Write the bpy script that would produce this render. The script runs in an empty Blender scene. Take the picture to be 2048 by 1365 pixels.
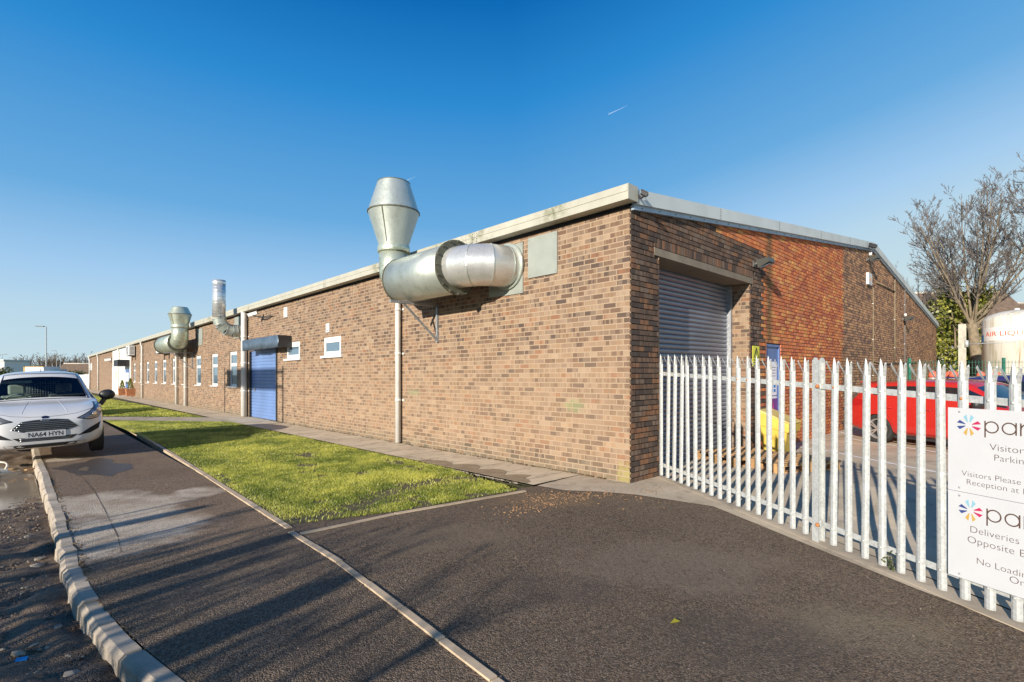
import bpy, bmesh, math, random
import numpy as np
from mathutils import Vector, Matrix
from mathutils.bvhtree import BVHTree
R = math.radians
rng = random.Random(7)
scene = bpy.context.scene
COL = scene.collection

# ------------------------------------------------------------------ frame
CAMZ = 1.488
CX, CY = 1.6095, 6.925                       # near corner of the brick building
AX, AY, AZ = -0.693, 0.721, -0.0049          # along the long facade, away from the camera
BX, BY, BZ = 0.721, 0.693, 0.0034            # along the gable

def B(s, r, z):                              # building frame -> world
    return Vector((CX + AX*s + BX*r, CY + AY*s + BY*r, z + AZ*s + BZ*r))

def clamp(x, a, b): return max(a, min(b, x))
def gsr(s, r):                               # height of the ground
    z = 0.055*clamp(s, -5, 0)*clamp((2.2-r)/1.5, 0, 1) + AZ*clamp(s, 0, 110)
    z += 0.004*clamp(r, -5.7, 0) - 0.009*clamp(r, 0, 8)
    return z
def to_sr(x, y):
    dx, dy = x-CX, y-CY
    return dx*AX + dy*AY, dx*BX + dy*BY
def g(x, y): return gsr(*to_sr(x, y))
def G(s, r, dz=0.0):                         # building plan coordinates -> point on the ground
    return Vector((CX + AX*s + BX*r, CY + AY*s + BY*r, gsr(s, r) + dz))

# a site survey: bearings taken at the tripod, turned into plan coordinates of real surfaces
def fac(u, v, r=0.0):
    t, w = (u-1024)/1024, (748-v)/1024
    X0, Y0 = CX+BX*r, CY+BY*r
    s = (X0 - t*Y0)/(t*AY - AX)
    Y = Y0 + AY*s
    return s, CAMZ + w*Y - AZ*s - BZ*r
def gab(u, v, s=0.0):
    t, w = (u-1024)/1024, (748-v)/1024
    X0, Y0 = CX+AX*s, CY+AY*s
    r = (t*Y0 - X0)/(BX - t*BY)
    Y = Y0 + BY*r
    return r, CAMZ + w*Y - AZ*s - BZ*r
def gnd(u, v):
    t, w = (u-1024)/1024, (v-748)/1024
    z = -0.1
    for _ in range(12):
        Y = (CAMZ - z)/w
        z = g(t*Y, Y)
    return to_sr(t*Y, Y)

# ------------------------------------------------------------------ mesh helper
class MB:
    def __init__(self): self.v, self.f, self.uv, self.mi, self.sm, self.tint = [], [], [], [], [], []
    def vert(self, p): self.v.append(tuple(p)); return len(self.v)-1
    def face(self, pts, uv=None, mi=0, smooth=False, tint=0.0):
        i0 = len(self.v)
        self.v += [tuple(p) for p in pts]
        self.f.append(list(range(i0, i0+len(pts)))); self.uv.append(uv); self.mi.append(mi); self.sm.append(smooth); self.tint.append(tint)
    def idx(self, ids, uv=None, mi=0, smooth=False, tint=0.0):
        self.f.append(list(ids)); self.uv.append(uv); self.mi.append(mi); self.sm.append(smooth); self.tint.append(tint)
    def hexa(self, fn, a, b, c, mi=0, skip=''):
        (s0, s1), (r0, r1), (z0, z1) = a, b, c
        P = [fn(s, r, z) for s in (s0, s1) for r in (r0, r1) for z in (z0, z1)]
        i0 = len(self.v); self.v += [tuple(p) for p in P]
        d = {'s0': ([0, 1, 3, 2], [(r0, z0), (r0, z1), (r1, z1), (r1, z0)]),
             's1': ([4, 6, 7, 5], [(r0, z0), (r1, z0), (r1, z1), (r0, z1)]),
             'r0': ([0, 4, 5, 1], [(s0, z0), (s1, z0), (s1, z1), (s0, z1)]),
             'r1': ([2, 3, 7, 6], [(s0, z0), (s0, z1), (s1, z1), (s1, z0)]),
             'z0': ([0, 2, 6, 4], [(s0, r0), (s0, r1), (s1, r1), (s1, r0)]),
             'z1': ([1, 5, 7, 3], [(s0, r0), (s1, r0), (s1, r1), (s0, r1)])}
        for k, (ids, uv) in d.items():
            if k in skip.split(): continue
            self.idx([i0+i for i in ids], uv, mi)
    def box(self, c, size, rot=None, mi=0):
        M = rot or Matrix.Identity(3)
        c = Vector(c); hx, hy, hz = size[0]/2, size[1]/2, size[2]/2
        self.hexa(lambda x, y, z: c + M @ Vector((x, y, z)), (-hx, hx), (-hy, hy), (-hz, hz), mi)
    def beam(self, p, q, w, h, up=(0, 0, 1), mi=0):
        p, q = Vector(p), Vector(q); d = (q-p); L = d.length; d.normalize()
        x = d.cross(Vector(up))
        if x.length < 1e-4: x = d.cross(Vector((1, 0, 0)))
        x.normalize(); y = x.cross(d)
        self.hexa(lambda a, b, c: p + d*a + x*b + y*c, (0, L), (-w/2, w/2), (-h/2, h/2), mi)
    def tube(self, pts, rad, n=8, mi=0, cap=True, smooth=True, up=None):
        pts = [Vector(p) for p in pts]; m = len(pts)
        rad = rad if isinstance(rad, (list, tuple)) else [rad]*m
        rings = []; prev = None; L = 0.0
        for i, p in enumerate(pts):
            d = (pts[min(i+1, m-1)] - pts[max(i-1, 0)]).normalized()
            if prev is None:
                u = Vector(up) if up else (Vector((0, 0, 1)) if abs(d.z) < 0.9 else Vector((1, 0, 0)))
                x = d.cross(u).normalized()
            else:
                x = prev - d*prev.dot(d)
                x = x.normalized() if x.length > 1e-6 else d.orthogonal().normalized()
            prev = x; y = d.cross(x)
            ring = [self.vert(p + (x*math.cos(k*2*math.pi/n) + y*math.sin(k*2*math.pi/n))*rad[i]) for k in range(n)]
            if i: L += (pts[i]-pts[i-1]).length
            rings.append((ring, L))
        for (a, la), (b, lb) in zip(rings, rings[1:]):
            for k in range(n):
                k2 = (k+1) % n
                self.idx([a[k], a[k2], b[k2], b[k]], [(k/n, la), ((k+1)/n, la), ((k+1)/n, lb), (k/n, lb)], mi, smooth)
        if cap:
            self.idx(rings[0][0][::-1], None, mi); self.idx(rings[-1][0], None, mi)
    def lathe(self, prof, n=24, mat=None, mi=0, smooth=True, cap=True):
        M = mat or Matrix.Identity(4); rings = []
        for rr, z in prof:
            rings.append([self.vert(M @ Vector((rr*math.cos(2*math.pi*k/n), rr*math.sin(2*math.pi*k/n), z))) for k in range(n)])
        L = 0
        for i in range(len(rings)-1):
            a, b = rings[i], rings[i+1]
            l2 = L + math.hypot(prof[i+1][0]-prof[i][0], prof[i+1][1]-prof[i][1])
            for k in range(n):
                k2 = (k+1) % n
                self.idx([a[k], a[k2], b[k2], b[k]], [(k/n, L), ((k+1)/n, L), ((k+1)/n, l2), (k/n, l2)], mi, smooth)
            L = l2
        if cap:
            self.idx(rings[0][::-1], None, mi); self.idx(rings[-1], None, mi)
    def prism(self, poly, fn, d0, d1, mi=0):     # poly of 2D points, fn(x, y, d)
        n = len(poly)
        a = [self.vert(fn(x, y, d0)) for x, y in poly]; b = [self.vert(fn(x, y, d1)) for x, y in poly]
        self.idx(a[::-1], [poly[i] for i in range(n)][::-1], mi); self.idx(b, [poly[i] for i in range(n)], mi)
        for i in range(n):
            j = (i+1) % n
            self.idx([a[i], a[j], b[j], b[i]], None, mi)
    def add_mesh(self, me, fn, mi=0):            # fn maps a local vertex
        i0 = len(self.v)
        self.v += [tuple(fn(v.co)) for v in me.vertices]
        for p in me.polygons: self.idx([i0+i for i in p.vertices], None, mi)
    def mesh(self, name, mats, fix=True, off=None):
        me = bpy.data.meshes.new(name)
        V = self.v if off is None else [(x-off[0], y-off[1], z-off[2]) for x, y, z in self.v]
        me.from_pydata(V, [], self.f)
        mats = mats if isinstance(mats, (list, tuple)) else [mats]
        for m in mats: me.materials.append(m)
        uvl = me.uv_layers.new(name='UVMap')
        flat = []
        for fc, uv in zip(self.f, self.uv):
            if uv is None:
                pts = [Vector(V[i]) for i in fc[:3]]
                nrm = (pts[1]-pts[0]).cross(pts[2]-pts[0])
                ax = max(range(3), key=lambda k: abs(nrm[k]))
                for i in fc:
                    p = V[i]; q = [p[k] for k in range(3) if k != ax]; flat += q
            else:
                for p in uv: flat += [p[0], p[1]]
        uvl.data.foreach_set('uv', np.array(flat, dtype=np.float32))
        me.polygons.foreach_set('material_index', np.array(self.mi, dtype=np.int32))
        me.polygons.foreach_set('use_smooth', np.array(self.sm, dtype=bool))
        if any(self.tint):
            at = me.attributes.new('tint', 'FLOAT', 'FACE')
            at.data.foreach_set('value', np.array(self.tint, dtype=np.float32))
        if fix:
            bm = bmesh.new(); bm.from_mesh(me); bmesh.ops.recalc_face_normals(bm, faces=bm.faces); bm.to_mesh(me); bm.free()
        me.update()
        return me
    def build(self, name, mats, parent=None, fix=True, local=False):
        """vertices are in world space unless local; a child is shifted into its thing's frame"""
        off = None
        if parent is not None and not local:
            root = parent
            while root.parent: root = root.parent
            off = root.location
        o = bpy.data.objects.new(name, self.mesh(name, mats, fix, off)); COL.objects.link(o)
        if parent is not None: o.parent = parent
        return o

def build_split(mb, name, mats, parent=None, fix=True, local=False):
    """every loose piece becomes an object of its own"""
    key, par = {}, list(range(len(mb.v)))
    def find(i):
        while par[i] != i: par[i] = par[par[i]]; i = par[i]
        return i
    for i, p in enumerate(mb.v):
        k = tuple(round(x, 5) for x in p)
        if k in key: par[find(i)] = find(key[k])
        else: key[k] = i
    for f in mb.f:
        for i in f[1:]: par[find(i)] = find(f[0])
    groups = {}
    for n, f in enumerate(mb.f): groups.setdefault(find(f[0]), []).append(n)
    out = []
    for ns in groups.values():
        m = MB(); mp = {}
        for n in ns:
            ids = []
            for i in mb.f[n]:
                if i not in mp: mp[i] = m.vert(mb.v[i])
                ids.append(mp[i])
            m.idx(ids, mb.uv[n], mb.mi[n], mb.sm[n], mb.tint[n])
        out.append(m.build(name, mats, parent, fix, local))
    return out

def tag(o, label=None, cat=None, group=None, kind=None):
    if label: o['label'] = label
    if cat: o['category'] = cat
    if group: o['group'] = group
    if kind: o['kind'] = kind
    return o
def thing(name, label, cat, loc=(0, 0, 0), rz=0.0, group=None):
    o = bpy.data.objects.new(name, None); COL.objects.link(o)
    o.location = loc; o.rotation_euler = (0, 0, rz); o.empty_display_size = 0.2
    return tag(o, label, cat, group)
def dup(root, loc=None, rz=None, label=None, group=None, scale=None):
    r = root.copy(); COL.objects.link(r)
    if loc is not None: r.location = loc
    if rz is not None: r.rotation_euler = (0, 0, rz)
    if scale is not None: r.scale = scale
    if label: r['label'] = label
    if group: r['group'] = group
    for ch in list(root.children):
        c = ch.copy(); COL.objects.link(c); c.parent = r
        for gg in list(ch.children):
            d = gg.copy(); COL.objects.link(d); d.parent = c
    return r

# ------------------------------------------------------------------ materials
class NT:
    def __init__(self, name):
        self.m = bpy.data.materials.new(name); self.m.use_nodes = True
        self.t = self.m.node_tree; self.n = self.t.nodes; self.l = self.t.links
        self.bsdf = self.n['Principled BSDF']; self.out = self.n['Material Output']
    def node(self, typ, ins=None, **kw):
        nd = self.n.new(typ)
        for k, v in kw.items(): setattr(nd, k, v)
        if ins:
            for k, v in ins.items(): self.set(nd.inputs[k], v)
        return nd
    def set(self, sock, v):
        if hasattr(v, 'is_linked') or isinstance(v, bpy.types.NodeSocket): self.l.new(v, sock)
        else:
            if isinstance(v, (tuple, list)) and len(v) == 3 and sock.type == 'RGBA': v = (*v, 1)
            sock.default_value = v
    def math(self, op, a, b=None, c=None, clampit=False):
        nd = self.node('ShaderNodeMath', operation=op, use_clamp=clampit)
        for i, x in enumerate((a, b, c)):
            if x is not None: self.set(nd.inputs[i], x)
        return nd.outputs[0]
    def mix(self, f, a, b, mode='MIX'):
        nd = self.node('ShaderNodeMix', data_type='RGBA', blend_type=mode)
        self.set(nd.inputs[0], f); self.set(nd.inputs[6], a); self.set(nd.inputs[7], b)
        return nd.outputs[2]
    def ramp(self, f, stops, interp='LINEAR'):
        nd = self.node('ShaderNodeValToRGB'); cr = nd.color_ramp; cr.interpolation = interp
        while len(cr.elements) < len(stops): cr.elements.new(0.5)
        for e, (p, c) in zip(cr.elements, stops):
            e.position = p; e.color = (c, c, c, 1) if isinstance(c, (int, float)) else (*c, 1)
        self.set(nd.inputs[0], f); return nd.outputs[0]
    def noise(self, vec, scale, detail=3, rough=0.55, dist=0.0):
        nd = self.node('ShaderNodeTexNoise', noise_dimensions='3D')
        if vec is not None: self.l.new(vec, nd.inputs['Vector'])
        nd.inputs['Scale'].default_value = scale; nd.inputs['Detail'].default_value = detail
        nd.inputs['Roughness'].default_value = rough; nd.inputs['Distortion'].default_value = dist
        return nd.outputs[0]
    def voro(self, vec, scale, out='Distance', **kw):
        nd = self.node('ShaderNodeTexVoronoi', **kw)
        if vec is not None: self.l.new(vec, nd.inputs['Vector'])
        nd.inputs['Scale'].default_value = scale
        return nd.outputs[out]
    def obj(self): return self.node('ShaderNodeTexCoord').outputs['Object']
    def pos(self): return self.node('ShaderNodeNewGeometry').outputs['Position']
    def uv(self): return self.node('ShaderNodeUVMap').outputs[0]
    def scale(self, vec, xyz):
        nd = self.node('ShaderNodeVectorMath', operation='MULTIPLY'); self.l.new(vec, nd.inputs[0]); nd.inputs[1].default_value = xyz
        return nd.outputs[0]
    def sep(self, vec):
        nd = self.node('ShaderNodeSeparateXYZ'); self.l.new(vec, nd.inputs[0]); return nd.outputs
    def comb(self, x, y, z=0.0):
        nd = self.node('ShaderNodeCombineXYZ')
        for i, q in enumerate((x, y, z)): self.set(nd.inputs[i], q)
        return nd.outputs[0]
    def white(self, vec):
        nd = self.node('ShaderNodeTexWhiteNoise', noise_dimensions='3D'); self.l.new(vec, nd.inputs['Vector'])
        return nd.outputs['Value'], nd.outputs['Color']
    def bump(self, h, strength=0.3, dist=0.01):
        nd = self.node('ShaderNodeBump'); nd.inputs['Strength'].default_value = strength; nd.inputs['Distance'].default_value = dist
        self.l.new(h, nd.inputs['Height']); self.l.new(nd.outputs[0], self.bsdf.inputs['Normal'])
    def fin(self, color=None, rough=None, metal=None, spec=None, coat=None):
        b = self.bsdf.inputs
        for k, v in (('Base Color', color), ('Roughness', rough), ('Metallic', metal), ('Specular IOR Level', spec), ('Coat Weight', coat)):
            if v is not None: self.set(b[k], v)
        return self.m

def plain(name, col, rough=0.5, metal=0.0, spec=0.5, coat=0.0, var=0.12, vs=6.0, bump=0.0, bs=60.0):
    t = NT(name); p = t.obj()
    n = t.noise(p, vs, 4)
    c = t.mix(t.ramp(n, [(0.3, 0.0), (0.7, 1.0)]), tuple(x*(1-var) for x in col), tuple(min(1, x*(1+var)) for x in col))
    r = t.math('MULTIPLY_ADD', t.noise(p, vs*2.3, 3), 0.25*rough, rough*0.875)
    if bump: t.bump(t.noise(p, bs, 3), bump, 0.004)
    return t.fin(c, r, metal, spec, coat)

def brick_mat(name, ramp, mortar, mort_h=0.0135, dark_joint=None, tint_geo=False, wash=0.0, band=0.5, bumpy=0.35, rain=None):
    """bonded brickwork in metres on the UV map: 225 x 75 mm"""
    t = NT(name); uv = t.uv(); x, y, _ = t.sep(uv)
    rowf = t.math('DIVIDE', y, 0.075); row = t.math('FLOOR', rowf); fy = t.math('SUBTRACT', rowf, row)
    half = t.math('MULTIPLY', t.math('MODULO', t.math('ABSOLUTE', row), 2.0), 0.5)
    colf = t.math('ADD', t.math('DIVIDE', x, 0.225), half); col = t.math('FLOOR', colf); fx = t.math('SUBTRACT', colf, col)
    h, hc = t.white(t.comb(col, row, 3.0))
    base = t.ramp(h, ramp, 'CONSTANT')
    hx, hy, hz = t.sep(hc)
    # kiss marks: some bricks carry upright light and dark bands, each set differently
    kv = t.comb(t.math('MULTIPLY', fx, 4.4), t.math('MULTIPLY', hx, 50.0), t.math('MULTIPLY', row, 1.7))
    kn = t.noise(kv, 1.0, 1)
    kk = t.math('MULTIPLY', t.ramp(kn, [(0.46, 0.0), (0.54, 1.0)]), t.math('GREATER_THAN', hy, 0.35))
    base = t.mix(t.math('MULTIPLY', kk, band), base, t.mix(hz, (0.075, 0.050, 0.036), (0.34, 0.225, 0.13)))
    sg = t.math('FLOOR', t.math('ADD', t.math('MULTIPLY', fx, t.math('MULTIPLY_ADD', hx, 2.2, 1.4)), hz)); tv, _ = t.white(t.comb(t.math('ADD', t.math('MULTIPLY', col, 7.0), sg), row, 9.0))
    base = t.mix(t.math('MULTIPLY', t.math('GREATER_THAN', tv, 0.55), 0.42), base, t.mix(tv, (0.035, 0.028, 0.024), (0.42, 0.30, 0.20)))
    base = t.mix(0.14, base, (0.185, 0.125, 0.092))
    fine = t.noise(t.comb(x, y, 0.0), 160.0, 3)
    base = t.mix(0.55, base, t.mix(fine, (0.25, 0.25, 0.25), (0.85, 0.85, 0.85)), 'OVERLAY')
    big = t.noise(t.comb(x, y, 0.0), 0.55, 4)
    base = t.mix(t.ramp(big, [(0.35, 0.0), (0.75, 0.35)]), base, t.mix(0.5, base, (0.16, 0.11, 0.08)))
    if wash:    # pale rendered-over / weathered zone low on the wall, uneven upper edge
        wn = t.math('MULTIPLY_ADD', t.noise(t.comb(x, y, 0.0), 1.3, 4), 1.0, -0.5)
        wz = t.math('ADD', y, wn)
        f = t.ramp(t.math('DIVIDE', wz, 3.0), [(0.05, 0.25), (0.15, 1.0), (0.45, 0.85), (0.72, 0.0)])
        f = t.math('MULTIPLY', f, t.ramp(t.math('DIVIDE', t.math('ADD', x, t.math('MULTIPLY', wn, 3.0)), 24.0), [(0.35, 1.0), (0.75, 0.15)]))
        sm = t.noise(t.comb(x, y, 0.0), 9.0, 3)
        base = t.mix(t.math('MULTIPLY', t.math('MULTIPLY', f, wash), t.ramp(sm, [(0.3, 0.5), (0.7, 1.0)])), base, (0.43, 0.285, 0.172))
        foot = t.ramp(t.math('ADD', y, t.math('MULTIPLY_ADD', t.noise(t.comb(x, y, 0.0), 3.0, 4), 0.4, -0.2)), [(0.0, 0.55), (0.32, 0.0)])
        base = t.mix(foot, base, (0.13, 0.125, 0.085))
        # a little green spray paint left on the bricks, and moss at the corner
        for gx, gy, gw, gh, gc in ((0.98, 1.02, 0.24, 0.13, (0.16, 0.24, 0.10)), (5.3, 1.12, 0.3, 0.08, (0.16, 0.24, 0.12)), (0.10, 0.10, 0.16, 0.22, (0.36, 0.32, 0.09))):
            dx = t.math('DIVIDE', t.math('SUBTRACT', x, gx), gw); dy = t.math('DIVIDE', t.math('SUBTRACT', y, gy), gh)
            dd = t.math('ADD', t.math('MULTIPLY', dx, dx), t.math('MULTIPLY', dy, dy))
            dd = t.math('ADD', dd, t.math('MULTIPLY_ADD', t.noise(t.comb(x, y, 0.0), 14.0, 3), 2.4, -1.2))
            base = t.mix(t.ramp(dd, [(0.1, 0.5), (0.9, 0.0)]), base, gc)
    # run-off and soot below the eaves, uneven in length and spacing
    sx_ = t.noise(t.comb(t.math('MULTIPLY', x, 2.3), t.math('MULTIPLY', y, 0.12), 4.0), 1.0, 5, 0.7)
    topf = t.ramp(t.math('DIVIDE', t.math('ADD', y, t.math('MULTIPLY', sx_, 1.6)), 5.2), [(0.62, 0.0), (0.92, 0.75)])
    base = t.mix(t.math('MULTIPLY', topf, t.ramp(sx_, [(0.42, 0.0), (0.62, 0.85)])), base, t.mix(0.55, base, (0.045, 0.036, 0.028)))
    if rain:
        for rx, rw, rc in rain:
            d = t.math('ABSOLUTE', t.math('SUBTRACT', t.math('ADD', x, t.math('MULTIPLY_ADD', t.noise(t.comb(x, t.math('MULTIPLY', y, 0.3), 0.0), 4.0, 3), 0.16, -0.08)), rx))
            base = t.mix(t.ramp(d, [(0.0, 0.75), (rw, 0.0)]), base, rc)
    mh = t.math('LESS_THAN', fy, mort_h/0.075); mv = t.math('LESS_THAN', fx, mort_h/0.225)
    mm = t.math('MAXIMUM', mh, mv)
    mcol = t.mix(t.noise(t.comb(x, y, 0.0), 30.0, 3), tuple(c*0.8 for c in mortar), mortar)
    colr = t.mix(mm, base, mcol)
    edge = t.math('MINIMUM', t.math('MINIMUM', t.math('MULTIPLY', fy, 6.0), 1.0), t.math('MINIMUM', t.math('MULTIPLY', fx, 18.0), 1.0))
    t.bump(t.math('MULTIPLY_ADD', fine, 0.25, edge), bumpy, 0.006)
    return t.fin(colr, 0.88, 0, 0.25)

def tar_mat(name, base, speck, patches=None, wet=0.0, sp=260.0, where=None, mud=None):
    t = NT(name); p = t.pos()
    n1 = t.noise(p, 0.7, 5, 0.6); n2 = t.noise(p, 9.0, 4)
    c = t.mix(t.ramp(n1, [(0.3, 0.0), (0.7, 1.0)]), tuple(x*0.58 for x in base), tuple(x*1.5 for x in base))
    c = t.mix(t.ramp(n2, [(0.35, 0.0), (0.7, 0.5)]), c, (base[0]*1.5, base[1]*1.3, base[2]*1.05))
    n3 = t.noise(p, 38.0, 4, 0.7)
    c = t.mix(t.ramp(n3, [(0.34, 0.9), (0.5, 0.0)]), c, tuple(x*0.38 for x in base))
    c = t.mix(t.ramp(n3, [(0.53, 0.0), (0.70, 0.85)]), c, (base[0]*2.3, base[1]*2.05, base[2]*1.8))
    v = t.voro(p, sp, 'Color'); d = t.voro(p, sp, 'Distance')
    vx, vy, vz = t.sep(v)
    sp1 = t.math('MULTIPLY', t.ramp(vx, [(0.86, 0.0), (0.97, 1.0)]), t.ramp(d, [(0.2, 1.0), (0.45, 0.0)]))
    c = t.mix(t.ramp(vy, [(0.25, 0.75), (0.6, 0.0)]), c, tuple(x*0.40 for x in base)); c = t.mix(t.ramp(vz, [(0.6, 0.0), (0.9, 0.75)]), c, tuple(x*1.9 for x in base))
    c = t.mix(t.math('MULTIPLY', sp1, 0.8), c, speck)
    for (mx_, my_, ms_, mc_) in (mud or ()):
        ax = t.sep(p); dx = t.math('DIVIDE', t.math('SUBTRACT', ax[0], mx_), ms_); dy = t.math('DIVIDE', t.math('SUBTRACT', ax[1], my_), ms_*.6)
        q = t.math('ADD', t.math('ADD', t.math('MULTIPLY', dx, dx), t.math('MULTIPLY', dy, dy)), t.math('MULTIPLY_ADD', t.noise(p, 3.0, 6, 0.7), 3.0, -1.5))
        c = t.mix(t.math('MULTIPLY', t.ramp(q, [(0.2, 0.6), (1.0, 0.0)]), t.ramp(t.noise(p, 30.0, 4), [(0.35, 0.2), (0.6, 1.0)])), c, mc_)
    if patches:
        pn = t.noise(p, 0.75, 6, 0.62)
        f = t.math('MULTIPLY', t.ramp(pn, [(0.56, 0.0), (0.64, 1.0)]), t.ramp(t.noise(p, 60.0, 3), [(0.25, 0.35), (0.65, 1.0)]))
        if where:        # worn, cement washed areas of the footpath
            px, py, pz = t.sep(p); wob = t.math('MULTIPLY_ADD', t.noise(p, 2.2, 6, 0.65), 2.4, -1.2); best = None
            for (wx, wy, ws) in where:
                dx = t.math('DIVIDE', t.math('SUBTRACT', px, wx), ws); dy = t.math('DIVIDE', t.math('SUBTRACT', py, wy), ws)
                q = t.math('ADD', t.math('ADD', t.math('MULTIPLY', dx, dx), t.math('MULTIPLY', dy, dy)), wob)
                best = q if best is None else t.math('MINIMUM', best, q)
            f = t.math('MULTIPLY', t.ramp(best, [(0.35, 1.0), (1.0, 0.0)]), t.ramp(t.noise(p, 45.0, 4), [(0.25, 0.4), (0.65, 1.0)]))
        c = t.mix(t.math('MULTIPLY', f, 0.8), c, patches)
        bn = t.noise(p, 1.7, 5)
        c = t.mix(t.ramp(bn, [(0.5, 0.0), (0.68, 0.7)]), c, (0.23, 0.155, 0.09))
    t.bump(t.math('MULTIPLY_ADD', d, -1.0, t.math('MULTIPLY', n2, 0.6)), 0.8, 0.008)
    r = t.ramp(n1, [(0.3, 0.95 - wet), (0.7, 0.72 - wet*0.6)])
    return t.fin(c, r, 0, 0.3)

def conc_mat(name, col, joints=None, stain=(0.12, 0.10, 0.08), sc=1.0):
    t = NT(name); p = t.pos(); uv = t.uv()
    n = t.noise(p, 1.4*sc, 6, 0.62); f = t.noise(p, 120.0, 3)
    c = t.mix(t.ramp(n, [(0.3, 0.0), (0.72, 1.0)]), tuple(x*0.75 for x in col), tuple(min(1, x*1.15) for x in col))
    c = t.mix(0.35, c, t.mix(f, (0.3, 0.3, 0.3), (0.75, 0.75, 0.75)), 'OVERLAY')
    c = t.mix(t.ramp(t.noise(p, 4.5*sc, 5, 0.65), [(0.52, 0.0), (0.72, 0.55)]), c, stain)
    if joints:
        x, y, _ = t.sep(uv); a = None
        for cc, (w, o) in ((x, joints[0]), (y, joints[1])):
            if not w: continue
            fr = t.math('FRACT', t.math('DIVIDE', t.math('ADD', cc, o), w))
            m = t.math('LESS_THAN', fr, 0.014/w)
            a = m if a is None else t.math('MAXIMUM', a, m)
        if a is not None: c = t.mix(t.math('MULTIPLY', a, 0.85), c, (0.05, 0.045, 0.04))
    t.bump(t.math('ADD', f, n), 0.25, 0.004)
    return t.fin(c, 0.9, 0, 0.25)

def galv_mat(name, col=(0.46, 0.472, 0.455), rough=0.5, metal=0.3):
    t = NT(name); p = t.obj()
    v = t.voro(p, 60.0, 'Color'); vx, _, _ = t.sep(v)
    n = t.noise(p, 14.0, 4)
    c = t.mix(vx, tuple(x*0.84 for x in col), tuple(min(1, x*1.1) for x in col))
    c = t.mix(t.ramp(n, [(0.5, 0.0), (0.78, 0.6)]), c, (0.62, 0.63, 0.60))
    return t.fin(c, t.math('MULTIPLY_ADD', n, 0.25, rough-0.1), metal, 0.4)

def duct_mat(name, col=(0.62, 0.66, 0.60), rough=0.32, moss=0.5, ring=None):
    t = NT(name); p = t.obj()
    n = t.noise(t.scale(p, (1, 1, 0.4)), 3.0, 5, 0.6)
    c = t.mix(t.ramp(n, [(0.3, 0.0), (0.7, 1.0)]), tuple(x*0.85 for x in col), tuple(min(1, x*1.08) for x in col))
    m = t.noise(p, 4.2, 6, 0.7)
    c = t.mix(t.ramp(m, [(0.52, 0.0), (0.74, moss)]), c, (0.20, 0.21, 0.11))
    if ring:
        u = t.uv(); _, y, _ = t.sep(u)
        fr = t.math('FRACT', t.math('DIVIDE', y, ring))
        t.bump(t.ramp(fr, [(0.0, 1.0), (0.14, 0.0), (0.86, 0.0), (1.0, 1.0)]), 0.5, 0.008)
    r = t.math('MULTIPLY_ADD', t.noise(p, 20.0, 3), 0.22, rough-0.08)
    return t.fin(c, r, 0.62, 0.5)

def paint_mat(name, col, rough=0.28, dirt=0.15, dirtcol=(0.22, 0.19, 0.15)):
    t = NT(name); p = t.obj()
    n = t.noise(p, 3.0, 6, 0.65)
    x, y, z = t.sep(p)
    low = t.ramp(z, [(0.1, 1.0), (0.55, 0.25), (0.9, 0.1)])
    f = t.math('MULTIPLY', t.ramp(n, [(0.35, 0.2), (0.75, 1.0)]), t.math('MULTIPLY', low, dirt))
    c = t.mix(f, col, dirtcol)
    return t.fin(c, t.math('MULTIPLY_ADD', n, 0.15, rough-0.07), 0, 0.5, 0.5)

def glass_mat(name, tint=(0.02, 0.035, 0.045), trans=0.0, rough=0.04):
    t = NT(name)
    if not trans:
        n = t.noise(t.obj(), 1.2, 2)
        t.bump(n, 0.02, 0.02)
        return t.fin(tint, rough, 0, 0.8, 0.6)
    gl = t.node('ShaderNodeBsdfGlossy', {'Color': (0.9, 0.95, 1.0, 1), 'Roughness': rough})
    tr = t.node('ShaderNodeBsdfTransparent', {'Color': (*tint, 1)})
    fr = t.node('ShaderNodeFresnel', {'IOR': 1.6})
    mx = t.node('ShaderNodeMixShader')
    t.l.new(t.math('MULTIPLY', fr.outputs[0], 0.75), mx.inputs[0]); t.l.new(tr.outputs[0], mx.inputs[1]); t.l.new(gl.outputs[0], mx.inputs[2])
    t.l.new(mx.outputs[0], t.out.inputs[0])
    return t.m

def leaf_mat(name, c0, c1, trans=0.35, attr='tint'):
    t = NT(name)
    a = t.node('ShaderNodeAttribute', attribute_name=attr).outputs['Fac']
    c = t.mix(a, c0, c1)
    d = t.node('ShaderNodeBsdfDiffuse'); t.l.new(c, d.inputs[0])
    tl = t.node('ShaderNodeBsdfTranslucent'); t.l.new(c, tl.inputs[0])
    mx = t.node('ShaderNodeMixShader', {0: trans}); t.l.new(d.outputs[0], mx.inputs[1]); t.l.new(tl.outputs[0], mx.inputs[2])
    gl = t.node('ShaderNodeBsdfGlossy', {'Roughness': 0.45}); m2 = t.node('ShaderNodeMixShader', {0: 0.05})
    t.l.new(mx.outputs[0], m2.inputs[1]); t.l.new(gl.outputs[0], m2.inputs[2]); t.l.new(m2.outputs[0], t.out.inputs[0])
    return t.m

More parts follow.
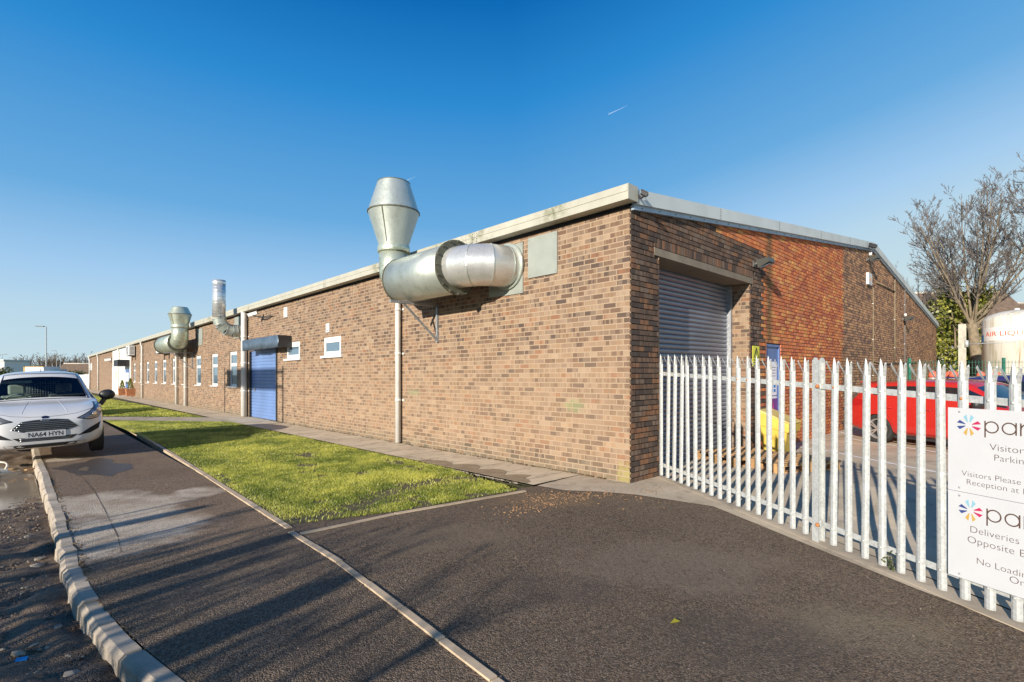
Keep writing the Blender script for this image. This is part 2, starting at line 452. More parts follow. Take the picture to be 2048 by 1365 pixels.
M = {}
PATCHES = []
for _u, _v, _s in ((165, 1010, .75), (270, 1010, .6), (235, 1062, .9), (140, 1090, .5), (395, 985, .35), (120, 920, .3)):
    _p = G(*gnd(_u, _v)); PATCHES.append((_p.x, _p.y, _s))
MUD = []
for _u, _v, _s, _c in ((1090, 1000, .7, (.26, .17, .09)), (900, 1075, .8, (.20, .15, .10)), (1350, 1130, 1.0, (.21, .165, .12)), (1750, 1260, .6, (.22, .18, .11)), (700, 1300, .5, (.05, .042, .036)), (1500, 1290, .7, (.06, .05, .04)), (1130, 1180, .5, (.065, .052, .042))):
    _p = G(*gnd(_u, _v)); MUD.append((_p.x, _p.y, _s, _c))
FR = [(0.0, (0.200, 0.122, 0.074)), (0.15, (0.140, 0.083, 0.052)), (0.28, (0.090, 0.058, 0.041)), (0.41, (0.265, 0.17, 0.10)),
      (0.53, (0.225, 0.108, 0.056)), (0.62, (0.070, 0.050, 0.040)), (0.74, (0.118, 0.073, 0.049)), (0.85, (0.215, 0.148, 0.102)), (0.94, (0.31, 0.225, 0.15))]
M['brick'] = brick_mat('brown_brick', FR, (0.38, 0.28, 0.185), wash=0.34, band=0.6)
M['brick_far'] = brick_mat('brown_brick_far', FR, (0.33, 0.24, 0.15), band=0.5)
M['mortar'] = plain('joint_shade_mortar', (0.06, 0.044, 0.034), 0.95, var=0.3, vs=8)  # the shade of the raked joints is put into this dark colour
M['conc'] = conc_mat('concrete_lintel', (0.25, 0.205, 0.15))
M['slab'] = conc_mat('paving_slabs', (0.58, 0.475, 0.335), joints=((0.62, 0.1), (0, 0)))
M['yard'] = conc_mat('yard_concrete', (0.55, 0.45, 0.315), joints=((3.4, 0.4), (4.0, 1.0)), sc=0.6)
M['apron'] = conc_mat('apron_concrete', (0.47, 0.385, 0.28))
M['edge'] = conc_mat('edging_concrete', (0.52, 0.40, 0.27))
M['kerb'] = conc_mat('kerb_concrete', (0.43, 0.36, 0.275), sc=2.0)
M['drive'] = tar_mat('dark_tarmac', (0.122, 0.090, 0.062), (0.46, 0.40, 0.31), sp=105.0, mud=MUD)
M['pave'] = tar_mat('old_footpath_tarmac', (0.172, 0.122, 0.080), (0.46, 0.40, 0.31), patches=(0.66, 0.56, 0.43), sp=105.0, where=PATCHES)
M['road'] = tar_mat('muddy_road', (0.115, 0.084, 0.058), (0.36, 0.30, 0.23), patches=(0.22, 0.17, 0.12), wet=0.15, sp=120.0)
M['soil'] = plain('soil', (0.10, 0.085, 0.035), 0.95, var=0.5, vs=9)
M['field'] = plain('far_ground', (0.12, 0.12, 0.06), 0.95, var=0.3, vs=0.05)
M['line'] = plain('white_line', (0.86, 0.84, 0.80), 0.7, var=0.15, vs=12)
M['gutter'] = plain('cream_gutter', (0.50, 0.465, 0.35), 0.5, var=0.10, vs=2.0)
M['gutter_moss'] = plain('mossy_gutter', (0.40, 0.39, 0.25), 0.6, var=0.4, vs=5.0)
M['fascia'] = plain('grey_fascia', (0.56, 0.59, 0.56), 0.42, var=0.08, vs=2.0)
M['flash'] = plain('flashing', (0.30, 0.38, 0.45), 0.4, 0.2, var=0.1)
def gutter_mat():
    t = NT('stained_cream_gutter'); uv = t.uv(); x, y, _ = t.sep(uv); p = t.pos()
    n = t.noise(p, 3.0, 5, 0.65)
    c = t.mix(t.ramp(n, [(0.3, 0.0), (0.7, 1.0)]), (0.37, 0.355, 0.285), (0.45, 0.435, 0.355))
    best = None
    for x0, w_ in ((3.05, .55), (4.1, .8), (6.4, .5), (1.2, .4), (20.5, .5), (25.0, .9)):
        d = t.math('ABSOLUTE', t.math('DIVIDE', t.math('SUBTRACT', x, x0), w_)); best = d if best is None else t.math('MINIMUM', best, d)
    f = t.math('MULTIPLY', t.ramp(best, [(0.0, 1.0), (1.0, 0.0)]), t.ramp(t.noise(p, 7.0, 5, 0.7), [(0.40, 0.0), (0.62, 0.9)]))
    return t.fin(t.mix(f, c, (0.13, 0.135, 0.06)), 0.5, 0, 0.4)
M['gutter'] = gutter_mat()
M['roof'] = plain('roof_sheet', (0.34, 0.35, 0.34), 0.6)
M['upvc'] = plain('white_upvc', (0.68, 0.67, 0.64), 0.35, var=0.05)
M['pipe'] = plain('cream_pipe', (0.62, 0.605, 0.565), 0.45, var=0.10, vs=3)
M['glass'] = glass_mat('window_glass', (0.10, 0.16, 0.21))
M['car_glass'] = glass_mat('car_glass', (0.72, 0.84, 0.82), 1.0, 0.02)
M['dark_glass'] = glass_mat('tinted_glass', (0.012, 0.016, 0.02))
M['white_panel'] = plain('white_cladding', (0.70, 0.69, 0.65), 0.5, var=0.05)
M['plate'] = plain('grey_blanking_plate', (0.29, 0.31, 0.27), 0.5, 0.1, var=0.10, vs=3)
M['duct'] = duct_mat('galvanised_duct', (0.52, 0.56, 0.50), 0.40)
M['duct_bright'] = duct_mat('bright_duct', (0.66, 0.655, 0.61), 0.28, 0.10)
M['duct_green'] = duct_mat('mossy_duct', (0.54, 0.58, 0.46), 0.38, 0.8)
M['spiral'] = duct_mat('spiral_duct', (0.72, 0.73, 0.71), 0.22, 0.15, ring=0.12)
M['seam'] = plain('dark_seam', (0.10, 0.10, 0.07), 0.6, 0.2, var=0.3)
M['galv'] = galv_mat('galvanised_steel')
M['angle'] = galv_mat('dull_angle_steel', (0.30, 0.31, 0.32), 0.5, 0.4)
M['rust'] = plain('rusty_bolt', (0.42, 0.16, 0.05), 0.8, var=0.4, vs=60)
M['shutter'] = plain('shutter_steel', (0.20, 0.22, 0.26), 0.38, 0.45, var=0.12, vs=1.5)
M['blue'] = plain('blue_shutter', (0.145, 0.235, 0.45), 0.42, 0.1, var=0.14, vs=1.2)
M['bluebox'] = plain('slate_blue_steel', (0.085, 0.12, 0.16), 0.42, 0.1, var=0.25, vs=3, bump=0.25, bs=5)
M['bluedoor'] = plain('blue_door', (0.085, 0.155, 0.34), 0.45, var=0.12)
M['purple'] = plain('purple_panel', (0.16, 0.05, 0.26), 0.5)
M['paper'] = plain('white_notice', (0.78, 0.78, 0.80), 0.5, var=0.04)
M['black'] = plain('black_plastic', (0.022, 0.022, 0.023), 0.5)
M['dark'] = plain('dark_void', (0.012, 0.012, 0.013), 0.9)
M['lampgrey'] = plain('floodlight_grey', (0.085, 0.085, 0.075), 0.5, 0.2)
M['yellow'] = plain('yellow_plastic', (0.62, 0.43, 0.07), 0.45, var=0.12, vs=3)
M['yellowlid'] = plain('faded_yellow_lid', (0.62, 0.46, 0.14), 0.5, var=0.2, vs=4)
M['signyel'] = plain('yellow_sign', (0.68, 0.66, 0.05), 0.5, var=0.05)
M['orange'] = plain('orange_print', (0.75, 0.30, 0.05), 0.5)
M['ink'] = plain('brown_ink', (0.09, 0.05, 0.035), 0.5, var=0.05)
M['sign'] = plain('white_sign', (0.52, 0.525, 0.53), 0.4, var=0.02)
for k, c in (('lblue', (0.22, 0.42, 0.50)), ('navy', (0.035, 0.06, 0.21)), ('pink', (0.45, 0.02, 0.09)), ('gold', (0.50, 0.31, 0.07)),
             ('redink', (0.72, 0.10, 0.03)), ('tankblue', (0.02, 0.22, 0.50)), ('greyink', (0.33, 0.38, 0.45))): M[k] = plain(k+'_print', c, 0.5, var=0.03)
M['wood'] = plain('pallet_wood', (0.46, 0.27, 0.12), 0.8, var=0.35, vs=5)
M['planter'] = plain('planter_wood', (0.42, 0.17, 0.07), 0.7, var=0.25, vs=6)
M['bark'] = plain('grey_bark', (0.21, 0.165, 0.105), 0.95, var=0.35, vs=5, bump=0.4, bs=30)
M['twig'] = plain('twig', (0.135, 0.112, 0.095), 0.95, var=0.25, vs=3)
M['fartwig'] = plain('far_twig', (0.15, 0.11, 0.075), 0.95, var=0.25, vs=0.4)
M['grass'] = leaf_mat('grass_blades', (0.18, 0.24, 0.022), (0.70, 0.68, 0.13), 0.45)
M['ivy'] = leaf_mat('ivy_leaves', (0.06, 0.085, 0.012), (0.50, 0.47, 0.08), 0.35)
M['topiary'] = leaf_mat('conifer_leaves', (0.10, 0.13, 0.01), (0.40, 0.36, 0.03), 0.3)
M['hedge'] = leaf_mat('hedge_leaves', (0.035, 0.05, 0.014), (0.13, 0.15, 0.05), 0.3)
M['stone'] = plain('pale_stone', (0.30, 0.25, 0.19), 0.9, var=0.4, vs=25)
M['gravel'] = plain('loose_gravel', (0.17, 0.125, 0.09), 0.95, var=0.5, vs=20)
M['tile'] = plain('brown_roof_tile', (0.155, 0.105, 0.070), 0.9, var=0.35, vs=3.0)
M['render'] = plain('cream_render', (0.55, 0.50, 0.42), 0.85)
M['pole'] = plain('lamp_column', (0.42, 0.42, 0.37), 0.5, 0.2, var=0.1)
M['tank'] = None
M['weathered'] = plain('weathered_steel', (0.40, 0.375, 0.30), 0.7, 0.1, var=0.25, vs=5)
M['tyre'] = plain('tyre_rubber', (0.022, 0.021, 0.020), 0.85, var=0.3)
M['alloy'] = plain('alloy_rim', (0.52, 0.51, 0.49), 0.35, 0.7)
M['chrome'] = plain('chrome_bar', (0.66, 0.66, 0.65), 0.2, 0.9, var=0.03)
M['white_paint'] = paint_mat('white_car_paint', (0.62, 0.615, 0.60), 0.22, 0.5, (0.36, 0.31, 0.24))
M['red_paint'] = paint_mat('red_car_paint', (0.42, 0.020, 0.016), 0.2, 0.05)
M['blue_paint'] = paint_mat('dark_blue_car_paint', (0.03, 0.028, 0.115), 0.18, 0.05)
M['silver_paint'] = paint_mat('silver_car_paint', (0.45, 0.46, 0.47), 0.25, 0.2)
M['lens'] = glass_mat('clear_lens', (0.62, 0.62, 0.58), 1.0, 0.05)
M['lamp_in'] = plain('lamp_reflector', (0.30, 0.29, 0.27), 0.25, 0.6, var=0.4, vs=18)
M['redlens'] = plain('red_lens', (0.35, 0.01, 0.012), 0.15, coat=0.5)
M['seatgrey'] = plain('pale_seat', (0.36, 0.36, 0.31), 0.9, var=0.15)
M['dash'] = plain('dashboard', (0.12, 0.125, 0.115), 0.7, var=0.4, vs=9)
M['litter'] = plain('bark_bits', (0.26, 0.15, 0.075), 0.95, var=0.6, vs=30)
M['badge'] = plain('badge_blue', (0.012, 0.018, 0.05), 0.3)
M['cloud'] = plain('ice_trail', (0.9, 0.9, 0.9), 1.0)
M['green_fence'] = plain('green_mesh_wire', (0.03, 0.16, 0.11), 0.5)
M['redcap'] = plain('red_cap', (0.62, 0.14, 0.08), 0.5, var=0.2)
M['bottle'] = plain('bottle_grey', (0.42, 0.38, 0.33), 0.5, 0.3, var=0.3, vs=8)
M['green_card'] = plain('green_card', (0.02, 0.45, 0.18), 0.6)
M['debris'] = plain('cream_debris', (0.62, 0.55, 0.45), 0.6, var=0.3)
M['moss_line'] = plain('moss_litter', (0.13, 0.085, 0.04), 0.95, var=0.5, vs=20)
# ------------------------------------------------------------------ ground
def sheet(name, poly, dz, mat, kind='structure', skirt=0.0, fine=False):
    bm = bmesh.new()
    vs = [bm.verts.new((s, r, 0)) for s, r in poly]; bm.faces.new(vs)
    for co, no in [((c, 0, 0), (1, 0, 0)) for c in (-5, 0, 110) + ((-4.5, -4, -3.5, -3, -2.5, -2, -1.5, -1, -.5) if fine else ())] + [((0, c, 0), (0, 1, 0)) for c in (-5.7, 0, 8) + ((.7, 1, 1.3, 1.6, 1.9, 2.2) if fine else ())]:
        bmesh.ops.bisect_plane(bm, geom=bm.verts[:]+bm.edges[:]+bm.faces[:], plane_co=co, plane_no=no)
    bmesh.ops.triangulate(bm, faces=bm.faces[:])
    mb = MB(); ids = {}
    for v in bm.verts: ids[v] = mb.vert(G(v.co.x, v.co.y, dz))
    for f in bm.faces: mb.idx([ids[v] for v in f.verts], [(v.co.x, v.co.y) for v in f.verts])
    if skirt:
        n = len(poly)
        for i in range(n):
            p, q = poly[i], poly[(i+1) % n]
            mb.face([G(*p, dz), G(*q, dz), G(*q, dz-skirt), G(*p, dz-skirt)], [(p[0], 0), (q[0], 0), (q[0], skirt), (p[0], skirt)])
    bm.free()
    o = mb.build(name, mat, fix=False)
    return tag(o, kind=kind)

_k = [gnd(u, v) for u, v in ((373, 1365), (305.6, 1313.5), (256, 1271), (199, 1210.5), (167, 1153.6), (142, 1072), (117, 1001), (81.7, 912))]
print('KERB', [(round(a, 2), round(b, 2)) for a, b in _k])
KERB = [(-30, _k[0][1]+1.2), (-7, _k[0][1]+.35)] + _k + [(15, _k[-1][1]-.03), (40, _k[-1][1]-.05), (112, _k[-1][1]-.05)]   # inner (pavement side) line of the kerb
_kx = [-30, -12, -5, -3, -1.8] + [k[0] for k in _k] + [14, 40, 112]
_ky = [-3.9, -4.3, -4.75, -4.98, -5.17] + [k[1] for k in _k] + [-5.69, -5.7, -5.7]
def kerb_r(s):               # the surveyed line of the kerb, lightly smoothed
    return float(sum(np.interp(s+d, _kx, _ky) for d in (-.3, -.15, 0, .15, .3))/5)
KERB = [(s, kerb_r(s)) for s in [-30, -12, -7, -5] + [-4+.4*i for i in range(40)] + [14, 20, 40, 112]]
sheet('ground', [(-700, -700), (900, -700), (900, 900), (-700, 900)], -0.22, M['field'])
sheet('driveway', [(-30, kerb_r(-30))] + [(s, r) for s, r in KERB if -8 < s < 0.9] + [(1.0, kerb_r(1.0)), (1.15, -4.6), (1.6, -4.02), (0.8, -1.0), (0.8, 0.0), (0.25, 0.30), (-0.85, 0.6), (-4.5, -1.4), (-30, -1.6)], 0.005, M['drive'])
sheet('pavement', [(s, r-0.0) for s, r in KERB] + [(112, -3.98), (-30, -3.98)], 0.0, M['pave'])
ROADK = -0.115
# the muddy road: a rough, worn surface close by, a plain sheet beyond
def road_patch():
    mb = MB(); s0, s1, r0, r1 = -4.0, 14.0, -9.5, -5.2; ds = 0.055
    ns, nr = int((s1-s0)/ds), int((r1-r0)/ds)
    from mathutils import noise as nz
    for i in range(ns+1):
        for j in range(nr+1):
            s, r = s0+i*ds, r0+j*ds
            e = math.exp(-((kerb_r(s)-0.25-r)/0.5)**2)
            h = 0.040*nz.fractal(Vector((s*1.3, r*1.3, 0.0)), 1.0, 2.0, 5) + 0.014*nz.noise(Vector((s*9, r*9, 3.0)))
            h += 0.050*e*nz.fractal(Vector((s*4, r*4, 7.0)), 1.0, 2.0, 4) + 0.02*e
            q = ((s-7.0)/2.9)**2 + ((r+6.75)/1.25)**2
            h = h*clamp(q, .25, 1) - 0.075*clamp(1.25-q, 0, 1)   # the puddled dip
            mb.vert(G(s, r, ROADK + h))
    for i in range(ns):
        for j in range(nr):
            a = i*(nr+1)+j; mb.idx([a, a+nr+1, a+nr+2, a+1], None, 0, True)
    return tag(mb.build('road', M['road'], fix=False), kind='structure')
road_patch()
sheet('road_beyond', [(-60, -13.2), (125, -13.2), (125, -5.3), (14.0, -5.3), (14.0, -9.5), (-4, -9.5), (-4, -5.0), (-60, -4.0)], ROADK-0.02, M['road'])
# standing water in the dip, brown and shiny
def water_mat():
    t = NT('muddy_water'); p = t.pos()
    n = t.noise(p, 1.3, 3)
    t.bump(t.noise(p, 5.0, 2), 0.06, 0.01)
    return t.fin(t.mix(n, (0.16, 0.125, 0.085), (0.34, 0.275, 0.19)), 0.10, 0, 0.7)
M['water'] = water_mat()
pp = []
for k in range(48):
    a = 2*math.pi*k/48; q = 1 + 0.12*math.sin(3*a+1) + 0.08*math.sin(5*a) + rng.uniform(-.04, .04)
    pp.append((7.0+2.9*q*math.cos(a), -6.75+1.2*q*math.sin(a)))
pp = [(a_, min(b_, kerb_r(a_)-.125)) for a_, b_ in pp]
sheet('puddle', pp, ROADK-0.022, M['water'])

# kerb stones: bevelled, worn, slightly out of line, one broken
mb = MB(); s = -9.0; i = 0
while s < 60:
    L = (0.86 if s < -1 or s > 5 else 0.455) if s < 20 else 3.0
    if 1.55 < s < 2.7: L = 0.28
    r0 = kerb_r(s); r1 = kerb_r(s+L-0.012)
    j = rng.uniform(-0.009, 0.009); up = 0.004 + rng.uniform(-0.006, 0.007); yw = rng.uniform(-.014, .014) + (-0.035 if 1.5 < s < 1.9 else 0)
    wd = 0.15 if s > -7 else 0.14
    NS = 5 if s < 14 else 1
    prof = [(0, -0.2), (0, up), (-0.075, up), (-0.078, up-.0005), (-0.103, up-0.024), (-0.106, up-.028), (-0.118, -0.25)]
    rings = []
    for q in range(NS+1):
        f = q/NS; ss = s + (L-0.024)*f
        w = 0.0012
        rings.append([mb.vert(G(ss, kerb_r(ss) + x + j + yw*(f-.5) + rng.uniform(-w, w), z + rng.uniform(-w, w))) for x, z in prof])
    for a, b in zip(rings, rings[1:]):
        for k in range(len(prof)-1): mb.idx([a[k], a[k+1], b[k+1], b[k]], [(k*.1, s), (k*.1+.1, s), (k*.1+.1, s+L), (k*.1, s+L)], 0, True)
    mb.idx(rings[0][::-1]); mb.idx(rings[-1])
    s += L; i += 1
kerb = tag(mb.build('kerb', M['kerb']), kind='structure')
bv = kerb.modifiers.new('e', 'EDGE_SPLIT'); bv.split_angle = R(18)

# narrow concrete edging: along the back of the footpath and round the lawns
def edging(pts, w, dz, mb, L=0.9, jig=0.006):
    ex = []
    for (p, q) in zip(pts, pts[1:]):
        ex.append(tuple(p))
        if (p[0]-0.0)*(q[0]-0.0) < 0: f = p[0]/(p[0]-q[0]); ex.append((0.0, p[1]+(q[1]-p[1])*f))
    pts = ex + [tuple(pts[-1])]
    for (p, q) in zip(pts, pts[1:]):
        p, q = Vector(p), Vector(q); d = q-p; n = max(1, int(d.length/L)); nn = Vector((-d.y, d.x)).normalized()*w/2
        for k in range(n):
            a = p + d*(k/n) + nn*rng.uniform(-jig*6, jig*6)/w*0.1; b = p + d*((k+1)/n - 0.012/d.length)
            zz = dz + rng.uniform(-jig, jig)*0.5
            def fn(x, y, z, a=a, b=b): c = a + (b-a)*x + nn*y; return G(c.x, c.y, z)
            mb.hexa(fn, (0, 1), (-1, 1), (-0.1, zz))
ed = MB()
edging([gnd(582, 1066), gnd(990, 1365), (-6.5, -4.35), (-14, -4.4)], 0.052, 0.016, ed, .45, .010)
edging([gnd(578, 1058), gnd(420, 957), gnd(330, 900), gnd(246, 848)], 0.06, 0.014, ed)
edging([gnd(602, 1070), gnd(790, 1030), gnd(1052, 984)], 0.05, 0.016, ed)
edging([(19.5, -3.95), (60, -3.95)], 0.06, 0.02, ed)
tag(ed.build('edging', M['edge']), kind='structure')
# white painted end of the edging strip and worn paving beside the wall
sheet('path', [(0.85, -1.02), (0.85, -0.012), (75, -0.012), (75, -1.15), (3.0, -1.02)], 0.014, M['slab'])
sheet('crossing_path', [(14.2, -1.05), (16.9, -1.05), (20.6, -3.95), (18.4, -3.95)], 0.012, M['apron'])
sheet('apron', [(0.8, -1.0), (0.85, -0.01), (0.0, -0.01), (0.0, 0.72), (-0.35, 0.72), (-4.1, -1.06), (-4.45, -1.36), (-3.2, -0.98), (-1.2, -0.13), (-0.35, -0.45), (0.35, -0.95)], 0.010, M['apron'])
# darker outer margin of the slabs with a scalloped edge
dm = NT('dark_slab_margin'); _c = dm.noise(dm.pos(), 5.0, 5, 0.65); dm = dm.fin(dm.mix(_c, (0.13, 0.09, 0.05), (0.42, 0.33, 0.22)), 0.7, 0, 0.3)
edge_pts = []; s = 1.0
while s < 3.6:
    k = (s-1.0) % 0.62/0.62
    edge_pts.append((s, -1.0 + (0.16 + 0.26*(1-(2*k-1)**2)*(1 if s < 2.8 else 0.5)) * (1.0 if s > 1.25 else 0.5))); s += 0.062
sheet('path_margin', [(1.0, -1.015)] + edge_pts + [(3.6, -1.01)], 0.0185, dm)
# dirt caught in the joint between wall and slabs
mb = MB()
for k in range(420):
    s = 0.4 + 14*rng.random()**1.4; r = -0.015 - abs(rng.gauss(0, 0.02)); q = rng.uniform(0.006, 0.022)
    c = G(s, r, 0.018); M3 = Matrix.Rotation(rng.uniform(0, 6), 3, 'Z') @ Matrix.Rotation(rng.uniform(-.5, .5), 3, 'X')
    mb.box(c, (q*2.2, q, q*0.7), M3)
tag(mb.build('leaf_litter', M['moss_line']), 'dry brown litter caught along the foot of the brick wall', 'litter', kind='stuff')

# long crack and a patch seam in the footpath
m = MB(); path_ = [gnd(*q) for q in ((160, 950), (190, 985), (205, 1012), (222, 1046), (236, 1075), (242, 1105))]
for (p, q) in zip(path_, path_[1:]):
    for k in range(4):
        a = Vector(p).lerp(Vector(q), k/4); b = Vector(p).lerp(Vector(q), (k+1)/4); w_ = rng.uniform(.0015, .0045); o_ = rng.uniform(-.002, .002)
        m.face([G(a.x, a.y-w_+o_, .0025), G(b.x, b.y-w_, .0025), G(b.x, b.y+w_, .0025), G(a.x, a.y+w_+o_, .0025)])
tag(m.build('pavement_crack', M['moss_line'], fix=False), kind='structure')
# damp, darker stretch of footpath in front of the car
M['damp'] = tar_mat('damp_tarmac', (0.075, 0.056, 0.040), (0.2, 0.17, 0.13), wet=0.5, sp=110.0)
c_ = gnd(190, 935); sheet('wet_patch', [(c_[0]+1.0*math.cos(t_)*(1+.2*math.sin(3*t_)+.08*math.sin(7*t_)), c_[1]+.42*math.sin(t_)*(1+.25*math.sin(4*t_)+.1*math.sin(9*t_))) for t_ in [i*math.pi/24 for i in range(48)]], .002, M['damp'])
c_ = gnd(168, 939)
sheet('puddle', [(c_[0]+.22*math.cos(t_)*(1+.3*math.sin(3*t_)), c_[1]+.07*math.sin(t_)*(1+.3*math.sin(2*t_))) for t_ in [i*math.pi/14 for i in range(28)]], .0035, M['water'])
# lawns
LAWN1 = [gnd(578, 1052), gnd(330, 896), gnd(236, 845), (16.2, -1.12), (13.0, -1.10), (2.6, -1.10), gnd(1036, 982), gnd(800, 1024)]
LAWN1[2] = (18.2, -3.9); LAWN1[3] = (14.4, -1.1)
LAWN2 = [(21.0, -3.92), (60, -3.92), (60, -1.9), (40, -1.7), (26, -1.35), (17.0, -1.2)]
sheet('lawn_soil', LAWN1, 0.008, M['soil']); sheet('lawn_soil', LAWN2, 0.008, M['soil'])
def inside(p, poly):
    x, y = p; c = False; n = len(poly)
    for i in range(n):
        x1, y1 = poly[i]; x2, y2 = poly[(i+1) % n]
        if (y1 > y) != (y2 > y) and x < (x2-x1)*(y-y1)/(y2-y1)+x1: c = not c
    return c
from mathutils import noise as nz
def grass(poly, dens, h, w, label):
    V, F, T = [], [], []
    ss = [p[0] for p in poly]; rr = [p[1] for p in poly]
    s0, s1, r0, r1 = min(ss), max(ss), min(rr), max(rr)
    n = int((s1-s0)*(r1-r0)*dens(0.5*(s0+s1))) * 2
    bins = np.linspace(s0, s1, 60)
    for a, b in zip(bins, bins[1:]):
        m = int((b-a)*(r1-r0)*dens(a))
        for _ in range(m):
            s, r = rng.uniform(a, b), rng.uniform(r0, r1)
            if not inside((s, r), poly): continue
            cl = nz.fractal(Vector((s*0.9, r*0.9, 2.0)), 1, 2, 3); c2 = nz.noise(Vector((s*6, r*6, 5.0)))
            bare = 0.0
            if s < 3.2: bare = max(0, 1.1-abs((s-1.55-.12*(r+3.9))-0.25*math.sin(r*2.2))/0.42) * (0.75+0.7*c2)
            wn_ = nz.fractal(Vector((s*1.7, r*1.7, 9.0)), 1, 2, 4)
            bare = max(bare, clamp((wn_-.38)*3.2, 0, .8) if s < 7 else 0)
            if rng.random() < min(.97, bare*1.3): continue
            edge = max(0, 1-(r+3.95)/0.22)
            if rng.random() < edge*0.6: continue
            sc = (1 + 0.35*cl + 0.25*c2) * rng.uniform(0.6, 1.25); hh = h*sc; ww = w*rng.uniform(0.7, 1.3)*(1+0.02*s)
            p = G(s, r, 0.008); an = rng.uniform(0, 6.283); dx, dy = math.cos(an)*ww, math.sin(an)*ww
            lx, ly = rng.gauss(0, 0.55)*hh, rng.gauss(0, 0.55)*hh
            i = len(V)
            V += [(p.x-dx, p.y-dy, p.z), (p.x+dx, p.y+dy, p.z), (p.x+lx*.4+dx*.7, p.y+ly*.4+dy*.7, p.z+hh*.6), (p.x+lx*.4-dx*.7, p.y+ly*.4-dy*.7, p.z+hh*.6), (p.x+lx, p.y+ly, p.z+hh)]
            F += [(i, i+1, i+2, i+3), (i+3, i+2, i+4)]
            t = clamp(0.46 + 0.85*cl + 0.5*c2 + rng.gauss(0, 0.2) + 0.35*edge + 0.4*bare, 0.001, 1); T += [t, t]
    me = bpy.data.meshes.new('grass'); me.from_pydata(V, [], F); me.materials.append(M['grass'])
    at = me.attributes.new('tint', 'FLOAT', 'FACE'); at.data.foreach_set('value', np.array(T, dtype=np.float32))
    o = bpy.data.objects.new('grass', me); COL.objects.link(o)
    return tag(o, label, 'grass', kind='stuff')
grass(LAWN1, lambda s: 8500 if s < 5 else (4600 if s < 9 else 2400), 0.028, 0.0029, 'short yellow green lawn between the brick wall and the footpath')
grass(LAWN2, lambda s: 700 if s < 30 else 320, 0.040, 0.008, 'farther strip of lawn beside the windows beyond the crossing path')

# loose stones in the gutter and on the tarmac
def pebble(mb, c, q, seed, flat=0.6, mi=0):
    bm = bmesh.new(); bmesh.ops.create_icosphere(bm, subdivisions=1, radius=1.0)
    rr = random.Random(seed); M3 = Matrix.Rotation(rr.uniform(0, 6), 3, 'Z')
    sx, sy = rr.uniform(0.7, 1.4), rr.uniform(0.6, 1.0); ids = {}
    for v in bm.verts:
        k = 1 + 0.35*nz.noise(v.co*1.3 + Vector((seed, 0, 0)))
        ids[v] = mb.vert(Vector(c) + M3 @ Vector((v.co.x*sx*q*k, v.co.y*sy*q*k, v.co.z*flat*q*k + q*flat*0.6)))
    for f in bm.faces: mb.idx([ids[v] for v in f.verts], None, mi)
    bm.free()
mb = MB(); mp = MB()
for k in range(3800):
    s = rng.uniform(-3.5, 6.5); d = abs(rng.gauss(0.05, 0.45)) if k < 2700 else rng.uniform(0, 3.0); r = kerb_r(s)-0.18-d
    if ((s-7.0)/2.9)**2 + ((r+6.75)/1.25)**2 < .8: continue
    pebble(mb if rng.random() < 0.86 else mp, G(s, r, ROADK+0.012), abs(rng.gauss(0.004, 0.006))+0.003, k)
tag(mb.build('gravel', M['gravel'], fix=False), 'brown road grit washed up against the kerb', 'gravel', kind='stuff')
for k in range(420):
    s, r = rng.uniform(-4, 5), rng.uniform(-5.3, 0); 
    if r > -4.0 and s > 1.1: continue
    if r > -0.4 - 0.25*max(0, -s) and s < -0.2 and r > -0.9: continue
    pebble(mp, G(s, r, 0.004), rng.uniform(0.0015, 0.006), k+5000)
dk = MB()
for k in range(900):      # grit and moss along the back of the kerb and beside the lawn edging
    s = rng.uniform(-1.5, 9); a_ = rng.random() < .6; r = kerb_r(s)+abs(rng.gauss(0, .025)) if a_ else -4.05+.03*max(0, s-1.2)-abs(rng.gauss(0, .03))
    if not a_ and s < 1.3: continue
    pebble(dk, G(s, r, 0.0), rng.uniform(.004, .012), k+20000, .5)
tag(dk.build('grit', M['moss_line'], fix=False), 'dark grit and moss lying along the kerb back and lawn edging', 'grit', kind='stuff')
for k in range(260):
    s = 1.05 + 2.3*rng.random(); pebble(mp, G(s, -1.08 - abs(rng.gauss(0, 0.03)), 0.01), rng.uniform(0.006, 0.015), k+9000)
tag(mp.build('loose_chippings', M['stone'], fix=False), 'pale stone chippings scattered over kerb, tarmac and path edge', 'gravel', kind='stuff')
big = [(56, 1015+40, .045, 'flat pale stone in the road gutter close to the puddle'), (75, 1110, .05, 'rounded dusty stone in the gutter mud next to the broken kerb'), (112, 1160, .055, 'dark slab of broken kerb lying against the kerb face'),
       (120, 1225, .04, 'pale angular stone close under the curved kerb'), (145, 1315, .05, 'whitish flat stone alone on the dark road mud'), (137, 1280, .032, 'small buff stone between the kerb and a blue scrap'),
       (38, 1275, .04, 'buff stone half sunk in the road beside the frame edge'), (68, 1258, .028, 'small pale chip among the shadows on the road'), (85, 1095, .038, 'reddish stone in the gutter above the broken kerb'), (115, 1345, .04, 'grey flat stone nearest the bottom of the road')]
for k, (u, v, q, lb) in enumerate(big):
    m = MB(); s, r = gnd(u, v); r = min(r, kerb_r(s)-0.22); pebble(m, G(s, r, ROADK+0.01), q, 77+k, 0.45)
    tag(m.build('stone', M['stone'] if k != 2 else M['kerb'], fix=False), lb, 'stone', 'loose stones in the road gutter')
m = MB(); s, r = gnd(160, 1258); m.box(G(s, r-0.25, ROADK+0.03), (0.05, 0.03, 0.008), Matrix.Rotation(0.5, 3, 'Z') @ Matrix.Rotation(0.3, 3, 'X'))
tag(m.build('plastic_scrap', M['tankblue']), 'tiny blue plastic scrap on the muddy road', 'litter')
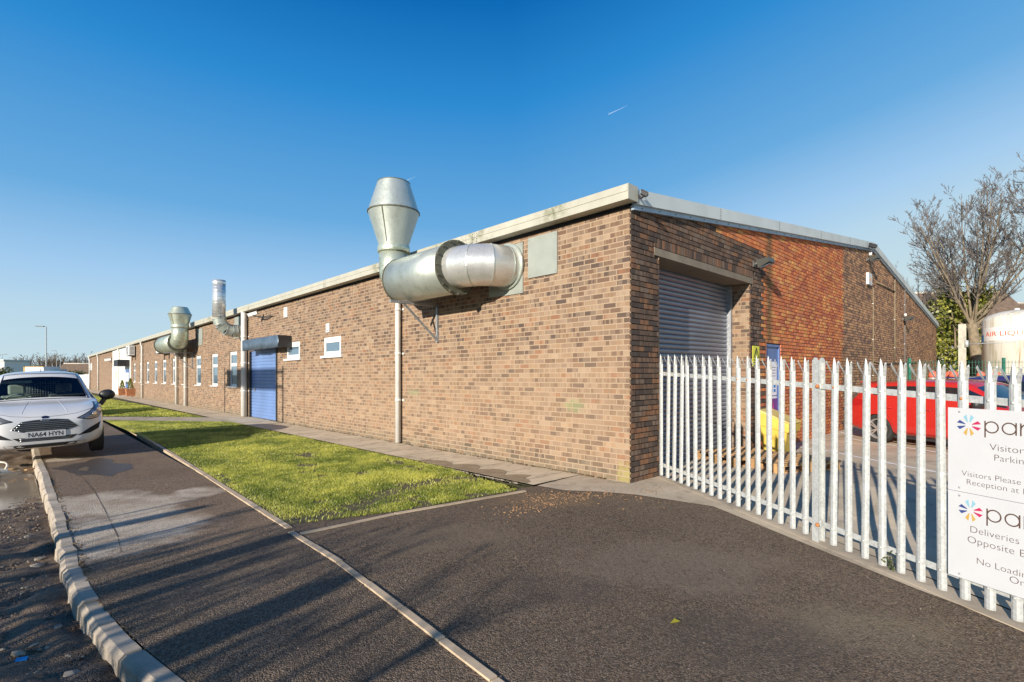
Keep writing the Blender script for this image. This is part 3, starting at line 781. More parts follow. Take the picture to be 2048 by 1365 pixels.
# green leaf on the tarmac
m = MB(); s, r = gnd(1350, 1249); c = G(s, r, 0.012)
m.face([c+Vector((-.035, -.01, 0)), c+Vector((0, -.03, .012)), c+Vector((.04, .004, .006)), c+Vector((.005, .028, .014))], None, 0, False, 0.8)
lf = m.build('leaf', M['topiary'], fix=False); tag(lf, 'single yellow green leaf lying on the dark tarmac', 'leaf')

# mulch and chips washed out at the head of the drive
m = MB()
for k in range(520):
    c0 = ((1090, 1000), (1170, 992), (1060, 1015), (1290, 985))[k % 4]; s, r = gnd(*c0); s += rng.gauss(0, .16); r += rng.gauss(0, .30)
    q = rng.uniform(.004, .014); m.box(G(s, r, .008), (q*2, q, q*.6), Matrix.Rotation(rng.uniform(0, 6), 3, 'Z') @ Matrix.Rotation(rng.gauss(0, .25), 3, 'X'))
tag(m.build('bark_litter', M['litter'], fix=False), 'brown bark chips and leaf bits scattered at the head of the drive by the lawn corner', 'litter', kind='stuff')
# yard behind the fence
sheet('yard', [(0.0, 0.0), (0.42, 0.73), (0.42, 4.05), (0.0, 4.06), (0.0, 60), (-60, 60), (-60, -6.0), (-13, -6.0), (-4.55, -1.22), (-0.47, 0.66)], 0.006, M['yard'], fine=True)
def yard_line(p, q, w=0.085):
    p, q = Vector(p), Vector(q); d = (q-p).normalized(); n = Vector((-d.y, d.x))*w/2
    sheet('parking_line', [tuple(p-n), tuple(q-n), tuple(q+n), tuple(p+n)], 0.011, M['line'], fine=True)
a, b = Vector(gnd(1703, 879)), Vector(gnd(1899, 910)); yard_line(a-(b-a)*0.02, a+(b-a)*1.5)
a, b = Vector(gnd(1703, 913)), Vector(gnd(1899, 951)); yard_line(a-(b-a)*0.55, a+(b-a)*1.4)
yard_line(gnd(1582, 893), gnd(1700, 911), 0.07)
yard_line(gnd(1680, 865), gnd(1706, 873), 0.07)
# ------------------------------------------------------------------ the brick building
LEN, WID, RIDGE = 75.0, 28.2, 13.95
def eave_z(r):            # top of the brickwork on the gable
    return 3.72 + (5.42-3.72)*r/RIDGE if r < RIDGE else 5.42 + (3.78-5.42)*(r-RIDGE)/(WID-RIDGE)
bld = thing('industrial_building', 'long low brown brick industrial unit with shallow gable and cream gutter', 'building', B(0, 0, 0))

# window and door openings of the long facade, in metres along it
def span(u0, u1, vt, vb, r=0.0):
    um = (u0+u1)/2
    s1, _ = fac(u0, vt, r); s0, _ = fac(u1, vt, r); _, zt = fac(um, vt, r); _, zb = fac(um, vb, r)
    return s0, s1, zb, zt
# ten tall windows on one constant pitch
zt_t = [fac(465, 703)[1], fac(395, 712)[1]]; zb_t = [fac(465, 774)[1], fac(395, 770)[1]]
TALL = []
u_list = [458.5, 422.6, 391.1, 365.4, 344.3, 324.8, 307.9, 292.6, 278.9, 266.5]
s_first, s_last = fac(u_list[0], 740)[0], fac(u_list[-1], 740)[0]
pitch = (fac(u_list[5], 740)[0]-s_first)/5
zT, zBt = sum(zt_t)/2, sum(zb_t)/2
for k in range(10):
    sc = fac(u_list[k], 740)[0]
    TALL.append((sc-0.98, sc, zBt, zT))
SMALL = [span(573.5, 599.5, 684.5, 718.0), span(648.0, 682.0, 674.0, 712.0)]
BLUE = span(500, 555, 700, 838); BLUE = (BLUE[0], BLUE[1], 0.02, BLUE[3])
WP = (fac(262, 740)[0], fac(226, 740)[0])           # white clad bay
op = [(a, b, c, d) for a, b, c, d in TALL + SMALL + [BLUE]]
WT = 3.76
cuts_s = sorted({0.0, LEN, WP[0], WP[1]} | {x for o in op for x in o[:2]}); cuts_z = sorted({-0.25, WT} | {x for o in op for x in o[2:]})
mb = MB(); mf = MB()
for a, b in zip(cuts_s, cuts_s[1:]):
    for c, d in zip(cuts_z, cuts_z[1:]):
        cs, cz = (a+b)/2, (c+d)/2
        if any(o[0] < cs < o[1] and o[2] < cz < o[3] for o in op): continue
        if WP[0] < cs < WP[1]: continue
        mb.face([B(a, 0, c), B(b, 0, c), B(b, 0, d), B(a, 0, d)], [(a, c), (b, c), (b, d), (a, d)])
for a, b, c, d in op:      # brick reveals
    dp = 0.09
    mb.face([B(a, 0, c), B(a, dp, c), B(a, dp, d), B(a, 0, d)], [(0, c), (dp, c), (dp, d), (0, d)])
    mb.face([B(b, 0, c), B(b, dp, c), B(b, dp, d), B(b, 0, d)], [(0, c), (dp, c), (dp, d), (0, d)])
    mb.face([B(a, 0, d), B(b, 0, d), B(b, dp, d), B(a, dp, d)], [(a, 0), (b, 0), (b, dp), (a, dp)])
    mb.face([B(a, 0, c), B(b, 0, c), B(b, dp, c), B(a, dp, c)], [(a, 0), (b, 0), (b, dp), (a, dp)])
for facade in build_split(mb, 'front_wall', M['brick'], bld, fix=False): tag(facade, 'sunlit brown facade wall with pale weathered lower courses')

# the gable: real bricks with raked joints over a mortar backing
OP1 = (0.727, 4.05, -0.3, 3.19)
OP2 = (gab(1533, 700)[0], gab(1562, 700)[0], -0.3, gab(1540, 688.5)[1])
LINT = (0.60, 4.17, 3.19, 3.30)
mort = MB()
cr = sorted({0.0, WID, RIDGE, *OP1[:2], *OP2[:2]}); zz = OP2[3], OP1[3]
for a, b in zip(cr, cr[1:]):
    c = (a+b)/2; lo = -0.3
    if OP1[0] < c < OP1[1]: lo = OP1[3]
    if OP2[0] < c < OP2[1]: lo = OP2[3]
    mort.face([B(0.019, a, lo), B(0.019, b, lo), B(0.019, b, eave_z(b)), B(0.019, a, eave_z(a))])
mort.build('mortar_backing', M['mortar'], bld, fix=False)

def gable_brick_mats():
    out = []
    for nm, stops, band in (('dark_gable_brick', [(0, (0.125, 0.085, 0.062)), (.25, (0.18, 0.112, 0.075)), (.5, (0.085, 0.064, 0.052)), (.7, (0.24, 0.125, 0.070)), (.88, (0.19, 0.135, 0.098))], 0.45),
                            ('red_gable_brick', [(0, (0.58, 0.185, 0.072)), (.3, (0.43, 0.130, 0.066)), (.5, (0.64, 0.240, 0.085)), (.7, (0.50, 0.185, 0.092)), (.88, (0.66, 0.32, 0.11))], 0.15),
                            ('brown_gable_brick', [(0, (0.44, 0.24, 0.135)), (.25, (0.29, 0.17, 0.108)), (.5, (0.54, 0.31, 0.16)), (.72, (0.22, 0.135, 0.095)), (.85, (0.48, 0.265, 0.14))], 0.4)):
        t = NT(nm); a = t.node('ShaderNodeAttribute', attribute_name='tint').outputs['Fac']
        p = t.pos(); x, y, z = t.sep(p); uv = t.uv(); ux, uy, _ = t.sep(uv)
        c = t.ramp(a, stops, 'CONSTANT')
        kn = t.noise(t.comb(t.math('MULTIPLY', ux, 14.0), t.math('MULTIPLY', a, 90.0), uy), 1.0, 1)
        c = t.mix(t.math('MULTIPLY', t.ramp(kn, [(0.5, 0.0), (0.58, 1.0)]), band), c, (0.055, 0.036, 0.028))
        f = t.noise(p, 150.0, 3)
        c = t.mix(0.5, c, t.mix(f, (0.25, 0.25, 0.25), (0.8, 0.8, 0.8)), 'OVERLAY')
        bg = t.noise(t.comb(t.math('ADD', ux, t.math('MULTIPLY', uy, 0.35)), uy, 0.0), 0.8, 5, 0.6)
        c = t.mix(t.ramp(bg, [(0.45, 0.0), (0.72, 0.55 if 'brown' in nm else 0.3)]), c, t.mix(0.6, c, (0.05, 0.036, 0.028)))
        if 'red' in nm:    # rain streak below the floodlight
            d = t.math('ABSOLUTE', t.math('SUBTRACT', t.math('ADD', ux, t.math('MULTIPLY_ADD', t.noise(t.comb(t.math('MULTIPLY', ux, 3.0), uy, 0.0), 1.5, 3), 0.2, -0.1)), 5.02))
            c = t.mix(t.ramp(d, [(0.0, 0.8), (0.10, 0.55), (0.26, 0.0)]), c, (0.12, 0.10, 0.05))
        t.bump(f, 0.4, 0.004)
        out.append(t.fin(c, 0.9, 0, 0.2))
    return out
GM = gable_brick_mats()
mb = MB()
def gable_zone(r, z):
    row = int(z/0.075)
    if r > 10.42 + (0.09 if row % 2 else 0): return 2
    lim = 4.62 + (0.11 if row % 2 else -0.05)
    if z > 3.05: lim = 4.62 + (0.16 if (row//2) % 2 else 0)
    if r > lim: return 1
    if z > 3.42 and r > 2.3:      # toothed patch of newer bricks under the verge
        if (z - eave_z(r)) > -(0.14 + 0.13*(r-2.2)) and r > 2.6: return 1 if rng.random() < 0.85 else 0
    return 0
row = 0; zb = -0.225
while zb < 5.45:
    z0, z1 = zb, zb+0.0620
    off = 0.1125 if row % 2 else 0.0
    r = -off
    while r < WID:
        r0, r1 = max(r, 0.0), min(r+0.2140, WID); r += 0.225
        if r1-r0 < 0.02: continue
        segs = [(r0, r1)]
        for o in (OP1, OP2, LINT):
            if o[2]-0.01 < (z0+z1)/2 < o[3]+0.01:
                ns = []
                for a, b in segs:
                    if b <= o[0] or a >= o[1]: ns.append((a, b)); continue
                    if a < o[0]-0.02: ns.append((a, o[0]))
                    if b > o[1]+0.02: ns.append((o[1], b))
                segs = ns
        for a, b in segs:
            c = (a+b)/2
            zt = eave_z(c)
            if z0 > zt-0.01: continue
            if LINT[0] < c < LINT[1] and 3.30 < (z0+z1)/2 < 3.45: continue     # soldier course sits here
            e = rng.uniform(-0.0015, 0.0025); t = max(0.001, rng.random()); zn = gable_zone(c, z0)
            ra = 0.012 if zn == 1 else 0.010
            P = lambda s, r_, z: B(s-e, r_, z)
            i0 = len(mb.v)
            mb.v += [tuple(P(0.0 if k < 4 else 0.021, *q)) for k, q in enumerate([(a, z0), (b, z0), (b, z1), (a, z1)]*2)]
            mb.idx([i0, i0+1, i0+2, i0+3], [(a, z0), (b, z0), (b, z1), (a, z1)], zn, False, t)
            for p_, q_ in ((0, 1), (1, 2), (2, 3), (3, 0)):
                mb.idx([i0+p_, i0+q_, i0+4+q_, i0+4+p_], [(a, z0), (b, z0), (b, z1), (a, z1)], zn, False, t)
    row += 1; zb += 0.075
# soldier course over the roller door
r = LINT[0]
while r < LINT[1]:
    a, b = r, min(r+0.0645, LINT[1]); t = max(.001, rng.random()); i0 = len(mb.v); z0, z1 = 3.312, 3.437
    mb.v += [tuple(B(0.0 if k < 4 else 0.018, *q)) for k, q in enumerate([(a, z0), (b, z0), (b, z1), (a, z1)]*2)]
    for ids in ([0, 1, 2, 3], [0, 1, 5, 4], [1, 2, 6, 5], [2, 3, 7, 6], [3, 0, 4, 7]): mb.idx([i0+i for i in ids], [(a, z0), (b, z0), (b, z1), (a, z1)], 0, False, t)
    r += 0.075
tag(mb.build('gable_wall', GM, bld, fix=False), 'gable wall of dark, red and brown bricks in three areas')

# jambs and soffit of the roller door recess
DEP = 0.46
mb = MB()
for rr in OP1[:2]:
    mb.face([B(0.0, rr, -0.3), B(DEP, rr, -0.3), B(DEP, rr, 3.19), B(0.0, rr, 3.19)], [(0.05, -0.3), (DEP+0.05, -0.3), (DEP+0.05, 3.19), (0.05, 3.19)])
build_split(mb, 'jamb', M['brick_far'], bld, fix=False)
mb = MB(); mb.hexa(B, (-0.005, DEP), (LINT[0], LINT[1]), (LINT[2], LINT[3])); mb.build('lintel', M['conc'], bld)
# grey roller curtain
mb = MB(); z = -0.1; prof = []
while z < 3.25:
    for dz, ds in ((0.0, 0.012), (0.008, 0.0), (0.03, -0.013), (0.055, -0.013), (0.072, 0.0)): prof.append((z+dz, ds))
    z += 0.08
ra, rb = OP1[0]-0.0, OP1[1]-0.06
ids = [(mb.vert(B(0.42+ds, ra, z)), mb.vert(B(0.42+ds, rb, z))) for z, ds in prof]
for (a, b), (c, d) in zip(ids, ids[1:]): mb.idx([a, b, d, c], None, 0, False)
sh = mb.build('roller_shutter', M['shutter'], bld, fix=False); tag(sh, 'large grey slatted roller shutter')
gr = MB(); gr.hexa(B, (0.34, 0.45), (OP1[1]-0.07, OP1[1]-0.002), (-0.1, 3.18)); gr.hexa(B, (0.36, 0.45), (OP1[0]+0.002, OP1[0]+0.05), (-0.1, 3.18))
build_split(gr, 'guide_rail', M['angle'], sh)
# blue personnel door on the gable
mb = MB(); mb.hexa(B, (0.05, 0.09), (OP2[0]+0.045, OP2[1]-0.045), (-0.06, OP2[3]-0.05)); dr = mb.build('door', M['bluedoor'], bld); tag(dr, 'narrow blue steel door with a purple lower half')
mb = MB()
mb.hexa(B, (0.02, 0.10), (OP2[0], OP2[0]+0.045), (-0.06, OP2[3])); mb.hexa(B, (0.02, 0.10), (OP2[1]-0.045, OP2[1]), (-0.06, OP2[3])); mb.hexa(B, (0.02, 0.10), (OP2[0]+0.045, OP2[1]-0.045), (OP2[3]-0.05, OP2[3]))
mb.build('frame', M['bluedoor'], dr)
mb = MB(); mb.hexa(B, (0.044, 0.0495), (OP2[0]+0.06, OP2[1]-0.06), (0.02, 0.95)); mb.build('kick_panel', M['purple'], dr)
dz = OP2[3]
n1 = thing('notice', 'white safety notice with blue symbols on the blue door', 'notice', B(0.04, 5.3, 1.4))
mb = MB(); mb.hexa(B, (0.041, 0.0445), (OP2[0]+0.28, OP2[1]-0.13), (1.02, 1.72)); mb.build('sheet', M['paper'], n1)
mb = MB()
for k in range(3):
    for j in range(2):
        c = (OP2[0]+0.37+j*0.19, 1.30-k*0.09); mb.hexa(B, (0.0385, 0.0405), (c[0]-0.06, c[0]+0.06), (c[1]-0.03, c[1]+0.03), mi=(2 if (k, j) == (0, 1) else (1 if (k, j) == (0, 0) else 0)))
for k in range(4): mb.hexa(B, (0.0385, 0.0405), (OP2[0]+0.32, OP2[1]-0.2), (1.42+k*0.06, 1.43+k*0.06), mi=3)
mb.build('print', [M['tankblue'], M['pink'], M['gold'], M['ink']], n1)
n2 = thing('notice', 'white prohibition notice with a red ring lower on the blue door', 'notice', B(0.04, 5.3, 0.9))
mb = MB(); mb.hexa(B, (0.041, 0.0435), (OP2[0]+0.28, OP2[1]-0.13), (0.955, 1.0)); mb.hexa(B, (0.0445, 0.049), (OP2[0]+0.28, OP2[1]-0.13), (0.62, 0.95)); mb.build('sheet', M['paper'], n2)
mb = MB(); cc = (OP2[0]+0.42, 0.80)
mb.tube([B(0.043, cc[0]+0.075*math.cos(a), cc[1]+0.09*math.sin(a)) for a in [k*math.pi/10 for k in range(21)]], 0.008, 6); mb.build('print', M['pink'], n2)
# yellow hazard sign
r0, r1 = gab(1504.5, 700)[0], gab(1517.5, 700)[0]; zt, zb = gab(1511, 692.5)[1], gab(1511, 733)[1]
ys = thing('hazard_sign', 'yellow hazard sign with black triangle between roller shutter and blue door', 'sign', B(0, r0, zb))
mb = MB(); mb.hexa(B, (-0.012, -0.004), (r0, r1), (zb, zt)); mb.build('panel', M['signyel'], ys)
mb = MB(); rc = (r0+r1)/2; w = (r1-r0)*0.36
tri = [(rc-w, zt-0.22), (rc, zt-0.035), (rc+w, zt-0.22)]
for p, q in zip(tri, tri[1:]+tri[:1]): mb.beam(B(-0.015, *p), B(-0.015, *q), 0.016, 0.004)
mb.hexa(B, (-0.0165, -0.0135), (rc-0.008, rc+0.008), (zt-0.165, zt-0.09)); mb.hexa(B, (-0.0165, -0.0135), (rc-0.008, rc+0.008), (zt-0.195, zt-0.178))
for k in range(3): mb.hexa(B, (-0.0165, -0.0135), (r0+0.03, r1-0.03), (zt-0.28-k*0.05, zt-0.262-k*0.05))
mb.build('symbol', M['black'], ys)

# verge fascia in lengths, with a flashing strip below
def verge(ra, rb, part, mat, lo, hi, s0, s1, mb=None):
    m = mb or MB()
    def fn(s, r, z): return B(s, r, eave_z(r) + z)
    m.hexa(fn, (s0, s1), (ra, rb), (lo, hi)); return m
cutsr = [0.02] + [gab(u, 480)[0] for u in (1433, 1551, 1635, 1694)] + [RIDGE]
cutsr2 = [RIDGE, 18.8, 23.4, WID+0.15]
for a, b in list(zip(cutsr, cutsr[1:])) + list(zip(cutsr2, cutsr2[1:])):
    verge(a+0.004, b-0.004, 'fascia', None, 0.045, 0.245, -0.085, 0.0).build('verge_fascia', M['fascia'], bld)
m = verge(0.0, RIDGE, '', None, -0.022, 0.047, -0.05, -0.002); verge(RIDGE, WID, '', None, -0.022, 0.047, -0.05, -0.002, m); m.build('flashing', M['flash'], bld)
m = MB()
for a in cutsr[1:-1]+cutsr2[1:-1]:
    for k in range(5): m.box(B(-0.0875, a-0.03, eave_z(a)+0.07+k*0.038), (0.011, 0.011, 0.011))
for k in range(60): m.box(B(-0.053, 0.2+k*0.46, eave_z(0.2+k*0.46)+0.01), (0.012, 0.012, 0.012))
m.build('fixing_screw', M['dark'], bld)
# roof slopes
m = MB()
for (ra, rb) in ((-0.16, RIDGE), (RIDGE, WID+0.25)):
    m.hexa(lambda s, r, z: B(s, r, eave_z(max(r, 0)) + z), (-0.02, LEN), (ra, rb), (0.16, 0.235))
m.build('roof', M['roof'], bld)
# box gutter: tall cream face, return end, small lip
gz0, gz1 = 3.79, 3.985
m = MB(); segs = [-0.086, 3.05, 9.2, 15.4, 21.5, 27.6, 33.7, 40, 46, 52, 58, 64, 70, LEN]
for i, (a, b) in enumerate(zip(segs, segs[1:])):
    m2 = MB(); m2.hexa(B, (a+0.003, b-0.003), (-0.205, -0.19), (gz0, gz1)); m2.hexa(B, (a+0.003, b-0.003), (-0.189, -0.02), (gz0, gz0+0.012)); m2.hexa(B, (a+0.003, b-0.003), (-0.212, -0.2055), (gz1-0.09, gz1+0.004))
    if a < 0: m2.hexa(B, (-0.098, -0.0865), (-0.213, 0.022), (gz0-0.002, gz1+0.006))
    gt = m2.build('gutter', M['gutter'], bld)
    if i < 4:
        m3 = MB()
        for q in range(4): m3.box(B(b-0.05, -0.2075, gz0+0.03+q*0.045), (0.014, 0.014, 0.014)); m3.box(B(b+0.05, -0.2075, gz0+0.03+q*0.045), (0.014, 0.014, 0.014))
        m3.build('rivet', M['dark'], gt)
# moss staining on the gutter by its first joint
m = MB()
# soffit board behind the gutter
m2 = MB(); m2.hexa(B, (0.02, LEN), (-0.02, 0.0), (3.74, 3.90)); m2.build('soffit_board', M['dark'], bld)
# the rest of the shell (back, far end)
m = MB()
m.face([B(0, WID, -0.3), B(LEN, WID, -0.3), B(LEN, WID, eave_z(WID)), B(0, WID, eave_z(WID))], [(0, 0), (LEN, 0), (LEN, 3.7), (0, 3.7)])
m.face([B(LEN, 0, -0.3), B(LEN, WID, -0.3), B(LEN, WID, eave_z(WID)), B(LEN, RIDGE, 5.5), B(LEN, 0, 3.76)], [(0, 0), (WID, 0), (WID, 3.7), (RIDGE, 5.5), (0, 3.76)])
m.face([B(LEN*0.5, 0.6, -0.3), B(0.6, 0.6, -0.3), B(0.6, 0.6, 3.5), B(LEN*0.5, 0.6, 3.5)])
m.build('rear_wall', M['brick_far'], bld, fix=False)

# white clad bay with double door, canopy and entrance
m = MB(); m.hexa(B, WP, (-0.03, 0.05), (-0.3, 3.74)); wp = m.build('white_bay', M['white_panel'], bld)
w0, w1 = WP
m = MB(); m.hexa(B, (w0+(w1-w0)*0.47, w1-0.1), (-0.07, -0.031), (-0.2, 2.35)); dd = m.build('double_door', M['white_panel'], bld)
m = MB()
for f in (0.30, 0.42): m.hexa(B, (w0+(w1-w0)*(f+0.28), w0+(w1-w0)*(f+0.36)), (-0.074, -0.0705), (1.35, 1.95))
build_split(m, 'vision_panel', M['gutter'], dd)
ea, eb = fac(261.0, 740)[0]+0.2, fac(252.5, 740)[0]
m = MB(); m.hexa(B, (ea, eb), (-0.055, -0.031), (-0.2, 2.05)); en = m.build('entrance_door', M['bluedoor'], bld); tag(en, 'slate blue entrance door in the white bay')
m = MB(); m.hexa(B, (ea+0.15, eb-0.15), (-0.06, -0.0555), (0.9, 1.8)); m.build('pane', M['glass'], en)
m = MB(); m.hexa(B, (ea-0.1, eb+0.3), (-0.75, -0.031), (2.28, 2.75)); m.build('canopy', M['black'], bld)

# windows
def tall_window(a, b, c, d, k):
    cx = B((a+b)/2, 0.07, c); off = 0.045
    m = MB(); fw = 0.085
    mid = c + (d-c)*0.62
    m.hexa(B, (a, a+fw), (off, 0.085), (c, d)); m.hexa(B, (b-fw, b), (off, 0.085), (c, d))
    m.hexa(B, (a+fw, b-fw), (off, 0.085), (d-fw*1.6, d)); m.hexa(B, (a+fw, b-fw), (off, 0.085), (c, c+fw*1.1)); m.hexa(B, (a+fw, b-fw), (off, 0.085), (mid-fw*0.7, mid+fw*0.7))
    w = m.build('window', M['upvc'], bld)
    m = MB(); m.hexa(B, (a+fw, b-fw), (0.06, 0.072), (c+fw*1.1, mid-fw*0.7)); m.hexa(B, (a+fw, b-fw), (0.06, 0.072), (mid+fw*0.7, d-fw*1.6)); m.build('pane', M['glass'], w)
    m = MB(); m.hexa(B, (a-0.06, b+0.06), (-0.05, 0.045), (c-0.035, c+0.004)); m.build('sill', M['upvc'], w)
for k, q in enumerate(TALL): tall_window(*q, k)
for a, b, c, d in SMALL:
    m = MB(); fw = 0.10
    m.hexa(B, (a, a+fw), (0.01, 0.085), (c, d)); m.hexa(B, (b-fw, b), (0.01, 0.085), (c, d)); m.hexa(B, (a+fw, b-fw), (0.01, 0.085), (d-fw*1.5, d)); m.hexa(B, (a+fw, b-fw), (0.01, 0.085), (c, c+fw*1.2))
    w = m.build('window', M['upvc'], bld); tag(w, 'small high white window')
    m = MB(); m.hexa(B, (a+fw, b-fw), (0.03, 0.045), (c+fw*1.2, d-fw*1.5)); m.build('pane', M['glass'], w)
    m = MB(); m.hexa(B, (a-0.12, b+0.12), (-0.06, 0.008), (c-0.05, c+0.004)); m.build('sill', M['upvc'], w)

# blue roller door
a, b, c, d = BLUE
m = MB(); z = 0.02; prof = []
while z < d:
    for dz, dr_ in ((0.0, 0.058), (0.01, 0.05), (0.035, 0.042), (0.085, 0.042), (0.1, 0.05)): prof.append((z+dz, dr_))
    z += 0.108
ids = [(m.vert(B(a+0.08, r, z)), m.vert(B(b-0.05, r, z))) for z, r in prof if z < d+0.05]
for p, q in zip(ids, ids[1:]): m.idx([p[0], p[1], q[1], q[0]], None, 0, False)
bs = m.build('roller_door', M['blue'], bld, fix=False); tag(bs, 'blue roller door beside the thick white pipe')
m = MB(); m.hexa(B, (a, a+0.08), (-0.03, 0.07), (0.0, d)); m.hexa(B, (b-0.05, b), (-0.03, 0.07), (0.0, d)); build_split(m, 'guide_rail', M['black'], bs)
m = MB(); m.hexa(B, (b-0.45, b-0.36), (0.015, 0.04), (0.95, 1.06)); m.build('lock', M['angle'], bs)
hs, he = fac(555, 690, -0.42)[0], fac(484.5, 690, -0.42)[0]; zt = fac(541, 673, -0.42)[1]; zb = fac(541, 697, -0.42)[1]
m = MB(); n = 14
for i in range(n):        # dented, buckled front sheet
    pass
rings = []
for i in range(n+1):
    f = i/n; s = hs + (he-hs)*f; dent = 0.03*math.sin(f*9)+0.025*math.sin(f*23+1)
    rings.append([m.vert(B(s, -0.004, zt+0.0)), m.vert(B(s, -0.42+dent*0.4, zt+0.01)), m.vert(B(s, -0.41+dent, (zt+zb)/2)), m.vert(B(s, -0.42-dent*0.3, zb+abs(dent)*0.8)), m.vert(B(s, -0.004, zb+0.05))])
for p, q in zip(rings, rings[1:]):
    for k in range(4): m.idx([p[k], p[k+1], q[k+1], q[k]], None, 0, True)
m.idx(rings[0][::-1], None, 1); m.idx(rings[-1], None, 1)
hb = m.build('shutter_box', [M['bluebox'], M['black']], bs); tag(hb, 'dented slate blue shutter housing')

# downpipes
def downpipe(u, dia, v0=None, shoe=True, label=None, bend=True):
    s, _ = fac(u, 740, -dia*0.6); m = MB(); rr = dia/2; r0 = -rr-0.03
    top = 3.76
    pts = [B(s, r0, 0.04), B(s, r0, top-0.30)]
    if bend: pts += [B(s, r0, top-0.24), B(s, r0-0.05, top-0.14), B(s, r0-0.06, top), B(s, r0-0.06, top+0.05)]
    else: pts += [B(s, r0, top+0.05)]
    m.tube(pts, rr, 14)
    dp = m.build('downpipe', M['pipe'], bld)
    if label: tag(dp, label)
    m = MB()
    for z in (0.95, 1.95, 2.9):
        m.tube([B(s, r0, z-0.03), B(s, r0, z+0.03)], rr+0.008, 14); m.box(B(s-dia*0.8, -0.012, z), (dia*0.5, 0.02, 0.04), Matrix.Rotation(math.atan2(AY, AX), 3, 'Z'))
    build_split(m, 'bracket', M['pipe'], dp)
    return dp
downpipe(797.5, 0.115, label='white downpipe below the large exhaust duct', bend=False)
downpipe(488.5, 0.20, label='thick white pipe beside the blue roller door', bend=False)
for u, dd_ in ((371.5, 0.15), (353.5, 0.12), (284.5, 0.12), (238.0, 0.12), (196.5, 0.13), (179.5, 0.15)): downpipe(u, dd_)
# movement joints and cables on the facade
m = MB()
for u in (608.3,): s = fac(u, 740)[0]; m.hexa(B, (s-0.008, s+0.008), (-0.003, -0.0005), (0.05, 3.7))
m.build('movement_joint', M['mortar'], bld)
m = MB(); s = fac(495, 740)[0]; m.tube([B(s, -0.03, 0.2), B(s, -0.03, 3.4), B(s-0.2, -0.04, 3.55)], 0.02, 6); m.build('cable', M['black'], bld)
# ------------------------------------------------------------------ things on the facade
ROTA = Matrix.Rotation(math.atan2(AY, AX), 3, 'Z')
def wplate(u0, u1, v0, v1, name, label, cat, mat, th=0.02, group=None, split=False):
    (sa, z1), (sb, z0) = fac(u1, (v0+v1)/2), fac(u0, (v0+v1)/2)
    um = (u0+u1)/2; z1 = fac(um, v0)[1]; z0 = fac(um, v1)[1]
    m = MB()
    if split:
        sm = sa + (sb-sa)*0.52
        m.hexa(B, (sa, sm-0.003), (-th, -0.001), (z0, z1)); m.hexa(B, (sm+0.003, sb), (-th-0.004, -0.001), (z0+0.01, z1))
    else: m.hexa(B, (sa, sb), (-th, -0.001), (z0, z1))
    for s in (sa+0.03, sb-0.03):
        for z in (z0+0.04, z1-0.04): m.hexa(B, (s-0.008, s+0.008), (-th-0.008, -th+0.001), (z-0.008, z+0.008))
    o = m.build(name, mat); tag(o, label, cat, group); return sa, sb, z0, z1
PL = wplate(980, 1047, 494, 592, 'blanking_plate', 'greenish two piece blanking plate behind the large exhaust duct', 'wall plate', M['plate'], split=True)
wplate(1057.5, 1115.5, 470, 552, 'blanking_plate', 'plain grey blanking plate nearest the building corner under the gutter', 'wall plate', M['plate'])
wplate(396.5, 405.5, 658, 691, 'blanking_plate', 'narrow grey blanking plate beside the mossy duct in the distance', 'wall plate', M['plate'])
PL2 = wplate(470, 481, 628, 677, 'blanking_plate', 'pale blanking plate where the spiral duct enters the wall', 'wall plate', M['plate'])
wplate(568.5, 575.5, 615, 635, 'wall_cover', 'small blank cream cover high on the wall above the small windows', 'wall cover', M['pipe'])
wplate(181.5, 184, 727, 741, 'wall_cover', 'small white cover near the far corner of the facade', 'wall cover', M['upvc'])
# louvred air vent
s1, s0 = fac(653.7, 656)[0], fac(660, 656)[0]; z1, z0 = fac(657, 647.5)[1], fac(657, 665)[1]
av = thing('air_vent', 'white louvred air vent above the larger small window', 'vent', B(s0, 0, z0))
m = MB(); m.hexa(B, (s0, s0+0.03), (-0.03, 0), (z0, z1)); m.hexa(B, (s1-0.03, s1), (-0.03, 0), (z0, z1)); m.hexa(B, (s0+0.03, s1-0.03), (-0.03, 0), (z1-0.03, z1)); m.hexa(B, (s0+0.03, s1-0.03), (-0.03, 0), (z0, z0+0.03)); m.build('frame', M['upvc'], av)
m = MB()
for k in range(4):
    z = z0+0.06+k*(z1-z0-0.08)/4; m.hexa(lambda s, r, q: B(s, r, q+(r+0.02)*0.8), (s0+0.03, s1-0.03), (-0.022, -0.002), (z, z+0.02))
m.hexa(B, (s0+0.03, s1-0.03), (-0.0018, -0.0006), (z0+0.03, z1-0.03), mi=1); m.build('louvre', [M['upvc'], M['angle']], av)

def arc(p, d0, d1, rad, n=6):           # quarter bend leaving p along d0 and ending along d1
    d0, d1 = Vector(d0).normalized(), Vector(d1).normalized()
    c = Vector(p) + d1*rad
    return [c - d1*rad*math.cos(a) + d0*rad*math.sin(a) for a in [math.pi/2*k/n for k in range(n+1)]]
def ring(mb, p, d, rad, w=0.03, mi=0, n=28):
    d = Vector(d).normalized(); p = Vector(p); mb.tube([p-d*w/2, p+d*w/2], rad, n, mi, True, False)
UP = Vector((0, 0, 1)); va = Vector((AX, AY, AZ)).normalized(); vb = Vector((BX, BY, BZ)).normalized()
def stay(name, s, z, reach, drop, parent, mat):
    m = MB(); w = 0.05
    m.beam(B(s, 0.0, z), B(s, -reach, z), w, 0.045); m.beam(B(s, -0.025, z-0.03), B(s, -0.025, z-drop), w, 0.045, up=va)
    m.beam(B(s, -0.03, z-drop+0.04), B(s, -reach*0.72, z-0.03), 0.035, 0.035)
    return m.build(name, mat, parent)

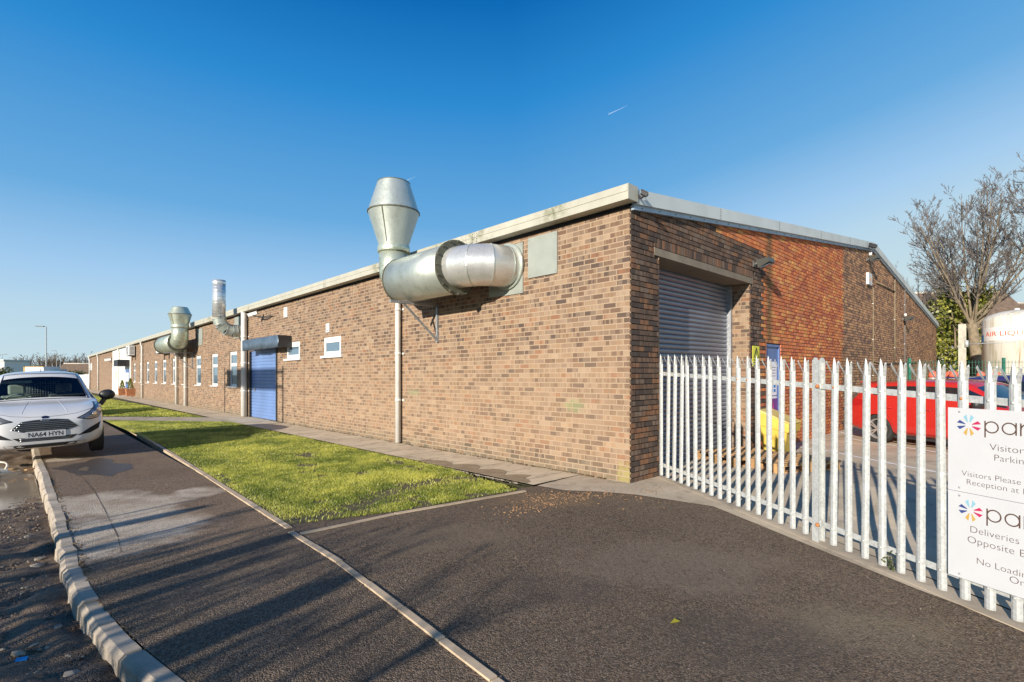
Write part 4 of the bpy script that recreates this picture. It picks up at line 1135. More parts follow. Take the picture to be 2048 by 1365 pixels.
# large duct: out of the wall, along the facade as a fat barrel, up to a double cone cowl
def cowl_duct(label, s_wall, s_cowl, z, r, rb, rp, zn, zm, zt, rn, rm, rt, mats, s_bracket, rleg=0.72, flip=1):
    t = thing('exhaust_duct', label, 'exhaust duct', B((s_wall+s_cowl)/2, r, z))
    al = va*flip
    # wall bend: comes out of the wall (-vb) and turns along the facade
    p0 = B(s_wall, -0.025, z); bend = abs(r)-0.025-0.0
    pts = [p0] + arc(p0 + (-vb)*(bend-0.53), -vb, al, 0.53, 3)
    m = MB(); m.tube(pts + [pts[-1] + al*0.12], rp, 36)
    wb = m.build('wall_bend', mats[1], t); e_ = wb.modifiers.new('e', 'EDGE_SPLIT'); e_.split_angle = R(13)
    m = MB()
    for i in range(1, len(pts)-1): ring(m, pts[i], (pts[i+1]-pts[i-1]), rp+0.008, 0.014)
    ring(m, p0 + (-vb)*0.02, vb, rp+0.045, 0.03); m.build('seam', mats[0], wb)
    q0 = pts[-1] + al*0.06
    end = B(s_cowl, r, z) - al*(rn*1.05+0.02)
    m = MB(); m.tube([q0, q0+al*0.03], rb+0.04, 32, 1, True, False); m.tube([q0+al*0.03, end], rb, 36); m.tube([end, end+al*0.03], rb+0.012, 32, 1, True, False)
    br = m.build('barrel', [mats[0], M['seam']], t); tag(br, 'fat cylindrical silencer barrel')
    m = MB()
    for k in range(16):
        a = 2*math.pi*k/16; x = vb*math.cos(a)+UP*math.sin(a); m.box(q0 + x*(rb+0.02) - al*0.012, (0.03, 0.03, 0.03), ROTA)
    build_split(m, 'flange_bolt', M['seam'], br)
    e0 = end + al*0.02; bp = arc(e0, al, UP, rn*1.08, 4)
    m = MB(); m.tube([e0] + bp[1:] + [bp[-1]+UP*max(0.02, (zn-bp[-1].z+AZ*s_cowl+BZ*r)*0.9)], rn, 30); el = m.build('elbow', mats[2], t)
    m = MB()
    for i in range(1, len(bp)): ring(m, bp[i], (bp[i]-bp[i-1]), rn+0.008, 0.016)
    m.build('seam', mats[2], el)
    c = bp[-1]; cz = lambda zz: zz + AZ*s_cowl + BZ*r
    Mx = Matrix.Translation((c.x, c.y, 0))
    m = MB(); zc = cz(zn)
    m.lathe([(rn+0.02, zc-0.12), (rn+0.03, zc-0.10), (rn+0.03, zc), (rn+0.012, zc+0.02)], 36, Mx); m.build('collar', mats[2], t)
    m = MB(); m.lathe([(rn, zc-0.01), (rn+0.005, zc+0.03), (rm, cz(zm)), (rt, cz(zt)), (rt-0.006, cz(zt)), (rt-0.02, cz(zt)-0.25)], 44, Mx, cap=True)
    cw = m.build('cowl', mats[0], t); tag(cw, 'double cone rain cowl')
    for p_ in cw.data.polygons: p_.use_smooth = True
    e = cw.modifiers.new('e', 'EDGE_SPLIT'); e.split_angle = R(25)
    m = MB()
    for a in (0.4, 3.6):
        m.beam(c.copy().to_3d()*0 + Vector((c.x+math.cos(a-2.2)*(rn+.008), c.y+math.sin(a-2.2)*(rn+.008), cz(zn)+0.05)), Vector((c.x+math.cos(a-2.2)*(rm+.003), c.y+math.sin(a-2.2)*(rm+.003), cz(zm)-0.01)), 0.02, 0.006)
    ring(m, Vector((c.x, c.y, cz(zm))), UP, rm+0.012, 0.024); ring(m, Vector((c.x, c.y, cz(zt)-.008)), UP, rt+0.008, 0.014); m.build('seam', M['seam'], cw)
    stay('support_bracket', s_bracket, z-rb-0.03, abs(r)+0.46, rleg, t, M['angle'])
    return t
sw = (PL[0]+PL[1])/2 - 0.06
cowl_duct('large grey exhaust duct with fat barrel and double cone cowl near the corner', sw, fac(788, 450, -0.62)[0], 3.30, -0.62, 0.425, 0.345, 4.02, 4.70, 5.29, 0.285, 0.50, 0.315, (M['duct'], M['duct_bright'], M['duct_green']), fac(877, 640)[0])
s3 = fac(360, 650, -0.72)[0]
cowl_duct('smaller mossy exhaust duct with squat cowl beyond the spiral flue', s3+4.0, s3, 3.05, -0.72, 0.42, 0.33, 3.80, 4.29, 4.62, 0.33, 0.46, 0.30, (M['duct_green'], M['duct'], M['duct_green']), fac(386, 680)[0], 0.75, flip=-1)

# spiral wound vertical flue with a segmented bend into the wall
t = thing('flue_pipe', 'tall silver spiral flue rising past the gutter beside the thick white pipe', 'flue', B(fac(438, 640, -0.75)[0], -0.75, 3.2))
sv = fac(438, 600, -0.78)[0]; zt = fac(438, 561, -0.78)[1]
p0 = B(sv, -0.02, 3.14); rr = 0.215
m = MB(); m.tube([B(sv, -0.78, 3.62), B(sv, -0.78, zt)], rr, 28); m.tube([B(sv, -0.78, zt-0.14), B(sv, -0.78, zt-0.06)], rr+0.008, 28, 0, True, False); m.tube([B(sv, -0.78, zt-0.4), B(sv, -0.78, zt-0.38)], rr+0.012, 28, 0, True, False); m.build('flue', M['spiral'], t)
pts = [p0, B(sv, -0.20, 3.14)] + arc(B(sv, -0.34, 3.14), -vb, UP, 0.44, 3)
m = MB()
for a, b in zip(pts, pts[1:]): m.tube([a, b], rr+0.006, 26, 0, False, True)
el = m.build('segmented_bend', M['duct'], t)
m = MB()
for i in range(1, len(pts)): ring(m, pts[i], pts[i]-pts[i-1], rr+0.02, 0.018, 0, 26)
m.build('seam', M['duct'], el)

# air conditioning units
def ac(u0, u1, v0, v1, label):
    s1, s0 = fac(u0, 700, -0.05)[0], fac(u1, 700, -0.35)[0]; s0 = max(s0, s1-1.6); um = (u0+u1)/2
    zt, zb = fac(um, v0, -0.2)[1], fac(um, v1, -0.2)[1]
    t = thing('air_conditioner', label, 'air conditioner', B((s0+s1)/2, -0.2, zb))
    m = MB(); m.hexa(B, (s0, s1), (-0.40, -0.08), (zb, zt)); m.build('casing', M['upvc'], t)
    m = MB(); cs, cz = s0+(s1-s0)*0.6, (zb+zt)/2; q = (zt-zb)*0.40
    for k in range(5): m.tube([B(cs+q*(k+1)/5*math.cos(a), -0.408, cz+q*(k+1)/5*math.sin(a)) for a in [j*math.pi/8 for j in range(17)]], 0.008, 4)
    m.hexa(B, (cs-q, cs+q), (-0.4035, -0.4005), (cz-q, cz+q), mi=1); m.build('fan_grille', [M['angle'], M['seam']], t)
    m = MB()
    for k in range(6): m.hexa(B, (s0-0.006, s0+0.001), (-0.35, -0.12), (zb+0.1+k*0.09, zb+0.13+k*0.09))
    m.build('side_vent', M['seam'], t)
    m = MB()
    for s in (s0+0.15, s1-0.15): m.beam(B(s, 0, zb-0.02), B(s, -0.42, zb-0.02), 0.04, 0.04); m.beam(B(s, -0.02, zb-0.02), B(s, -0.02, zb-0.35), 0.04, 0.04, up=va)
    build_split(m, 'bracket', M['black'], t)
ac(263.5, 277, 690, 710, 'white air conditioner between the white bay and a downpipe')
ac(326.5, 344, 686, 705, 'white air conditioner partly behind the mossy exhaust duct')

def cam(name, label, P, d, cat='camera', L=0.28, w=0.09, mat=None, arm=None):
    d = Vector(d).normalized(); t = thing(name, label, cat, P)
    m = MB(); m.beam(Vector(P)-d*L/2, Vector(P)+d*L/2, w, w, mi=0); m.beam(Vector(P)-d*L*0.5+UP*w*0.62, Vector(P)+d*L*0.62+UP*w*0.62, w*1.25, 0.012); m.build('housing', mat or M['black'], t)
    m = MB(); m.tube([Vector(P)+d*L*0.5, Vector(P)+d*(L*0.5+0.012)], w*0.33, 12); m.build('lens', M['dark_glass'], t)
    if arm is not None:
        m = MB(); m.tube([Vector(P)-UP*w*0.5, (Vector(P)+Vector(arm))/2-UP*w*0.8, Vector(arm)], 0.02, 8); m.build('arm', M['black'], t)
s, z = fac(508, 629, -0.3)
cam('security_camera', 'white bullet camera on a black arm above the blue roller door', B(s, -0.34, z), va*0.5-vb*0.6-UP*0.25, L=0.30, w=0.085, mat=M['upvc'], arm=B(s-0.9, 0, z-0.12))
r, z = gab(1290, 387.5, -0.18)
cam('security_camera', 'small black camera on the verge close to the near roof corner', B(-0.17, r, z), -va*0.7+vb*0.5-UP*0.5, L=0.09, w=0.05, arm=B(-0.085, r-0.02, z-0.01))
r, z = gab(1744, 493, -0.18)
cam('security_camera', 'small black camera at the top of the gable ridge', B(-0.2, r, z), -va*0.7+vb*0.5-UP*0.3, L=0.2, w=0.09, arm=B(-0.085, r, z-0.05))
s, z = fac(217.5, 720, -0.2)
cam('security_camera', 'tiny white camera on the brick bay beyond the white cladding', B(s, -0.25, z), va*0.4-vb-UP*0.2, L=0.5, w=0.2, mat=M['upvc'], arm=B(s, 0, z))

def flood(u, v, label, L=0.34, W=0.30, sensor=False):
    r, z = gab(u, v, -0.18); P = B(-0.20, r, z)
    t = thing('floodlight', label, 'floodlight', B(0, r, z))
    f = (-va*0.93 + UP*0.22 - vb*.12).normalized(); x = UP.cross(f).normalized(); up = f.cross(x).normalized(); up = up if up.z > 0 else -up
    Mx = lambda a, b, c: P + x*a + f*b + up*c
    m = MB()
    i0 = [m.vert(Mx(*q)) for q in ((-W*.34, -L*.5, -.13), (W*.34, -L*.5, -.13), (W*.34, -L*.5, .035), (-W*.34, -L*.5, .035), (-W*.5, L*.5, -.10), (W*.5, L*.5, -.10), (W*.5, L*.5, -.01), (-W*.5, L*.5, -.01))]
    for q in ([0, 1, 2, 3], [4, 7, 6, 5], [0, 4, 5, 1], [1, 5, 6, 2], [2, 6, 7, 3], [3, 7, 4, 0]): m.idx([i0[k] for k in q])
    m.build('housing', M['lampgrey'], t)
    m = MB(); m.hexa(Mx, (-W*.36, W*.36), (-L*.36, L*.42), (-.137, -.1305)); m.build('glass', M['glass'], t)
    m = MB(); m.beam(P + UP*-.02 + f*-L*.3, B(0, r, z-0.06), 0.04, 0.03); m.box(B(-0.012, r, z-0.06), (0.024, 0.10, 0.10), ROTA)
    m.build('bracket', M['lampgrey'], t)
    if sensor:
        m = MB(); c = B(-0.10, r, z+0.05); m.tube([c, c+UP*0.10], 0.045, 12); m.build('photocell', M['upvc'], t)
flood(1527, 520, 'grey floodlight over dark and red brick joint right of the roller shutter', 0.24, 0.22)
flood(1747, 514, 'floodlight with white photocell just below the gable ridge', 0.22, 0.28, True)
flood(1816, 635, 'floodlight with white photocell low on the far half of the gable', 0.22, 0.28, True)

# alarm bell box and conduits
r0, r1 = gab(1737.5, 560, -0.07)[0], gab(1744.5, 560, -0.07)[0]; zt, zb = gab(1741, 547, -0.07)[1], gab(1741, 570, -0.07)[1]
t = thing('alarm_box', 'white alarm bell box with an orange disc high on the brown gable', 'alarm', B(0, r0, zb))
m = MB(); m.hexa(B, (-0.07, 0), (r0, r1), (zb, zt)); m.build('cover', M['upvc'], t)
m = MB(); rc, zc = (r0+r1)/2, (zb+zt)/2
m.prism([(rc+0.06*math.cos(a), zc-0.02+0.07*math.sin(a)) for a in [k*math.pi/9 for k in range(18)]], lambda x, y, d: B(d, x, y), -0.0735, -0.0705, 0)
m.hexa(B, (-0.073, -0.0705), (rc-0.06, rc+0.06), (zb+0.04, zb+0.08), mi=1); m.hexa(B, (-0.073, -0.0705), (rc-0.05, rc+0.05), (zt-0.09, zt-0.07), mi=1); m.build('print', [M['orange'], M['greyink']], t)
def conduit(u, v0, v1, label, rad=0.016, extra=None, mat='bark'):
    r, z0 = gab(u, v0); _, z1 = gab(u, v1); m = MB(); m.tube([B(-0.025, r, z0), B(-0.025, r, z1)], rad, 8)
    if extra: m.tube([B(-0.025, q[0], q[1]) for q in extra], rad, 8)
    t = thing('conduit', label, 'conduit', B(0, r, z1)); m.build('tube', M[mat], t)
    m = MB()
    for f in (0.15, 0.5, 0.85): m.box(B(-0.02, r, z0+(z1-z0)*f), (0.04, rad*2.6, 0.02), ROTA)
    build_split(m, 'clip', M['pipe'], t)
rA, zA = gab(1744.5, 722); rB, zB = gab(1832, 726)
conduit(1744.5, 577, 782, 'thin brown conduit dropping from the alarm box', 0.016, [(rA, zA), (rA+1.2, zA-0.08), (rB, zB)])
rC, zC = gab(1752, 565); rD, zD = gab(1788, 584)
conduit(1788, 560, 720, 'middle brown conduit linked to the alarm box by a sloping cable', 0.022, [(rC, zC), (rD, zD)])
conduit(1808, 577, 800, 'thickest dark brown conduit on the gable', 0.03, mat='twig')

# planters with clipped conifers by the entrance
def planter(um, vt, vb, label, tl, r, half):
    cs = fac(um, 780, r)[0]; zt = fac(um, vt, r)[1]; zb = fac(um, vb, r)[1]
    t = thing('planter', label, 'planter', B(cs, r, zb)); h = half
    m = MB()
    for k in range(4):
        z0 = zb+0.01+(zt-zb-0.01)*k/4; z1 = zb+0.01+(zt-zb-0.01)*(k+1)/4-0.008; q = 0.03*(k/4)-.02
        for (a, b, c, d) in ((-h-q, h+q, -h-q, -h-q+.025), (-h-q, h+q, h+q-.025, h+q), (-h-q, -h-q+.025, -h-q+.0251, h+q-.0251), (h+q-.025, h+q, -h-q+.0251, h+q-.0251)): m.hexa(B, (cs+a, cs+b), (r+c, r+d), (z0, z1))
    m.build('box', M['planter'], t)
    m = MB(); m.hexa(B, (cs-h+.02, cs+h-.02), (r-h+.02, r+h-.02), (zt-0.08, zt-0.03)); m.build('soil', M['soil'], t)
    c = B(cs, r, zt-0.03)
    tr = thing('topiary', label.replace('planter', 'conifer growing in the planter').replace('wooden ', ''), 'topiary', c)
    m = MB(); m.tube([c, c+UP*tl*0.3], 0.025, 6); m.build('trunk', M['bark'], tr)
    m = MB()
    for k in range(1000):
        f = rng.random(); tier = 0.62+0.38*abs(math.sin(f*math.pi*2.3+0.7)); rad = ((1-f)**0.7*0.9*tier+0.08)*h*.82; a = rng.uniform(0, 6.283); rr = rad*rng.uniform(0.75, 1.0)
        p = c + Vector((rr*math.cos(a), rr*math.sin(a), 0.04+f*tl)); q = rng.uniform(0.016, 0.04)
        d = Vector((rng.gauss(0, 1), rng.gauss(0, 1), rng.gauss(0.6, 1))).normalized(); e = d.orthogonal().normalized()
        m.face([p-e*q*.5, p+e*q*.5, p+d*q*1.6], None, 0, False, clamp(rng.gauss(0.55, 0.3), .01, 1))
    m.build('crown', M['topiary'], tr, fix=False)
planter(261, 777.5, 793, 'wooden planter on the right of the white bay by the entrance door', .66, -0.62, .25)
planter(244.5, 776.5, 791.5, 'wooden planter in front of the white double door', .55, -0.62, .23)

# ------------------------------------------------------------------ palisade fence
FX, FY = 2.148, 7.40; FDX, FDY = 0.0467, -0.1458
def fpt(k, off=0.0, z=0.0):
    L = math.hypot(FDX, FDY); nx, ny = FDY/L, -FDX/L
    x, y = FX+FDX*k+nx*off, FY+FDY*k+ny*off
    return Vector((x, y, g(x, y) + z))
FROT = math.atan2(FDY, FDX)
fence = thing('palisade_fence', 'galvanised steel palisade fence with splayed triple points around the yard', 'fence', fpt(0))
def pale_mesh():
    mb = MB(); w = 0.034; th = 0.003
    prof = [(-w, 0.013), (-0.026, -0.001), (-0.010, -0.009), (0.010, -0.009), (0.026, -0.001), (w, 0.013)]     # x along fence, y outwards
    H0, H1 = 0.0, 1.60
    rows = [H0, 0.5, 1.1, H1]
    def strip(pts_rows):
        rings = []
        for pts in pts_rows:
            rings.append(([mb.vert(p) for p in pts], [mb.vert((p[0], p[1]+th, p[2])) for p in pts]))
        for (a, a2), (b, b2) in zip(rings, rings[1:]):
            for k in range(len(a)-1):
                mb.idx([a[k], a[k+1], b[k+1], b[k]]); mb.idx([a2[k+1], a2[k], b2[k], b2[k+1]])
            mb.idx([a[0], b[0], b2[0], a2[0]]); mb.idx([a[-1], a2[-1], b2[-1], b[-1]])
        mb.idx(rings[-1][0] + rings[-1][1][::-1]); mb.idx(rings[0][1] + rings[0][0][::-1])
    strip([[(x, y, z) for x, y in prof] for z in rows])
    # centre tine rises to a spear point, outer tines are slit off and splayed outwards
    strip([[(-0.019, -0.002, H1), (0.0, -0.012, H1), (0.019, -0.002, H1)], [(-0.018, -0.001, H1+0.075), (0.0, -0.011, H1+0.075), (0.018, -0.001, H1+0.075)], [(-0.012, -0.001, H1+0.112), (0.0, -0.009, H1+0.115), (0.012, -0.001, H1+0.112)], [(-0.001, -0.004, H1+0.150), (0.0, -0.004, H1+0.151), (0.001, -0.004, H1+0.150)]])
    for sx in (-1, 1):
        a, b = (-0.034, 0.013), (-0.0195, -0.002)
        r0 = [(sx*a[0], a[1], H1), (sx*b[0], b[1], H1)]
        r1 = [(sx*(a[0]-0.018), a[1]-0.020, H1+0.05), (sx*(b[0]-0.012), b[1]-0.016, H1+0.055)]
        r2 = [(sx*(a[0]-0.030), a[1]-0.040, H1+0.10), (sx*(b[0]-0.030), b[1]-0.028, H1+0.105)]
        r3 = [(sx*(a[0]-0.026), a[1]-0.036, H1+0.118), (sx*(a[0]-0.025), a[1]-0.035, H1+0.119)]
        strip([r0, r1, r2, r3])
    return mb.mesh('pale', [M['galv']])
PM = pale_mesh(); bolt, bolt2 = MB(), MB()
bolt.lathe([(0.011, 0), (0.011, 0.005), (0.006, 0.010), (0.001, 0.011)], 10, Matrix.Translation((0, -0.007, 1.47)) @ Matrix.Rotation(R(90), 4, 'X'))
bolt2.lathe([(0.011, 0), (0.011, 0.005), (0.006, 0.010), (0.001, 0.011)], 10, Matrix.Translation((0, -0.007, 0.15)) @ Matrix.Rotation(R(90), 4, 'X'))
BM_G = bolt.mesh('bolt', [M['galv']]); BM_R = bolt.mesh('rusty_bolt', [M['rust']]); BM_L = bolt2.mesh('bolt', [M['galv']])
off = fence.location
kpos = [k for k in range(0, 17)] + [k for k in range(18, 36)]
for k in kpos:
    p = fpt(k, 0.0, 0.03)
    o = bpy.data.objects.new('pale', PM); COL.objects.link(o); o.parent = fence
    o.location = p - off; o.rotation_euler = (rng.uniform(-.010, .010), rng.uniform(-.010, .010), FROT+rng.uniform(-.06, .06))
    bo = bpy.data.objects.new('bolt', BM_R if k in (18, 10, 25, 11) else BM_G); COL.objects.link(bo); bo.parent = o
    bo = bpy.data.objects.new('bolt', BM_L); COL.objects.link(bo); bo.parent = o
def rail(z, k0, k1, name='rail'):
    m = MB()
    for a in range(k0, k1):
        p, q = fpt(a, -0.028, z), fpt(a+1, -0.028, z)
        m.beam(p, q, 0.006, 0.052)
        p, q = fpt(a, -0.0505, z-0.023), fpt(a+1, -0.0505, z-0.023); m.beam(p, q, 0.039, 0.006)
    m.build(name, M['galv'], fence)
# each bay has its own pair of rails, butted at the post
for (a, b) in ((-1, 17), (17, 35)):
    rail(1.50, a, b); rail(0.18, a, b)
def fpost(k, H=1.775):
    p = fpt(k, 0, 0); d = Vector((FDX, FDY, 0)).normalized(); n = Vector((d.y, -d.x, 0)); n = Vector((FDY, -FDX, 0)).normalized()
    fn = lambda a, b, c: p + d*a + n*b + Vector((0, 0, c))
    m = MB(); w = 0.034
    def flange(b0, b1):
        poly = [(-w, -0.1), (w, -0.1), (w, H-0.03), (w-0.022, H), (-w+0.022, H), (-w, H-0.03)]
        m.prism(poly, lambda x, y, dd: fn(x, dd, y), b0, b1)
    flange(0.030, 0.037); flange(-0.052, -0.046)
    m.hexa(fn, (-0.003, 0.003), (-0.0459, 0.0299), (-0.1, H-0.05))
    ps = m.build('post', M['galv'], fence)
    m = MB()
    for zz in (1.50, 0.18): m.lathe([(0.02, 0), (0.02, 0.008), (0.012, 0.02), (0.001, 0.022)], 12, Matrix.Translation(fn(0.03, 0.038, zz)) @ Matrix.Rotation(FROT, 4, 'Z') @ Matrix.Rotation(R(90), 4, 'X'))
    build_split(m, 'bolt', M['rust'], ps)
fpost(17); fpost(35)
# low concrete strip under the fence line
m = MB()
for k in range(-1, 34):
    def fn(a, b, c, k=k):
        p = fpt(k+a, b, 0); p.z += c; return p
    m.hexa(fn, (0, 1), (-0.12, 0.075), (-0.1, 0.012))
tag(m.build('plinth_strip', M['apron']), kind='structure')
# weed growing through at the foot
wd = thing('weed', 'small dark leafy weed growing at the foot of the fence', 'plant', fpt(21.4, -0.02))
m = MB(); c0 = fpt(21.4, -0.02, 0.01)
for k in range(5): m.tube([c0, c0+Vector((rng.gauss(0, .03), rng.gauss(0, .03), rng.uniform(.06, .15)))], 0.003, 4)
m.build('stem', M['hedge'], wd)
m = MB()
for k in range(70):
    p = c0+Vector((rng.gauss(0, .035), rng.gauss(0, .035), rng.uniform(.03, .17))); d = Vector((rng.gauss(0, 1), rng.gauss(0, 1), rng.gauss(0, .6))).normalized(); e = d.orthogonal(); q = rng.uniform(.012, .028)
    m.face([p, p+d*q*.5+e*q*.4, p+d*q, p+d*q*.5-e*q*.4], None, 0, False, rng.random())
m.build('foliage', M['hedge'], wd, fix=False)

# ------------------------------------------------------------------ signs on the fence
def text_mesh(body, size, bold=0.0):
    cu = bpy.data.curves.new('t', 'FONT'); cu.body = body; cu.size = size; cu.offset = bold; cu.resolution_u = 4
    ob = bpy.data.objects.new('t', cu); COL.objects.link(ob); bpy.context.view_layer.update()
    me = bpy.data.meshes.new_from_object(ob.evaluated_get(bpy.context.evaluated_depsgraph_get()))
    bpy.data.objects.remove(ob); bpy.data.curves.remove(cu); return me
SD = Vector((FDX, FDY, 0)).normalized(); SN = Vector((FDY, -FDX, 0)).normalized()
SP0 = Vector((FX, FY, 0)) + SN*0.034           # face plane of the boards
def spl(u, v):
    d = Vector(((u-1024)/1024, 1.0, (748-v)/1024)); o = Vector((0, 0, CAMZ))
    k = (SP0 - o).dot(SN)/d.dot(SN); p = o + d*k
    return (p-SP0).dot(SD), p.z
def SG(x, z, out=0.0): return SP0 + SD*x + SN*out + Vector((0, 0, z))
xl, zt = spl(1897, 815); _, zm = spl(1900.5, 979.5); _, zb = spl(1904.5, 1150)
SWD = 1.02
def board(name, label, z0, z1, texts, pname, plogo):
    t = thing(name, label, 'sign', SG(xl, z0))
    m = MB(); m.hexa(lambda a, b, c: SG(a, c, b), (xl, xl+SWD), (0.0, 0.005), (z0, z1)); m.build('panel', M['sign'], t)
    m = MB()
    for x in (xl+0.075, xl+SWD-0.075):
        for z in (z0+0.028, z1-0.028): m.lathe([(0.007, 0), (0.007, 0.002), (0.004, 0.0045)], 10, Matrix.Translation(SG(x, z, 0.0052)) @ Matrix.Rotation(FROT, 4, 'Z') @ Matrix.Rotation(R(90), 4, 'X'))
    build_split(m, 'screw', M['angle'], t)
    m = MB()
    for body, u, v, cap in texts:
        x, z = spl(u, v); Y = (SG(x, z)).y; size = cap*Y/1024/0.715
        me = text_mesh(body, size, -size*0.016)
        m.add_mesh(me, lambda co: SG(x + co.x*1.06, z + co.y, 0.0062)); bpy.data.meshes.remove(me)
    m.build('lettering', M['ink'], t, fix=False)
    # rounded word, drawn with one even stroke: p a n
    m = MB(); (u, vx, vb) = pname; x0, zbase = spl(u, vb); Y = SG(x0, zbase).y; xh = (vb-vx)*Y/1024; rr = xh/2; sw = xh*0.10
    fnl = lambda x, y, d: SG(x, y, d)
    def stroke_ring(cx, cz, a0=0.0, a1=2*math.pi, n=28):
        for k in range(n):
            a, b = a0+(a1-a0)*k/n, a0+(a1-a0)*(k+1)/n
            q = [(cx+(rr-sw)*math.cos(a), cz+(rr-sw)*math.sin(a)), (cx+rr*math.cos(a), cz+rr*math.sin(a)), (cx+rr*math.cos(b), cz+rr*math.sin(b)), (cx+(rr-sw)*math.cos(b), cz+(rr-sw)*math.sin(b))]
            m.face([SG(px, pz, 0.0063) for px, pz in q])
    def bar(xa, za, zb_): m.face([SG(xa, za, 0.0067), SG(xa+sw, za, 0.0067), SG(xa+sw, zb_, 0.0067), SG(xa, zb_, 0.0067)])
    zc = zbase+rr
    stroke_ring(x0+rr, zc); bar(x0, zbase-xh*0.38, zbase+xh)
    x1 = x0+xh*1.18; stroke_ring(x1+rr, zc); bar(x1+xh-sw, zbase, zbase+xh)
    x2 = x1+xh*1.24; stroke_ring(x2+rr*0.92, zc, 0, math.pi, 16); bar(x2-rr*0.08, zbase, zbase+xh); bar(x2+xh*0.96-sw, zbase, zc)
    m.build('word_mark', M['ink'], t, fix=False)
    m = MB(); (uc, vc) = plogo; xc, zc = spl(uc, vc); Y = SG(xc, zc).y; q = 21.5*Y/1024
    for i, a0 in enumerate((75, 105, 165, 195, 255, 285, 345, 375)):
        mi = (0, 0, 1, 1, 2, 2, 3, 3)[i]; a = R(a0); sgn = 1 if i % 2 else -1
        ax = R({0: 90, 1: 180, 2: 270, 3: 0}[mi]); d = Vector((math.cos(ax), math.sin(ax))); e = Vector((-d.y, d.x))*(1 if i % 2 else -1)
        pts = [d*q*0.27+e*q*0.06, d*q*0.27+e*q*0.13, d*q*0.74+e*q*0.44, d*q*1.0+e*q*0.17]
        m.face([SG(xc+p.x*0.98, zc+p.y*1.0, 0.0063) for p in pts], None, mi)
    m.build('emblem', [M['lblue'], M['navy'], M['gold'], M['pink']], t, fix=False)
board('sign_board', 'upper white sign about visitor parking with a pinwheel emblem on the fence', zm+0.0015, zt,
      [('Visitor', 1980, 900.5, 13.8), ('Parking', 1988, 921.5, 13.2), ('Visitors Please Report', 1924, 951, 11.0), ('Reception at Front', 1933, 968.5, 11.2)], (1970, 842, 866), (1938.5, 850.8))
board('sign_board', 'lower white sign about deliveries and loading with a pinwheel emblem on the fence', zb, zm-0.0015,
      [('Deliveries &', 1940, 1064, 13.4), ('Opposite Entrance', 1935, 1084, 13.8), ('No Loading', 1953, 1127, 12.8), ('On Road', 2019, 1164, 14.0)], (1974, 1017, 1042), (1942, 1021.5))

# ------------------------------------------------------------------ yard furniture
def xf(P, rz):
    c, s = math.cos(rz), math.sin(rz); P = Vector(P)
    return lambda x, y, z: P + Vector((x*c-y*s, x*s+y*c, z))
# grit bin: tapered tub, overhanging lid sloping to the front
def grit_bin():
    c = G(-0.36, 4.50); fn = xf(c, math.atan2(BY, BX))        # x along the wall, y towards it
    t = thing('grit_bin', 'yellow plastic grit bin with faded sloping lid beside the pallets', 'grit bin', c)
    L, D = 0.31, 0.25
    def loft(P, name, mat):
        m = MB(); i0 = len(m.v); m.v += [tuple(fn(*q)) for q in P]
        for q in ([0, 3, 2, 1], [0, 1, 5, 4], [1, 2, 6, 5], [2, 3, 7, 6], [3, 0, 4, 7], [4, 5, 6, 7]): m.idx([i0+k for k in q])
        o = m.build(name, mat, t); bv = o.modifiers.new('b', 'BEVEL'); bv.width = .012; bv.segments = 2; return o
    loft([(-L*.80, -D*.72, .03), (L*.80, -D*.72, .03), (L*.80, D*.8, .03), (-L*.80, D*.8, .03), (-L*.97, -D*.95, .46), (L*.97, -D*.95, .46), (L*.97, D*.95, .56), (-L*.97, D*.95, .56)], 'tub', M['yellow'])
    m = MB()
    for x in (-L*.76, L*.5): m.hexa(fn, (x, x+.08), (-D*.66, D*.74), (0, .029))
    build_split(m, 'foot', M['yellow'], t)
    hd = loft([(-L*1.04, -D*1.08, .44), (L*1.04, -D*1.08, .44), (L*1.04, D*1.02, .55), (-L*1.04, D*1.02, .55), (-L*1.07, -D*1.12, .60), (L*1.07, -D*1.12, .60), (L*1.07, D*1.04, .82), (-L*1.07, D*1.04, .82)], 'hood', M['yellow'])
    loft([(-L*1.10, -D*1.2, .602), (L*1.10, -D*1.2, .602), (L*1.10, D*1.1, .825), (-L*1.10, D*1.1, .825), (-L*1.05, -D*1.14, .632), (L*1.05, -D*1.14, .632), (L*1.05, D*1.08, .855), (-L*1.05, D*1.08, .855)], 'lid', M['yellowlid'])
grit_bin()
def pallet(c, rz, label):
    t = thing('pallet', label, 'pallet', c, group='wooden pallets in the yard'); fn = xf(c, rz); m = MB()
    for k in range(9):
        x = -0.6+k*0.1375; w = 0.095 if k % 4 else 0.12; m.hexa(fn, (x, x+w), (-0.5, 0.5), (0.122+rng.uniform(0, .003), 0.144))
    m.build('deck_board', M['wood'], t); m = MB()
    for y in (-0.5, -0.06, 0.38): m.hexa(fn, (-0.6, 0.6), (y, y+0.12), (0.10, 0.1215))
    m.build('stringer', M['wood'], t); m = MB()
    for x in (-0.6, -0.07, 0.46):
        for y in (-0.495, -0.055, 0.385): m.hexa(fn, (x, x+0.14), (y, y+0.11), (0.0225, 0.0995))
    build_split(m, 'block', M['wood'], t); m = MB()
    for y in (-0.5, -0.06, 0.38): m.hexa(fn, (-0.6, 0.6), (y, y+0.12), (0.0, 0.022))
    m.build('base_board', M['wood'], t)
q = gnd(1480, 922); q2 = gnd(1568, 934)
pallet(G(*q, 0.008), 0.35, 'wooden pallet nearest the grey roller shutter'); pallet(G(*q2, 0.008), 0.28, 'wooden pallet in front of the yellow grit bin')

